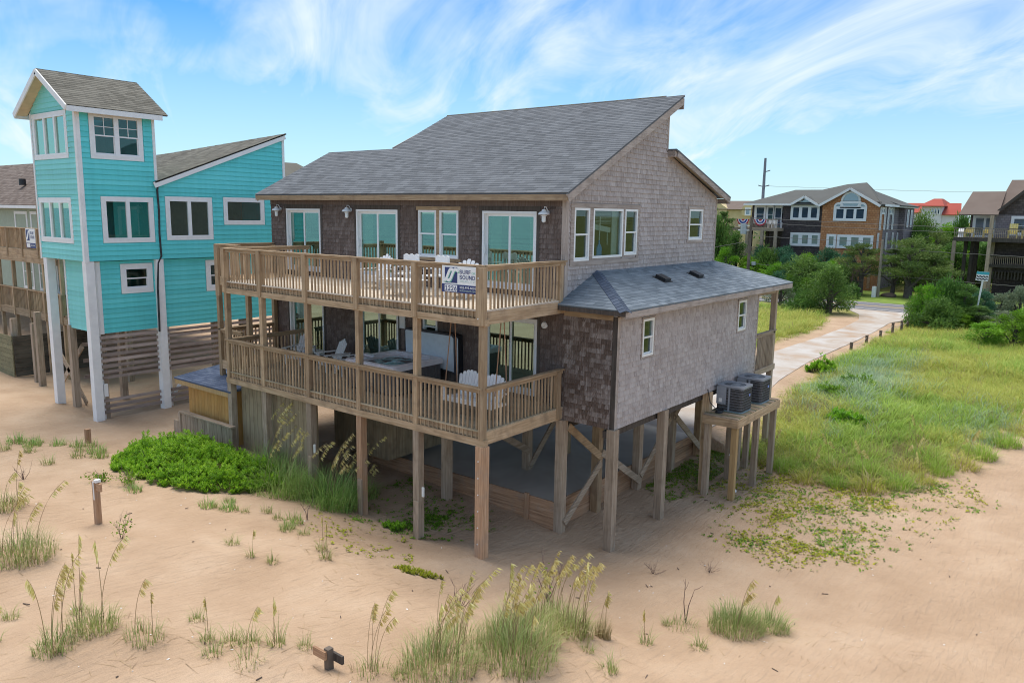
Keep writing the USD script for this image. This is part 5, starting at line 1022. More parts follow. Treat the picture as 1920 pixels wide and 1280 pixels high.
# ---------------------------------------------------------------- houses across the road
rng = random.Random(31)
oh = thing('shingled_house', 'large house with orange shingled front, arched windows and grey hipped roof across the road', 'house', (80, 18, -.4))
OX = 80.0; FO = front(OX)
MB().box((OX, 16.53, -.6), (93, 21.1, 9.15)).put('dark_wall', 'far_dark', oh)
MB().box((OX+.6, 21.11, 6.1), (93, 25.1, 9.15)).put('porch_wall', 'far_dark', oh); MB().box((86, 21.1, -.5), (93, 25, 6.0)).put('rear_wall', 'far_dark', oh)
MB().prism(FO, Polygon([(-16.525, -.6), (-10.65, -.6), (-10.65, 9.2), (-13.58, 10.75), (-16.525, 9.2)]), -3, .25).put('orange_wall', 'far_orange', oh)
MB().box((OX+.02, 10.66, -.6), (94.5, 16.52, 9.2)).put('grey_wall', 'far_gray', oh); MB().box((90.5, 10.0, 5.0), (95.5, 10.65, 9.2)).put('bay', 'far_gray', oh)
def quad(m_, pts, name='roof', th=.12, parent=None):
    p = np.array(pts, float); n = np.cross(p[1]-p[0], p[2]-p[0]); n /= np.linalg.norm(n); n *= np.sign(n[2]) or 1
    k = len(p); f = [[0, i, i+1] for i in range(1, k-1)]; f2 = [[k, k+i+1, k+i] for i in range(1, k-1)]; s = [[i, (i+1) % k, k+(i+1) % k] for i in range(k)]+[[i, k+(i+1) % k, k+i] for i in range(k)]
    MB().add(np.vstack([p, p-n*th]), f+f2+s).put(name, m_, parent or oh)
# hipped roofs
quad('roof_far', [(79.3, 25.7, 9.2), (79.3, 16.2, 9.2), (84.2, 16.2, 10.95), (84.2, 21.2, 10.95)]); quad('roof_far', [(79.3, 25.7, 9.2), (84.2, 21.2, 10.95), (90, 25.7, 9.2)])
quad('roof_far', [(80.2, 16.8, 9.45), (80.2, 10.4, 9.45), (85.5, 13.4, 11.8), (85.5, 15.6, 11.6), (84.2, 18.0, 10.95)]); quad('roof_far', [(79.5, 10.2, 9.2), (95.5, 9.8, 9.2), (88, 13.0, 10.9), (85.5, 13.4, 11.8)]); quad('roof_far', [(96.5, 9.6, 9.2), (96.5, 13.5, 10.1), (86, 13.4, 10.6), (86, 9.6, 9.2)])
for (yc, hw_, z0, zp, x1) in ((13.58, 3.3, 9.08, 10.98, 84.5), (18.55, 1.45, 9.25, 10.1, 82.5)):
    for s in (-1, 1):
        quad('roof_far', [(79.35, yc+s*hw_, z0), (79.35, yc, zp), (x1, yc, zp), (x1, yc+s*hw_, z0)] if s > 0 else [(79.35, yc, zp), (79.35, yc+s*hw_, z0), (x1, yc+s*hw_, z0), (x1, yc, zp)])
        MB().beam((79.33, yc+s*hw_, z0-.12), (79.33, yc, zp-.12), .08, .26).put('rake_board', 'white_paint', oh)
MB().prism(FO, Polygon([(-19.9, 9.1), (-17.2, 9.1), (-18.55, 9.95)]), -2, .1).put('dormer_wall', 'far_dark', oh)
for y0, y1 in ((20.0, 25.7), (16.9, 17.1)): MB().box((79.25, y0, 8.98), (79.33, y1, 9.2)).put('fascia', 'white_paint', oh)
MB().box((79.5, 9.75, 8.95), (96.5, 9.83, 9.2)).put('fascia', 'white_paint', oh)
def win(a0, b0, a1, b1, n=1, F=FO, c=.33, hung=False, casing=.18, parent=None, mull=.2, glass='glass_far'):
    # solid backing keeps the room dark behind the pane
    o = Frame(F.pt(0, 0, c), F.u, F.v); window(parent or oh, o, a0, b0, a1, b1, n, hung, casing, 'white_paint', .10, glass, mull=mull)
    MB().fbox(o, (a0+.05, b0+.05, -.05), (a1-.05, b1-.05, -.042)).put('blind', ('far_blind', 'sage')[b1 < 6], parent or oh)
def arch(ac, b0, r, F=FO, c=.35, parent=None):
    o = Frame(F.pt(0, 0, c), F.u, F.v); th = np.linspace(0, pi, 22); pl = Polygon([(ac+r*math.cos(t), b0+r*math.sin(t)) for t in th]); big = Polygon([(ac+(r+.2)*math.cos(t), b0+(r+.2)*math.sin(t)) for t in th])
    n = MB().prism(o, big.difference(pl), -.05, .04).put('arch_frame', 'white_paint', parent or oh); MB().prism(o, pl, -.05, -.02).put('pane', 'glass_far', n); MB().prism(o, pl, -.08, -.06).put('blind', 'far_blind', parent or oh)
# big arched window in the orange gable, dark wing window with its own arch, the lower rows
win(-15.05, 7.50, -11.90, 8.72, 3, mull=.28, casing=.2); win(-14.45, 8.86, -12.5, 9.35, 1, casing=.14); arch(-13.48, 9.52, .85)
for s, ac in ((-1, -14.72), (1, -12.23)): arch(ac, 8.86, .32)
win(-15.62, 4.42, -14.90, 5.62, 1); win(-14.45, 4.42, -10.95, 5.6, 3, mull=.45)
win(-20.0, 7.5, -17.05, 8.88, 3, mull=.35, c=.07); arch(-18.55, 9.1, .62, c=.20); win(-19.85, 4.5, -16.75, 5.7, 3, mull=.45, c=.07)
Fp = front(OX+.6)
for a0, a1, b0, b1 in ((-24.6, -23.5, 7.0, 8.85), (-23.2, -22.4, 7.0, 8.85), (-22.3, -21.4, 6.2, 8.8), (-21.2, -20.9+.0, 7.0, 8.85)): win(a0, b0, max(a1, a0+.6), b1, 1, Fp, .07, hung=True)
Fr = right(10.66)
for x in (81.0, 83.0, 84.6, 86.8): win(x, 6.5, x+.5, 8.8, 1, Fr, .07, casing=.14)
win(81.6, 8.2, 82.9, 8.8, 2, Fr, .07, casing=.1); win(85.2, 8.2, 86.7, 8.8, 2, Fr, .07, casing=.1)
for x in (80.6, 84.5, 87.5, 90, 92.4): win(x, 4.2, x+.5, 5.9, 1, Fr, .07, casing=.14)
win(91.5, 6.8, 92.1, 8.6, 1, right(10.0), .07, casing=.16); win(93.4, 6.8, 94.0, 8.6, 1, right(10.0), .07, casing=.16)
# its side decks with railings and bunting
for zf, y1 in ((6.35, 26.5), (3.1, 26.6)):
    MB().box((77.6, 20.9, zf-.35), (81, y1, zf)).put('deck', 'gray_wood_y', oh)
    n = MB().box((77.6, 20.9, zf+.92), (77.7, y1, zf+1.0)).put('railing', 'gray_wood_y', oh)
    for k in range(36): MB().box((77.62, 20.95+k*.155, zf), (77.68, 21.0+k*.155, zf+.92)).put('baluster', 'gray_wood_z', n)
for x, y in ((77.7, 21.0), (77.7, 22.6), (77.7, 24.4), (77.7, 26.4), (80.5, 23), (80.5, 25), (84, 26.4), (84, 22)): MB().box((x-.16, y-.16, -.5), (x+.16, y+.16, 6.1)).put('post', ('gray_wood_z', 'dark_wood')[x > 80], oh)
for k in range(16): MB().box((78.6, 10.75, .0+k*.22), (83, 10.82, .12+k*.22)).put('slat', 'gray_wood_x', oh) if k < 12 else None
for j, yc in enumerate((24.95, 22.85)):
    t = thing('bunting', ['striped red, white and blue fan bunting at the left end of the far deck railing', 'striped red, white and blue fan bunting in the middle of the far deck railing'][j], 'flag', (77.5, yc, 7.3))
    for k, (r0, r1, m_) in enumerate(((.0, .2, 'red_cloth'), (.2, .32, 'white_paint'), (.32, .50, 'blue_cloth'), (.50, .60, 'white_paint'), (.60, .74, 'red_cloth'))):
        th = np.linspace(pi, 2*pi, 20); pl = Polygon([(r1*math.cos(a), r1*math.sin(a)) for a in th]+[(max(r0, .001)*math.cos(a), max(r0, .001)*math.sin(a)) for a in th[::-1]])
        MB().prism(front(77.52, yc, 7.33), pl, 0, .02).put('stripe', m_, t)
for j, y in enumerate((22.0, 21.5)):
    t = thing('deck_chair', ['white chair on the far upper deck nearer the bunting', 'white chair on the far upper deck nearer the dark wall'][j], 'chair', (78.3, y, 6.35))
    MB().box((78.2, y-.25, 6.75), (78.7, y+.25, 6.8)).put('seat', 'white_paint', t); MB().box((78.7, y-.25, 6.8), (78.75, y+.25, 7.35)).put('backrest', 'white_paint', t)
    for s in (-1, 1): MB().box((78.2, y+s*.22-.03, 6.35), (78.26, y+s*.22+.03, 6.98)).put('leg', 'white_paint', t); MB().box((78.7, y+s*.22-.03, 6.35), (78.75, y+s*.22+.03, 6.75)).put('leg', 'white_paint', t)

# brown house on tall posts at the right edge
dh = thing('stilt_house', 'brown gabled house on tall posts with a deck of yellow chairs at the right edge', 'house', (81, -3, -.4)); BX = 80.0
MB().box((BX+2, -12, 5.5), (90, 1.9, 8.3)).put('wall', 'far_brown', dh); MB().box((BX+.3, -12, 2.4), (90, -.6, 5.4)).put('lower_wall', 'far_dark', dh)
MB().prism(front(BX+1), Polygon([(.29, 8.2), (5.0, 12.75), (9.7, 8.2)]), -4, 0).put('gable', 'far_brown', dh); MB().box((BX+1.0, -12, 5.9), (BX+2, -.5, 8.25)).put('wall', 'far_gray', dh)
quad('roof_brown', [(79.6, 2.7, 8.2), (79.6, -.8, 8.2), (84, -.8, 10.64), (84, 2.25, 10.64)], parent=dh); quad('roof_brown', [(81.2, -.35, 8.7), (81.2, -14, 8.7), (86, -14, 11.9), (86, -1.0, 11.9)], parent=dh)
quad('roof_brown', [(80.4, -.2, 8.15), (80.4, -5.0, 12.85), (86, -5.0, 12.85), (86, -.2, 8.15)], parent=dh); quad('roof_brown', [(80.4, -5.0, 12.85), (80.4, -9.8, 8.15), (86, -9.8, 8.15), (86, -5, 12.85)], parent=dh)
MB().beam((80.36, -.2, 8.05), (80.36, -5, 12.75), .08, .28).put('rake_board', 'dark_wood', dh)
MB().box((77.9, -12, 5.48), (82, 2.72, 5.87), .2).put('deck', 'dark_wood', dh); n = MB().box((77.9, -12, 6.74), (78.0, 2.72, 6.84)).put('railing', 'dark_wood', dh)
for k in range(80): MB().box((77.92, 2.65-k*.165, 5.87), (77.97, 2.69-k*.165, 6.74)).put('baluster', 'gray_wood_z', n)
n = MB().box((79.6, -12, 4.0), (79.7, -.5, 4.1)).put('railing', 'dark_wood', dh); MB().box((79.5, -12, 2.9), (80.3, -.5, 3.2)).put('deck', 'dark_wood', dh)
for k in range(60): MB().box((79.62, -.55-k*.17, 3.2), (79.67, -.50-k*.17, 4.0)).put('baluster', 'gray_wood_z', n)
for x, y in ((78.0, 2.6), (80.5, 1.9), (80.6, 1.3), (82.5, 1.1), (84, 1.4), (86, 1.6), (78.0, -.5), (78, -4.2), (80, -.6), (80, -5)): MB().box((x-.16, y-.16, -.7), (x+.16, y+.16, 8.1 if x < 79 and y < 0 else 5.5), rng.random()).put('post', ('gray_wood_z', 'dark_wood')[x > 80], dh)
for k in range(24): MB().box((79.9, -.6-k*.28, 1.7), (79.95, -.5-k*.28, 2.5)).put('slat', 'dark_wood', dh)
MB().box((82, -12, -.6), (90, -.7, 2.3)).put('rear_wall', 'far_dark', dh)
win(-1.5, 5.95, .35, 7.95, 2, front(BX+2), .07, parent=dh); win(2.0, 6.3, 5.2, 7.9, 2, front(BX+1), .07, parent=dh, hung=True)
for j, (y, lb) in enumerate(((1.45, 'first yellow deck chair on the stilt house, beside the glass door'), (-.2, 'second yellow deck chair on the stilt house, by the roof post'), (-2.3, 'tall yellow chair on the stilt house deck'), (-3.5, 'yellow chair at the right edge of the stilt house deck'))):
    t = thing('deck_chair', lb, 'chair', (78.7, y, 5.87)); hh_ = 1.45 if j == 2 else 1.0
    MB().box((78.5, y-.38, 6.28), (79.1, y+.38, 6.36)).put('seat', 'yellow_chair', t)
    for k in range(4): MB().box((79.1, y-.36+k*.185, 6.3), (79.16, y-.20+k*.185, 5.87+hh_)).put('back_slat', 'yellow_chair', t)
    for s in (-1, 1): MB().box((78.5, y+s*.38-.05, 5.87), (78.6, y+s*.38+.05, 6.6)).put('leg', 'yellow_chair', t); MB().box((78.45, y+s*.38-.08, 6.56), (79.15, y+s*.38+.08, 6.62)).put('arm', 'yellow_chair', t)
    for s in (-1, 1): MB().box((79.06, y+s*.36-.05, 5.87), (79.16, y+s*.36+.05, 6.3)).put('leg', 'yellow_chair', t)
t = thing('deck_chair', 'white folding chair at the left end of the stilt house deck', 'chair', (78.7, 2.2, 5.87))
MB().beam((78.4, 2.2, 5.87), (79.0, 2.2, 6.75), .5, .05).put('backrest', 'white_paint', t); MB().beam((79.0, 2.2, 5.87), (78.4, 2.2, 6.45), .5, .05).put('seat', 'white_paint', t)

# farther houses
wh = thing('red_roof_house', 'white house with red hipped roofs far behind the pines', 'house', (140, 15, 0))
MB().box((140.2, 11.9, -.5), (152, 16.4, 8.6)).put('wall', 'white_wall', wh); MB().box((140, 14.3, 7.0), (150, 17.5, 10.1)).put('wall', 'white_wall', wh); MB().box((140.2, 17.4, -.5), (152, 21, 8.9)).put('wall', 'white_wall', wh)
quad('roof_red', [(139.3, 17.9, 10.05), (139.3, 13.9, 10.05), (144, 15.2, 11.4), (144, 16.4, 11.4)], parent=wh); quad('roof_red', [(139.3, 13.9, 10.05), (151, 13.9, 10.05), (146, 15.2, 11.4), (144, 15.2, 11.4)], parent=wh)
quad('roof_red', [(139.6, 14.25, 8.6), (139.6, 11.3, 8.6), (144, 12.0, 10.6), (144, 14.25, 10.6)], parent=wh); quad('roof_red', [(139.6, 21.5, 8.9), (139.6, 17.5, 8.9), (144, 17.5, 10.6), (144, 20.8, 10.6)], parent=wh)
for y in (15.8, 15.3, 14.8): win(-y-.2, 8.6, -y+.2, 9.7, 1, front(140), .07, parent=wh, casing=.08)
win(-12.9, 6.0, -12.4, 6.9, 1, front(140), .07, parent=wh, casing=.08)
yh = thing('yellow_house', 'cream yellow house with brown gabled roof seen past the gable eave', 'house', (160, 62, 0))
MB().box((160, 55, -.5), (172, 66, 9.6)).put('wall', 'cream', yh); quad('roof_brown', [(159.3, 64.5, 9.4), (159.3, 54.5, 9.4), (165, 56.5, 11.4), (165, 63.5, 11.4)], parent=yh)
MB().prism(front(159.5), Polygon([(-66, 6), (-61.5, 6), (-61.5, 9.6), (-64.2, 11.3), (-66, 10.2)]), -3, 0).put('gable', 'cream', yh); MB().prism(front(159.5), Polygon([(-58, 8), (-55, 8), (-55, 9.8), (-56.5, 11), (-58, 9.8)]), -3, 0).put('gable', 'cream', yh)
for y in (56.5, 64.8): win(-y-.5, 8.2, -y+.5, 9.6, 1, front(159.5), .07, parent=yh, casing=.2)
win(-65.5, 6.4, -63.5, 7.8, 2, front(159.5), .07, parent=yh, casing=.2); quad('roof_brown', [(166, 56, 9.2), (166, 50, 9.2), (170, 50, 10.6), (170, 56, 10.6)], parent=yh)

# poles, wires, road-side things
def pole(label, x, y, z0, z1, r, m_, name='utility_pole'):
    t = thing(name, label, 'utility pole', (x, y, z0)); b = MB(); b.tube([(x, y, z0-.5), (x, y, (z0+z1)/2), (x, y, z1)], [r*1.15, r, r*.75], 10); b.put('pole', m_, t, smooth=50); return t
P1 = pole('dark utility pole carrying a grey transformer in front of the deck with bunting', 70, 21.05, -.4, 7.6, .17, 'pole_wood')
b = MB(); m = trimesh.creation.cylinder(.36, 1.1, sections=14); m.apply_translation((69.8, 21.75, 6.3)); b.tm(m); b.put('transformer', 'steel', P1, smooth=40); b = MB()
for z in (6.1, 6.6): b.box((69.6, 21.9, z), (69.7, 22.3, z+.12)); b.box((69.7, 21.1, z), (69.8, 21.5, z+.1))
b.put('bracket', 'white_worn', P1); m = trimesh.creation.cylinder(.25, .35, sections=12); m.apply_translation((69.7, 20.35, 2.6)); MB().tm(m).put('street_light', 'steel', P1, smooth=40)
P2 = pole('pale wooden utility pole on the lawn in front of the big pine', 73, 8.3, -.4, 5.5, .15, 'pole_pale'); P3 = pole('brown utility pole standing among the pines', 95, 6.7, -.4, 6.5, .17, 'pole_pale')
P4 = pole('tall steel transmission pole rising behind the orange shingled house', 170, 57.2, 0, 21.4, .38, 'pole_steel', 'transmission_pole')
for z, s in ((14.8, 1), (14.8, -1), (18.2, -1)): MB().beam((170, 57.2, z), (170, 57.2+s*1.3, z+.35), .2, .2).put('arm', 'pole_steel', P4)
def wire(label, p, q, sag, r=.022):
    s = np.linspace(0, 1, 14)[:, None]; pts = np.array(p)+(np.array(q)-np.array(p))*s; pts[:, 2] -= sag*4*(s*(1-s))[:, 0]
    b = MB(); b.tube(pts, r, 5); b.put('power_line', 'wire', label=label, cat='power line')
wire('upper thin wire crossing in front of the orange house windows', (70, 21.05, 7.5), (76, -40, 6.9), .5); wire('second thin wire just below the upper one before the orange house', (70, 21.05, 7.0), (76, -40, 6.5), .5)
wire('middle wire running from the transformer pole past the pines', (70, 21.05, 5.6), (73, 8.3, 5.3), .1); wire('wire continuing from the lawn pole towards the stilt house', (73, 8.3, 4.6), (77, -40, 4.2), .3)
wire('lowest wire sagging in front of the thicket and the stilt house', (70, 21.05, 2.6), (73, 8.3, 1.9), .1); wire('lowest wire on the right, level with the blue sign', (73, 8.3, 1.9), (74, -40, 1.4), .3)
wire('slack wire from the transformer pole to the left', (70, 21.05, 5.0), (60, 40, 2.6), .6); wire('slanting guy wire from the pine pole to the thicket', (95, 6.7, 6.3), (88, 11.5, 3.8), .2); wire('high wire from the transmission pole to the right', (170, 57.2, 15), (190, -80, 13), 1.0, .03)
t = thing('route_sign', 'tilted blue and white striped sign on a thin pale pole by the bushes', 'sign', (52.0, -3.1, -.4)); x, y = 52.0, -3.1; b = MB(); b.tube([(x, y, -.6), (x+.05, y-.12, 1.5), (x+.1, y-.28, 3.6)], .06, 8); b.put('pole', 'pvc', t, smooth=50)
F = Frame((x+.02, y+.20, 3.25), (0, -1, -.04), (0, -.06, 1)); MB().fbox(F, (0, 0, -.03), (.78, .66, 0)).put('panel', 'white_paint', t); MB().fbox(F, (0, .46, .002), (.78, .66, .006)).put('stripe', 'blue_sign', t)
for z in (.08, .26):
    u_ = np.linspace(.05, .73, 30); ln = shapely.LineString(list(zip(u_, z+.05+.035*np.sin(u_*30)))).buffer(.035); MB().prism(F, ln, .002, .006).put('stripe', 'black', t)
MB().box((72.1, 8.35, -.4), (72.5, 8.7, .75)).put('utility_box', 'white_paint', label='white metal utility box at the foot of the lawn pole', cat='utility box')
m = trimesh.creation.icosphere(2, .5); m.vertices = m.vertices*(1.1, 1.5, .6)*(0.8+.5*meshkit.fbm(m.vertices*2, 3, 2)[:, None]); m.apply_translation((73.8, 7.4, -.25)); MB().tm(m).put('boulder', 'driftwood', label='brown boulder on the lawn beside the road', cat='rock', smooth=50)
for i, ((x, y), lb) in enumerate(zip([(49.3, .75), (47.3, .75), (45.5, .95), (43.2, 1.2), (36.4, 1.3), (40.0, 1.3)], ['rope fence post nearest the road', 'second rope fence post from the road', 'third rope fence post from the road, leaning over the drive edge', 'fourth rope fence post from the road, low in the grass', 'short rope fence post nearest the beach house, nearly hidden in grass', 'fifth rope fence post from the road, deep in grass'])):
    z = h(x, y); t = thing('rope_post', lb, 'post', (x, y, z)); MB().box((x-.075, y-.075, z-.3), (x+.075, y+.075, z+(.75 if i < 3 else .45))).put('post', 'pole_wood', t)
    m = trimesh.creation.cylinder(.10, .05, sections=10); m.apply_translation((x, y, z+(.77 if i < 3 else .47))); MB().tm(m).put('cap', 'pole_wood', t)
b = MB(); pts = []
RP = [(49.3, .75, .6), (47.3, .75, .6), (45.5, .95, .6), (43.2, 1.2, .35), (40, 1.3, .35), (36.4, 1.3, .35)]
for p, q in zip(RP[:-1], RP[1:]):
    for s in np.linspace(0, .9, 6): pts.append((p[0]+(q[0]-p[0])*s, p[1]+(q[1]-p[1])*s, h(p[0], p[1])+p[2]+(q[2]-p[2])*s-.22*4*s*(1-s)*.7))
b.tube(pts, .014, 5); b.put('fence_rope', 'rope_pale', label='slack rope strung between the drive-side fence posts', cat='rope')

# ---------------------------------------------------------------- trees and shrubs
def leafquads(P, N, size, rng, aspect=1.7, tone=None):
    """Small leaf-sized faces at P, turned roughly along N."""
    n = len(P); d = rng.normal(size=(n, 3))*.75+N; d /= np.linalg.norm(d, axis=1, keepdims=True)
    a = np.cross(d, rng.normal(size=(n, 3))); a /= np.linalg.norm(a, axis=1, keepdims=True); s = (size*(.6+.8*rng.random(n)))[:, None]
    tip = P+d*s*aspect; m = P+d*s*aspect*.45
    V = np.stack([P, m+a*s*.42, tip, m-a*s*.42], 1).reshape(-1, 3); q = np.arange(4*n).reshape(-1, 4)
    t = np.repeat(rng.random(n) if tone is None else tone, 4); return V, q, t
def tree(kind, m_, w, hgt, seed, name, label, cat, loc, group=None, local=True):
    r = np.random.default_rng(seed); t = thing(name, label, cat, loc, r.random()*6, group=group, local=True); rad = w/2
    style = {'pine': (13, .50, .30, 1.0), 'juniper': (12, .62, .75, .95), 'cedar': (11, .55, .9, 1.05), 'bright': (12, .55, .7, .9), 'gray': (9, .48, .6, .8), 'bush': (8, .6, .8, 1.0)}[kind]
    k, rr, flat, dens = style; cs = []
    for i in range(k):
        f = (i+.5)/k; ang = i*2.4+r.random(); z = hgt*(.14+.76*f) if kind in ('pine', 'juniper', 'cedar') else hgt*(.14+.66*f)
        if kind == 'pine': z = hgt*(.36+.58*f)
        prof = {'pine': 1-.55*f, 'juniper': 1-.62*f, 'cedar': 1-.72*f, 'bright': .85-.3*f, 'gray': .8, 'bush': .7}[kind]
        rd = rad*prof*(.35+.55*r.random()) if i < k-1 else 0
        cs.append((rd*math.cos(ang), rd*math.sin(ang), z, rad*rr*(.55+.5*r.random())*(1-.35*f)))
    b = MB(); b.tube([(0, 0, -.3), (.03*w, .02*w, hgt*.35), (0, .03*w, hgt*.78)], [.055*w+.03, .04*w+.02, .02], 7); b.put('trunk', 'bark', t, smooth=60)
    b = MB()
    for c in cs: z0 = max(.05*hgt, c[2]-.35*hgt*r.random()-.1*hgt); b.tube([(0, 0, z0), (c[0]*.55, c[1]*.55, (z0+c[2])/2+.04*hgt), (c[0], c[1], c[2])], [.022*w+.01, .015*w+.008, .008], 5)
    b.put('limbs', 'bark', t, smooth=60)
    n = int(650*dens); PP, NN, TT = [], [], []
    for c in cs:
        d = r.normal(size=(n, 3)); d /= np.linalg.norm(d, axis=1, keepdims=True); lump = .55+.9*meshkit.noise(d*2.2+c[2]*3+seed, seed)
        rad_ = c[3]*lump*(r.random(n)**.45); p = d*rad_[:, None]*(1, 1, flat if kind == 'pine' else .8) + np.array(c[:3])
        if kind == 'pine': p[:, 2] += .10*hgt*(np.hypot(p[:, 0]-c[0], p[:, 1]-c[1])/c[3]-.5)*.4
        PP.append(p); NN.append(d*(1, 1, .6)+(0, 0, .45)); TT.append(np.full(n, r.random()*.55)+r.random(n)*.45)
    P, N, T = np.vstack(PP), np.vstack(NN), np.concatenate(TT); ok = P[:, 2] > .0; P, N, T = P[ok], N[ok], T[ok]
    V, q, tn = leafquads(P, N, (.075 if kind != 'pine' else .065)*(.75+w*.09), r, 2.0 if kind in ('pine', 'juniper', 'cedar') else 1.5, T)
    b = MB(); b.add(V, q, tn); b.put('crown', m_, t); return t
KIND = {'juniper': ('juniper', 'juniper', 'dark green juniper', 'tree'), 'pine': ('pine', 'pine_tree', 'spreading pine tree', 'tree'), 'cedar': ('blue_cedar', 'cedar_bush', 'blue-green cedar bush', 'bush'), 'bright': ('bright_shrub', 'green_bush', 'bright green bush', 'bush'), 'gray': ('gray_shrub', 'gray_bush', 'twiggy grey-green bush', 'bush'), 'bush': ('juniper', 'round_bush', 'round clipped bush', 'bush')}
PLACE = {'a': 'left of the drive near the road', 'b': 'in the thicket before the orange shingled house', 'c': 'on the lawn between the orange house and the stilt house', 'd': 'in the wood behind the pine tree lawn', 'e': 'right of the drive by the rope fence', 'f': 'at the right edge of the grass field', 'g': 'left of the orange house beyond the gable'}
TREES = [('juniper', 55.2, 8.1, 3.8, 4.3, 'a', 'bushy dark juniper leaning over the road end left of the drive'), ('gray', 58.3, 13.3, 2.5, 2.7, 'a', 'twiggy grey bush just past the side porch post'), ('juniper', 54.8, 9.9, 1.4, 3.2, 'a', 'low dark bush under the juniper left of the drive'), ('bush', 69.2, 9.9, 1.4, 2.6, 'a', 'round green bush across the road beside the lawn'),
 ('pine', 76, 26.7, 8.4, 4.3, 'g', 'tall pine against the grey gable wall, left of the far decks'), ('juniper', 75, 24.6, 6.3, 3.4, 'g', 0), ('juniper', 72, 25.8, 6.5, 3.7, 'g', 0), ('bright', 70, 23.8, 5.1, 3.6, 'g', 'bright green bush below the far decks'), ('bright', 74, 22.7, 4.0, 3.1, 'g', 'bright green bush behind the transformer pole'),
 ('cedar', 77, 22.3, 4.4, 3.8, 'b', 0), ('cedar', 77, 19.4, 4.6, 4.3, 'b', 0), ('bright', 76, 16.7, 4.4, 4.2, 'b', 0), ('cedar', 76, 14.5, 4.5, 3.9, 'b', 0), ('bright', 72, 21.3, 3.6, 3.6, 'b', 0), ('bright', 71, 18.2, 3.4, 3.5, 'b', 0), ('juniper', 71, 15.6, 3.7, 4.6, 'b', 0), ('juniper', 71, 13.3, 3.4, 3.9, 'b', 0), ('juniper', 72, 11.8, 3.0, 2.8, 'b', 0),
 ('pine', 73.5, 10.2, 5.2, 4.2, 'c', 'pine with bare grey twigs in front of the orange wall'), ('pine', 74, 5.7, 5.8, 6.0, 'c', 'widest pine tree, right of the lawn pole'), ('pine', 75, 7.4, 4.9, 3.3, 'c', 'slim pine beside the lawn pole'), ('pine', 75, 3.6, 4.5, 4.6, 'c', 'pine nearest the posts of the stilt house'),
 ('juniper', 100, 9.6, 8.3, 4.5, 'd', 0), ('bright', 98, 6.5, 8.1, 4.3, 'd', 0), ('juniper', 98, 4.9, 7.0, 3.4, 'd', 0), ('pine', 92, 6.6, 6.4, 4.8, 'd', 'pine standing in the wood behind the lawn'), ('juniper', 86, 3.6, 5.5, 3.8, 'd', 0), ('bright', 95, 1.2, 5.6, 3.5, 'd', 0), ('juniper', 92, -.1, 4.7, 2.7, 'd', 0), ('juniper', 95, 2.2, 5.2, 3.9, 'd', 0), ('juniper', 95, 9.1, 5.8, 4.0, 'd', 0), ('juniper', 104, 13, 7.5, 5, 'd', 0), ('bright', 108, 8, 8, 5, 'd', 0),
 ('bright', 51.2, -.1, 3.5, 2.9, 'e', 'upright light green bush at the road end of the rope fence'), ('juniper', 51.9, .5, 2.1, 2.6, 'e', 0), ('juniper', 52.2, -1.1, 3.0, 2.9, 'e', 0), ('juniper', 52.2, -2.4, 3.3, 2.9, 'e', 0), ('juniper', 49.9, -1.2, 1.9, 3.5, 'e', 0), ('cedar', 54.5, -3.1, 2.7, 2.8, 'e', 'blue-green cedar bush behind the tilted sign'), ('gray', 55.7, -4.3, 2.7, 2.5, 'e', 0), ('gray', 55.6, -5.5, 3.4, 2.5, 'e', 0), ('gray', 57.5, -3.2, 2.3, 2.1, 'e', 0), ('gray', 57, -6.6, 3.2, 2.6, 'e', 0),
 ('bright', 43.6, -4.9, 1.7, 3.0, 'f', 'low bright green bush at the left of three beside the sign pole'), ('bright', 44.4, -6.3, 2.6, 2.7, 'f', 'middle bright green bush at the right edge of the field'), ('bright', 45.6, -7.3, 3.3, 2.6, 'f', 'tallest bright green bush at the right picture edge'), ('juniper', 60, -9, 3.4, 3.5, 'e', 0), ('juniper', 63, 22, 2.2, 3.5, 'a', 'low juniper by the road behind the porch roof'), ('juniper', 58, 19, 2.4, 3.6, 'a', 'dark juniper hidden behind the porch roof edge')]
TREES = [(k, x, y, hh_*1.08, w*(1.3 if pl in 'bcd' else 1.1), pl, lb) for k, x, y, hh_, w, pl, lb in TREES]
TREES += [('bright', 69.6, 24.5, 2.6, 3.4, 'b', 'low bright bush at the foot of the transformer pole'), ('juniper', 69.4, 22.2, 2.3, 3.4, 'b', 0), ('bright', 69.3, 19.6, 2.4, 3.6, 'b', 0), ('cedar', 69.5, 17.0, 2.6, 3.4, 'b', 0), ('bright', 69.2, 14.4, 2.2, 3.4, 'b', 0), ('juniper', 69.8, 12.3, 2.0, 3.0, 'b', 0), ('cedar', 74, 17.9, 4.3, 3.8, 'b', 0), ('juniper', 74, 20.6, 4.0, 4.0, 'b', 0), ('bright', 74, 13.2, 4.2, 3.6, 'b', 0), ('cedar', 74.5, 11.9, 4.6, 3.2, 'b', 0),
 ('juniper', 84, 7.2, 6.2, 4.6, 'd', 0), ('bright', 84, 4.9, 5.6, 4.2, 'd', 0), ('juniper', 88, 1.2, 5.0, 4.2, 'd', 0), ('bright', 90, 4.0, 6.2, 4.6, 'd', 0), ('pine', 79, 4.6, 5.0, 5.0, 'c', 'pine behind the widest pine on the lawn'), ('juniper', 112, 16, 8.5, 6, 'd', 0), ('juniper', 53.8, -1.9, 2.6, 3.6, 'e', 0), ('bright', 50.6, -2.6, 1.6, 2.6, 'e', 'low bright bush in front of the tilted sign pole')]
PLACE.update(h='in the hedge across the road', i='in the scrub before the tilted sign')
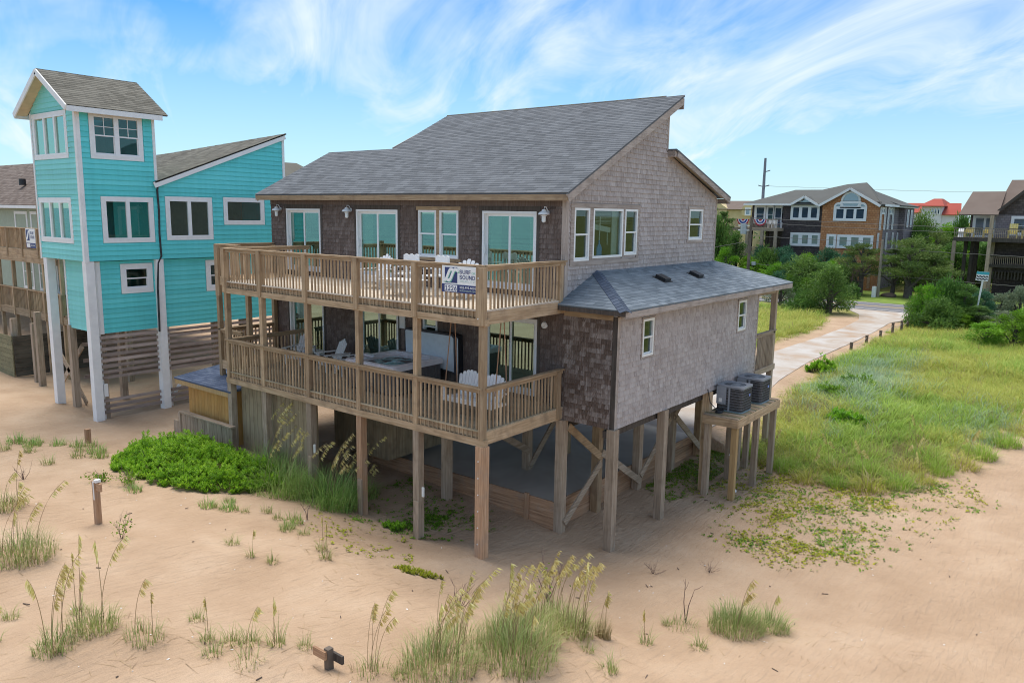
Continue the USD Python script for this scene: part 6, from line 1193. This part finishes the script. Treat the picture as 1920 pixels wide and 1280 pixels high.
for i_ in range(14): q_ = random.Random(300+i_); TREES.append((('juniper', 'bright', 'cedar')[i_ % 3], round(68.8+3.0*q_.random(), 2), round(11.3+1.1*i_+q_.random(), 2), round(1.5+1.2*q_.random(), 2), round(3.0+q_.random(), 2), 'h', 0))
for i_ in range(9): q_ = random.Random(400+i_); TREES.append((('juniper', 'bright', 'gray')[i_ % 3], round(50.5+4*q_.random(), 2), round(-.6-1.0*i_+.6*q_.random(), 2), round(1.3+.9*q_.random(), 2), round(2.4+q_.random(), 2), 'i', 0))
ORD = ['leftmost', 'second from left', 'third from left', 'fourth from left', 'fifth from left', 'sixth from left', 'seventh from left', 'eighth from left', 'ninth from left', 'tenth from left']
same = {}
for T_ in TREES:
    if not T_[6]: same.setdefault((T_[0], T_[5]), []).append(T_)
NAMED = {}
for (k, pl), ts in same.items():
    ts.sort(key=lambda q: -math.atan2(q[2]-CAM[1], q[1]-CAM[0]))
    for o, T_ in zip(ORD, ts): NAMED[T_[:6]] = f'{KIND[k][2]} {PLACE[pl]}, {o}'
proto = {}; trng = random.Random(77)
for i, (k, x, y, hh_, w, pl, lb) in enumerate(TREES):
    m_, nm, adj, ct = KIND[k]; lb = lb or NAMED.get((k, x, y, hh_, w, pl)) or f'{adj} {PLACE[pl]}'; z = h(x, y) if x < 62 else -.42; grp = f'{adj} group {PLACE[pl]}'
    seen = proto.setdefault(k, [])
    if len(seen) < (3 if k in ('juniper', 'bright', 'pine') else 2): seen.append((tree(k, m_, w, hh_, 100+i, nm, lb, ct, (x, y, z), group=grp), w, hh_))
    else: s, w0, h0 = seen[trng.randrange(len(seen))]; copy(s, (x, y, z), trng.random()*6.28, (w/w0, w/w0, hh_/h0), lb, grp)
# bare grey branches in the pine by the orange wall
b = MB(); r = np.random.default_rng(5)
for k in range(26):
    a = r.random()*6.28; p0 = np.array([72.2+.3*r.random(), 11.2-1.2*r.random(), 1.2+1.4*r.random()]); d = np.array([-.3*r.random(), math.cos(a), .7*r.random()]); b.tube([p0, p0+d*.8, p0+d*1.5+(0, 0, .3*r.random())], [.035, .022, .008], 4)
b.tube([(72.3, 10.9, -.4), (72.3, 10.8, 1.2), (72.3, 10.6, 2.8)], [.14, .10, .04], 6)
b.put('dead_tree', 'dry_stem', label='bare dead tree with tangled grey branches beside the pine', cat='tree')
# far woodland that closes the horizon
r = np.random.default_rng(9); n = 46000
ang = r.uniform(-.15, 1.6, n); rr = r.uniform(185, 330, n); X = CAM[0]+rr*np.cos(ang); Y = CAM[1]+rr*np.sin(ang); top_ = 3.2+3.4*meshkit.fbm(np.c_[X*.05, Y*.05, 0*X], 3, 4)
P = np.c_[X, Y, top_*r.random(n)**.6]; V, q, tn = leafquads(P, np.tile([0, 0, .6], (n, 1)), 1.1, r, 1.3); b = MB(); b.add(V, q, tn); b.put('woodland', 'juniper', kind='stuff', label='far green woodland along the horizon', cat='woodland')

# ---------------------------------------------------------------- dune grass
def ribbon(P, wd, side):
    """A tapering blade along the points P."""
    k = len(P); w = wd*np.linspace(1, .12, k)[:, None]; V = np.vstack([P-side*w, P+side*w]); return V, [[i, k+i, k+i+1, i+1] for i in range(k-1)]
def blades(r, n, rad, hgt, spread=.6, wd=.006, lean=(0, 0), tone=(0, 1), k=5):
    b = MB(); s = np.linspace(0, 1, k)
    a = r.random(n)*2*pi; q = np.sqrt(r.random(n))*rad
    for i in range(n):
        base = np.array([q[i]*math.cos(a[i]), q[i]*math.sin(a[i]), -.03]); az = a[i]+r.normal()*.7; out = np.array([math.cos(az), math.sin(az), 0])*spread*(.25+r.random())+np.array([lean[0], lean[1], 0]); L = hgt*(.30+.95*r.random()**1.3)*(1.15-.55*q[i]/rad)
        P = base+np.outer(s, np.array([0, 0, 1])*L)+np.outer(s**2, out*L*.8)-np.outer(s**3, [0, 0, L*.32*np.linalg.norm(out)])
        sd_ = np.cross([0, 0, 1], out+1e-6); sd_ /= np.linalg.norm(sd_); V, f = ribbon(P, wd*(.7+.6*r.random()), sd_); b.add(V, f, tone[0]+(tone[1]-tone[0])*r.random())
    return b
def stalk(r, t, base, L, lean, m_='oat_tan', seed_m='oat_seed', head=.34):
    L *= 1.12; s = np.linspace(0, 1, 9); d = np.array([lean[0], lean[1], 0]); P = np.array(base)+np.outer(s, [0, 0, L])+np.outer(s**2.2, d*L)-np.outer(np.clip(s-.7, 0, 1)**2, [0, 0, L*.6])
    b = MB(); b.tube(P, np.linspace(.0062, .0030, 9), 4, .4); n = b.put('stalk', m_, t)
    b = MB(); dr = d/(np.linalg.norm(d)+1e-6)
    for k in range(int(42*head/.34)):
        f = 1-head*(k/30*.34/head)*1.0; f = 1-head*r.random(); p = np.array([np.interp(f, s, P[:, j]) for j in range(3)]); o = dr*(.025+.09*r.random()*(1.2-(1-f)/head*.5))+r.normal(size=3)*.012; o[2] -= .055+.045*r.random()
        sd_ = np.cross(o, r.normal(size=3)); sd_ /= np.linalg.norm(sd_)+1e-9; w = .012
        b.add([p-sd_*.001, p+o*.45-sd_*w, p+o, p+o*.45+sd_*w], [[0, 1, 2, 3]], r.random())
    b.put('seed_head', seed_m, n)
def clump(label, x, y, n, rad, hgt, stalks=0, sh=1.0, spread=.8, m_='oat_green', lean=(.05, -.10), slean=(.08, -.14), seed=0, tan=.25, name='dune_grass', group=None, wd=.0062, cat='grass'):
    r = np.random.default_rng(seed or int(abs(x*371+y*917))+1); t = thing(name, label, cat, (x, y, h(x, y)), local=True, group=group)
    blades(r, int(n*(1-tan)), rad, hgt, spread, wd, lean).put('blades', m_, t)
    if tan: blades(r, int(n*tan), rad*1.05, hgt*.8, spread*1.2, wd*.9, lean).put('dry_blades', 'oat_tan', t)
    for k in range(stalks):
        a = r.random()*6.28; q = rad*.7*r.random(); stalk(r, t, (q*math.cos(a), q*math.sin(a), -.02), sh*(.70+.45*r.random()), (slean[0]+r.normal()*.10, slean[1]+r.normal()*.10), head=.22+.12*r.random())
    return t
# big named clumps
clump('wide tuft of tall green grass alone in the right foreground sand', .55, -6.0, 1000, .52, .60, 3, .95, .8, seed=1, tan=.2)
clump('small side tuft touching the wide right foreground grass tuft', 1.15, -6.45, 520, .38, .50, 1, .8, .8, seed=2, tan=.15); clump('thin pale grass beside the leafless twig, right foreground', .15, -5.05, 110, .34, .38, 0, seed=3, tan=.35)
clump('tan dry grass tuft standing upright at the right end of the centre oats', -1.75, -4.4, 260, .15, .50, 2, .8, .22, m_='oat_tan', seed=4, tan=0); clump('green and tan grass tuft left of the dry tuft, under the drooping oat heads', -2.25, -4.05, 620, .40, .60, 10, 1.25, .8, seed=5)
clump('sea oats around the dark weed stems in the centre foreground', -1.5, -3.1, 420, .45, .52, 9, 1.3, .8, seed=6)
clump('dense sea oats at the bottom centre edge with many seed heads', -4.1, -4.15, 1150, .70, .72, 13, 1.15, .8, seed=7); clump('sea oats clump right of the bottom centre, leaning right', -3.3, -3.75, 1000, .65, .70, 12, 1.2, .8, seed=8, lean=(.05, -.12))
clump('sea oats clump at the bottom edge left of centre', -5.2, -3.55, 800, .6, .62, 9, 1.2, .8, seed=9); clump('slender sea oats behind the bottom centre clumps', -4.2, -3.0, 360, .5, .55, 7, 1.1, .8, seed=10); clump('tall sparse sea oats rising beside the crosspiece post', -5.95, -2.9, 90, .30, .42, 5, 1.3, .8, seed=11)
clump('sparse green blades at the bottom edge left of the crosspiece post', -7.2, -1.6, 70, .25, .36, 1, .8, .8, seed=12); clump('sea oats in the bottom left corner with tall thin stalks', -8.95, .55, 260, .30, .45, 5, 1.35, .8, seed=13)
clump('green grass tuft with tall oat stalks, left foreground', -8.35, .68, 420, .38, .48, 5, 1.35, .8, seed=14); clump('low spreading grass right of the left foreground oats', -7.95, -.1, 170, .30, .40, 2, 1.0, .6, seed=15)
clump('thick grey-green grass mound at the left picture edge', -7.95, 4.6, 760, .62, .62, 6, 1.2, .8, m_='oat_green', seed=16, tan=.4); clump('grass at the left picture edge above the thick mound', -7.0, 8.0, 320, .4, .55, 2, 1.0, .8, seed=17, tan=.4)
clump('tall dark green sea oats by the second deck post', -.25, 5.1, 1500, .85, 1.15, 12, 1.75, .95, m_='oat_dense', seed=18, tan=.04, slean=(.25, -.28), wd=.008); clump('dark green sea oats spreading beside the bright shrub', -.75, 6.5, 1700, 1.05, .95, 9, 1.65, 1.0, m_='oat_dense', seed=19, tan=.05, slean=(.2, -.2), wd=.008); clump('tall sea oats with yellow heads in front of the plywood screen', -.3, 7.9, 700, .55, 1.0, 9, 1.9, .8, m_='oat_dense', seed=20, tan=.08, slean=(.22, -.22), wd=.008); clump('arching green grass between the oats and the leaning dead stick', 1.0, 5.3, 420, .5, .55, 3, .9, .8, m_='oat_dense', seed=21, tan=.05, wd=.008)
small = [(-8.1, 1.8), (-7.2, -.53), (-7.0, -.85), (-6.85, -1.14), (-6.6, -1.45), (-6.25, -1.7), (-4.48, 3.13), (-4.38, 1.86), (-3.4, 1.4), (-4.56, 2.34), (.12, -4.75), (-8.9, 2.4), (-6.9, .3), (-.57, -5.74), (-3.1, 1.9), (-5.75, -3.3), (-2.6, -4.6), (-1.2, -5.0), (-9.4, 1.6), (-7.4, -1.0), (-2.9, -5.2)]
mid = [(-3.47, 5.79), (-2.76, 6.0), (-3.0, 4.93), (-2.54, 4.74), (-2.75, 3.59), (-2.79, 2.94), (-2.6, 4.2), (-3.2, 5.3), (-2.35, 3.9), (-2.95, 3.4), (-4.13, 8.14), (-3.93, 8.83)]
upper = [(-4.2, 14.28), (-3.61, 13.91), (-3.47, 12.76), (-3.14, 12.46), (-4.31, 15.19), (-4.68, 11.89), (-3.9, 14.8), (-3.3, 13.3), (-3.75, 12.2), (-4.5, 13.6), (-3.3, 11.9), (-5.2, 15.8), (-4.9, 14.4), (-3.0, 13.1)]
pr = None; pr2 = None; pr3 = None; srng = random.Random(5)
for lst, lb, gp, sc in ((small, 'small sparse tuft of dune grass in the foreground sand', 'small tufts in the foreground sand', 1.0), (mid, 'leafy green tuft on the dune edge between stake and deck posts', 'tufts on the dune edge', .9), (upper, 'grass tuft on the sand ridge before the turquoise house', 'tufts on the far sand ridge', 1.25)):
    for x, y in lst:
        if pr is None: pr = clump(lb, x, y, 85, .14, .36, 0, .65, .9, seed=40, group=gp); continue
        if pr3 is None: pr3 = clump(lb, x, y, 60, .11, .42, 1, .8, .9, seed=43, group=gp); continue
        if pr2 is None and lst is mid: pr2 = clump(lb, x, y, 130, .22, .34, 0, .6, .7, seed=41, group=gp, m_='oat_dense', wd=.010); continue
        copy((pr3 if srng.random() < .3 else pr) if lst is small else (pr2 if srng.random() < .6 else pr), (x, y, h(x, y)), srng.random()*6.28, sc*srng.uniform(.75, 1.25), lb, gp)

# dead twigs and weeds
def twig(label, x, y, n, L, seed, m_='dry_stem', leaves=0, lm='vine_green', spread=.5, rad=.010, name='dead_twig', cat='twig'):
    r = np.random.default_rng(seed); t = thing(name, label, cat, (x, y, h(x, y)), local=True); b = MB(); tips = []
    for k in range(n):
        d = np.array([r.normal()*spread, r.normal()*spread, 1]); d /= np.linalg.norm(d); l = L*(.55+.5*r.random()); p1 = d*l*.5+r.normal(size=3)*.02; p2 = d*l+r.normal(size=3)*.05; b.tube([(0, 0, -.03), p1, p2], [rad, rad*.7, rad*.3], 5); tips += [p1, p2]
        for j in range(2): q = p1+(p2-p1)*r.random(); e = q+d*l*.3+r.normal(size=3)*l*.12; b.tube([q, (q+e)/2+r.normal(size=3)*.01, e], [rad*.5, rad*.4, rad*.2], 4); tips.append(e)
    b.put('stems', m_, t)
    if leaves: P = np.repeat(np.array(tips), leaves, 0)*(1, 1, .6)+r.normal(size=(len(tips)*leaves, 3))*.05; P[:, 2] = np.abs(P[:, 2]); V, q, tn = leafquads(P, np.tile([0, 0, .5], (len(P), 1)), .045, r, 1.3); b = MB(); b.add(V, q, tn); b.put('leaves', lm, t)
    return t
twig('leafless grey twig bush on a brown root in the centre sand', -2.8, -1.82, 9, .55, 1, spread=.35); twig('thin leafless weed in the sand right of the stake', -6.02, 4.77, 7, .50, 2, leaves=2, lm='vine_green', spread=.3, rad=.006); twig('low reddish dry weed lying in the sand right of the corner pile', 2.52, -3.2, 16, .35, 3, spread=.9, rad=.004)
twig('second reddish dry weed farther right in the sand', 3.59, -4.13, 14, .34, 4, spread=.8, rad=.004); twig('single crooked dead stick standing left of the wide grass tuft', .45, -5.0, 2, 1.0, 5, spread=.16, rad=.013); twig('dark bare weed stems standing among the drooping oat heads', -.65, -2.4, 7, .95, 6, spread=.22, rad=.011, leaves=1, lm='vine_green')
twig('low dark driftwood weed near the left picture edge', -5.7, 10.75, 8, .40, 7, spread=.8, rad=.008); twig('leaning dead stick on the dune edge below the green oats', -1.9, 4.0, 2, .9, 8, spread=.3, rad=.012)
twig('leafy upright weeds between the stake and the bright shrub', -4.05, 8.5, 9, .5, 9, leaves=5, lm='vine_green', spread=.35, rad=.006, name='leafy_weed', cat='weed'); twig('small leafy weed at the left edge of the bright shrub', -4.4, 9.3, 8, .35, 10, leaves=6, lm='vine_green', spread=.5, rad=.006, name='leafy_weed', cat='weed')
# bright beach shrub: shoots with whorls of leaves
def shrub(label, outline, hgt, n, seed, m_, name='beach_shrub', per=9, size=.05):
    r = np.random.default_rng(seed); pl = Polygon(outline).buffer(.3); x0, y0, x1, y1 = pl.bounds; Q = np.c_[r.uniform(x0, x1, n*3), r.uniform(y0, y1, n*3)]; Q = Q[shapely.contains_xy(pl, Q[:, 0], Q[:, 1])]; Q = Q[shapely.distance(pl.boundary, shapely.points(Q)) > .55*meshkit.fbm(np.c_[Q*2.7, 0*Q[:, 0]], 3, seed+3)-.06][:n]
    d = shapely.distance(pl.boundary, shapely.points(Q)); g = H(Q[:, 0], Q[:, 1]); lump = meshkit.fbm(np.c_[Q*2.1, 0*d], 3, seed); spk = r.random(len(Q)); z = g+hgt*np.clip(d/1.3, .10, 1)**.6*(.10+1.5*lump)*(.55+.40*spk+.35*(spk > .93))
    c = pl.centroid; t = thing(name, label, 'shrub', (c.x, c.y, h(c.x, c.y)))
    P = np.repeat(np.c_[Q, z], per, 0); k = np.tile(np.arange(per), len(Q)); a = k*2.4+np.repeat(r.random(len(Q))*6, per); el = .25+.9*k/per
    N = np.c_[np.cos(a)*np.cos(el), np.sin(a)*np.cos(el), np.sin(el)]; P[:, 2] -= (1-k/per)*.10; tone = np.repeat(r.random(len(Q))*.5, per)+.3*k/per+.2*r.random(len(P))
    rr_ = np.random.default_rng(seed+1); d_ = N+rr_.normal(size=N.shape)*.15; a_ = np.cross(d_, [0, 0, 1.0]); a_ /= np.linalg.norm(a_, axis=1, keepdims=True)+1e-9; s = (size*(.7+.6*rr_.random(len(P))))[:, None]
    V = np.stack([P, P+d_*s*.8+a_*s*.36, P+d_*s*1.5, P+d_*s*.8-a_*s*.36], 1).reshape(-1, 3); b = MB(); b.add(V, np.arange(len(V)).reshape(-1, 4), np.repeat(tone, 4)); b.put('foliage', m_, t)
    b = MB(); sub = r.choice(len(Q), min(160, len(Q)), replace=False)
    for i in sub: b.tube([(Q[i, 0]*.9+c.x*.1, Q[i, 1]*.9+c.y*.1, g[i]-.05), (Q[i, 0], Q[i, 1], z[i])], [.012, .005], 4)
    b.put('stems', 'bark', t); return t
shrub('broad mound of bright green leafy beach shrub in front of the low fence', [(-3.31, 10.93), (-2.23, 12.04), (-.9, 12.1), (-.35, 11.6), (-.3, 9.2), (-.2, 7.4), (-.9, 6.6), (-2.4, 6.7), (-3.17, 7.56), (-3.57, 9.58)], .54, 5600, 3, 'bush_leaf', size=.052)
shrub('small bright green shrub in the sand between the second and third deck posts', [(-.2, 2.75), (.1, 3.2), (.35, 2.9), (.1, 2.6)], .32, 150, 4, 'bush_leaf'); shrub('low yellow-green mat of leaves alone in the sand before the corner post', [(-2.1, .5), (-1.6, -.1), (-1.75, -.35), (-2.15, .1)], .16, 170, 5, 'vine_yellow', 'leaf_mat', size=.042)
for lb, (x, y), s_, hh_, m_ in (('leafy dark green shrub in the field where the drive meets the grass', (27.9, .55), 1.0, 1.3, 'bush_leaf'), ('green shrub in the field below the pale blue-green grass', (22.6, -1.5), .9, .9, 'vine_green'), ('second green shrub in the field, right of the drive shrub', (25.2, -2.0), 1.0, .9, 'vine_green'), ('small green shrub in the middle of the grass field', (18.6, -3.2), .9, .7, 'bush_leaf')):
    a = np.linspace(0, 6.28, 12)[:-1]; shrub(lb, list(zip(x+s_*np.cos(a)*.6*(1+.4*np.sin(3*a+x)), y+s_*np.sin(a)*.7*(1+.4*np.cos(2*a+y)))), hh_*.8, 230, int(x*7), m_, 'field_shrub', size=.095)

# creeping vines on the sand (nobody could count the leaves)
def vines(pl, n, thr, seed, m_, size=.026, sc=.7, name='vine', label=None):
    r = np.random.default_rng(seed); x0, y0, x1, y1 = pl.bounds; Q = np.c_[r.uniform(x0, x1, n), r.uniform(y0, y1, n)]; ok = shapely.contains_xy(pl, Q[:, 0], Q[:, 1]); Q = Q[ok]
    f = meshkit.fbm(np.c_[Q*sc, 0*Q[:, 0]], 4, seed)+.10*np.clip(shapely.distance(pl.boundary, shapely.points(Q))/1.5-.6, -1, .6); Q = Q[r.random(len(Q)) < np.clip((f-thr+.12)/.34, .0, 1)**2.0*.34+.018]; Q = np.repeat(Q, 4, 0)+r.normal(size=(len(Q)*4, 2))*.038
    P = np.c_[Q, H(Q[:, 0], Q[:, 1])+.012+.035*r.random(len(Q))]; a = r.random(len(P))*6.28; s = size*(.6+.8*r.random(len(P))); tl = r.normal(size=(len(P), 2))*.35
    u = np.c_[np.cos(a), np.sin(a), tl[:, 0]]*s[:, None]; v = np.c_[-np.sin(a), np.cos(a), tl[:, 1]]*s[:, None]*.85; V = np.stack([P-u, P+v, P+u, P-v], 1).reshape(-1, 3)
    b = MB(); b.add(V, np.arange(len(V)).reshape(-1, 4), np.repeat(r.random(len(P)), 4)); b.put(name, m_, kind='stuff', label=label, cat='ground cover')
VR = Polygon([(9, -.6), (7.2, -3), (5.2, -3.4), (4.6, -5.4), (6.3, -7.2), (8.5, -7.6), (12.5, -8.9), (14.5, -8), (13.4, -5), (13.2, -2), (12.6, -.4)])
vines(VR, 36000, .555, 3, 'vine_yellow', label='yellow creeping vine scattered over the right-hand sand', sc=.95); vines(VR.buffer(.3), 30000, .60, 8, 'vine_green', label='green creeping vine scattered over the right-hand sand', sc=1.2)
vines(Polygon([(7.4, -.2), (7.0, -1.2), (8.4, -1.5), (12.4, -1.3), (12.6, -.1)]), 7000, .45, 5, 'vine_green', label='green creeper along the right side timber bulkhead'); vines(Polygon([(.3, 5.0), (2.9, 5.4), (2.9, 2.2), (2.2, 1.0), (.6, 1.1), (-.3, 2.3), (-.6, 4)]), 12000, .50, 6, 'vine_green', sc=1.1, label='green creeper on the sand among the front deck posts')
vines(Polygon([(-1.0, 5.0), (-2.8, 4.0), (-2.6, 1.4), (-1.4, .6), (-.4, 2), (-.2, 4)]), 5000, .58, 12, 'vine_yellow', sc=1.3, label='yellow creeper along the foot of the front dune edge')
# shells and wood chips strewn on the sand
r = np.random.default_rng(12); b, b2 = MB(), MB()
for k in range(620):
    x, y = r.uniform(-9, 14), r.uniform(-11, 9)
    if (x > 0 and y > -1.8 and x < 12.5): continue
    if k < 440: s = .012+.02*r.random()**2; a = r.random()*6; z = h(x, y)+.006; b.add([(x+s*math.cos(a+j*pi/2)*(1, .6)[j % 2], y+s*math.sin(a+j*pi/2)*(1, .6)[j % 2], z+.008*(j == 0)) for j in range(4)], [[0, 1, 2, 3]])
    elif k < 560: l = .04+.12*r.random()**2; a = r.random()*6; z = h(x, y)+.01; b2.beam((x, y, z), (x+l*math.cos(a), y+l*math.sin(a), z+.01), .014, .012)
b.put('shells', 'shell', kind='stuff', label='white shell bits strewn over the sand', cat='shells'); b2.put('wood_chips', 'driftwood', kind='stuff', label='dark wood chips strewn over the sand', cat='debris')

b = MB(); r = np.random.default_rng(21)
for mx, my, ma, mr in MOUNDS:
    if ma < .09: continue
    for k in range(46):
        x, y = mx+r.normal()*mr*.8, my+r.normal()*mr*.8; l = .10+.30*r.random(); a = r.random()*6.28; e = np.array([x+l*math.cos(a), y+l*math.sin(a)]); z0, z1 = h(x, y)+.008, h(*e)+.012
        sd_ = np.array([-math.sin(a), math.cos(a), 0])*.004; p0, p1 = np.array([x, y, z0]), np.array([e[0], e[1], z1]); b.add([p0-sd_, p1-sd_*.3, p1+sd_*.3, p0+sd_], [[0, 1, 2, 3]], r.random())
b.put('straw', 'oat_tan', kind='stuff', label='dry straw litter lying on the sand around the grass clumps', cat='straw')
eprot = None
for i_, (x, y) in enumerate([(12.3, -3.0), (11.7, -3.9), (11.6, -4.8), (11.9, -5.7), (12.5, -6.4), (13.4, -6.9), (14.6, -7.2), (15.8, -7.6), (17.2, -8.0), (12.8, -2.2), (13.0, -1.4), (12.8, -4.4), (13.1, -5.4), (14.2, -6.3), (15.4, -6.7), (13.6, -3.3), (14.8, -5.0), (16.6, -6.2), (19.2, -8.5), (21.3, -8.9)]):
    lb = 'arching green grass tuft along the sandy edge of the field'
    if eprot is None: eprot = [clump(lb, x, y, 420, .45, .75, 0, 1, 1.15, m_='field_green', seed=70, tan=.12, wd=.009, group='tufts along the field edge')]; continue
    if i_ == 1: eprot.append(clump(lb, x, y, 420, .5, .6, 2, 1, 1.25, m_='field_yellow', seed=71, tan=.3, wd=.009, group='tufts along the field edge')); continue
    copy(eprot[i_ % 2], (x, y, h(x, y)), srng.random()*6.28, srng.uniform(.7, 1.25), lb, 'tufts along the field edge')

# ---------------------------------------------------------------- the grass fields
def field(name, pl, dens, seed, label, near=1.0):
    r = np.random.default_rng(seed); x0, y0, x1, y1 = pl.bounds; n = int((x1-x0)*(y1-y0)*dens); Q = np.c_[r.uniform(x0, x1, n), r.uniform(y0, y1, n)]
    d = shapely.distance(pl.boundary, shapely.points(Q)); ok = shapely.contains_xy(pl, Q[:, 0], Q[:, 1]) & (r.random(n) < np.clip(d/1.3+.12, 0, 1)); D = np.hypot(Q[:, 0]-CAM[0], Q[:, 1]-CAM[1]); ok &= r.random(n) < np.clip((30/D)**1.3, .18, 1); Q, d, D = Q[ok], d[ok], D[ok]
    pi_ = UsdGeom.PointInstancer.Define(stage, fresh('/World', name)); base = pi_.GetPath().pathString; Node(base).set(kind='stuff', label=label, category='grass')
    ms = ['field_yellow', 'field_green', 'field_blue', 'field_brown', 'field_yellow', 'field_green']; rel = pi_.CreatePrototypesRel()
    for i, m_ in enumerate(ms):
        b = blades(np.random.default_rng(60+i), 26, .22, .48, 1.05 if i != 2 else .8, .0115, k=4, lean=(.25, -.35) if i in (0, 4) else (0, -.15)); nd = b.put('grass_clump', m_, Node(base)); rel.AddTarget(nd.path)
    f1, f2 = meshkit.fbm(np.c_[Q*.22, 0*d], 3, seed), meshkit.fbm(np.c_[Q*.35, 0*d+4], 3, seed+7); u = r.random(len(Q)); x, y = Q.T
    idx = np.where(u < np.clip((f1-.38)*4, .1, .9), np.where(r.random(len(Q)) < .5, 0, 4), np.where(r.random(len(Q)) < .5, 1, 5))
    if name == 'grass_field':
        bl = np.exp(-(((x-27)/6.0)**2+((y+1.9)/1.7)**2)) + .45*np.exp(-(((x-21)/3.5)**2+((y+8)/1.2)**2)); idx = np.where(u < bl*1.1*np.clip(.4+f2, 0, 1), 2, idx)
        bl = bl*.75; br = np.exp(-(((x-14.8)/2.4)**2+((y+6.2)/1.5)**2))+.6*np.exp(-(((x-19.5)/2.5)**2+((y+1.2)/1.2)**2)); idx = np.where(r.random(len(Q)) < br*.75, 3, idx)
    idx = np.where(r.random(len(Q)) < .07, 3, idx)
    sc = (.45+1.15*f2)*(.6+.4*np.clip(d/1.2, 0, 1))*np.where(D > 45, 1.3, 1.0)*r.uniform(.8, 1.25, len(Q)); a = r.random(len(Q))*6.28*.35
    pi_.CreateProtoIndicesAttr(Vt.IntArray.FromNumpy(idx.astype(np.int32))); pi_.CreatePositionsAttr(Vt.Vec3fArray.FromNumpy(np.c_[Q, H(x, y)-.01].astype(np.float32)))
    pi_.CreateScalesAttr(Vt.Vec3fArray.FromNumpy(np.c_[sc*1.15, sc*1.15, sc].astype(np.float32))); o = np.zeros((len(Q), 4), np.float16); o[:, 3] = np.cos(a/2); o[:, 2] = np.sin(a/2); pi_.CreateOrientationsAttr(Vt.QuathArray([Gf.Quath(float(w_), 0, 0, float(z_)) for w_, z_ in zip(np.cos(a/2), np.sin(a/2))]))
field('grass_field', FIELD, 36, 3, 'wind-combed yellow-green grass field right of the drive'); field('verge_grass', FIELD2, 18, 4, 'yellow-green grass left of the drive')
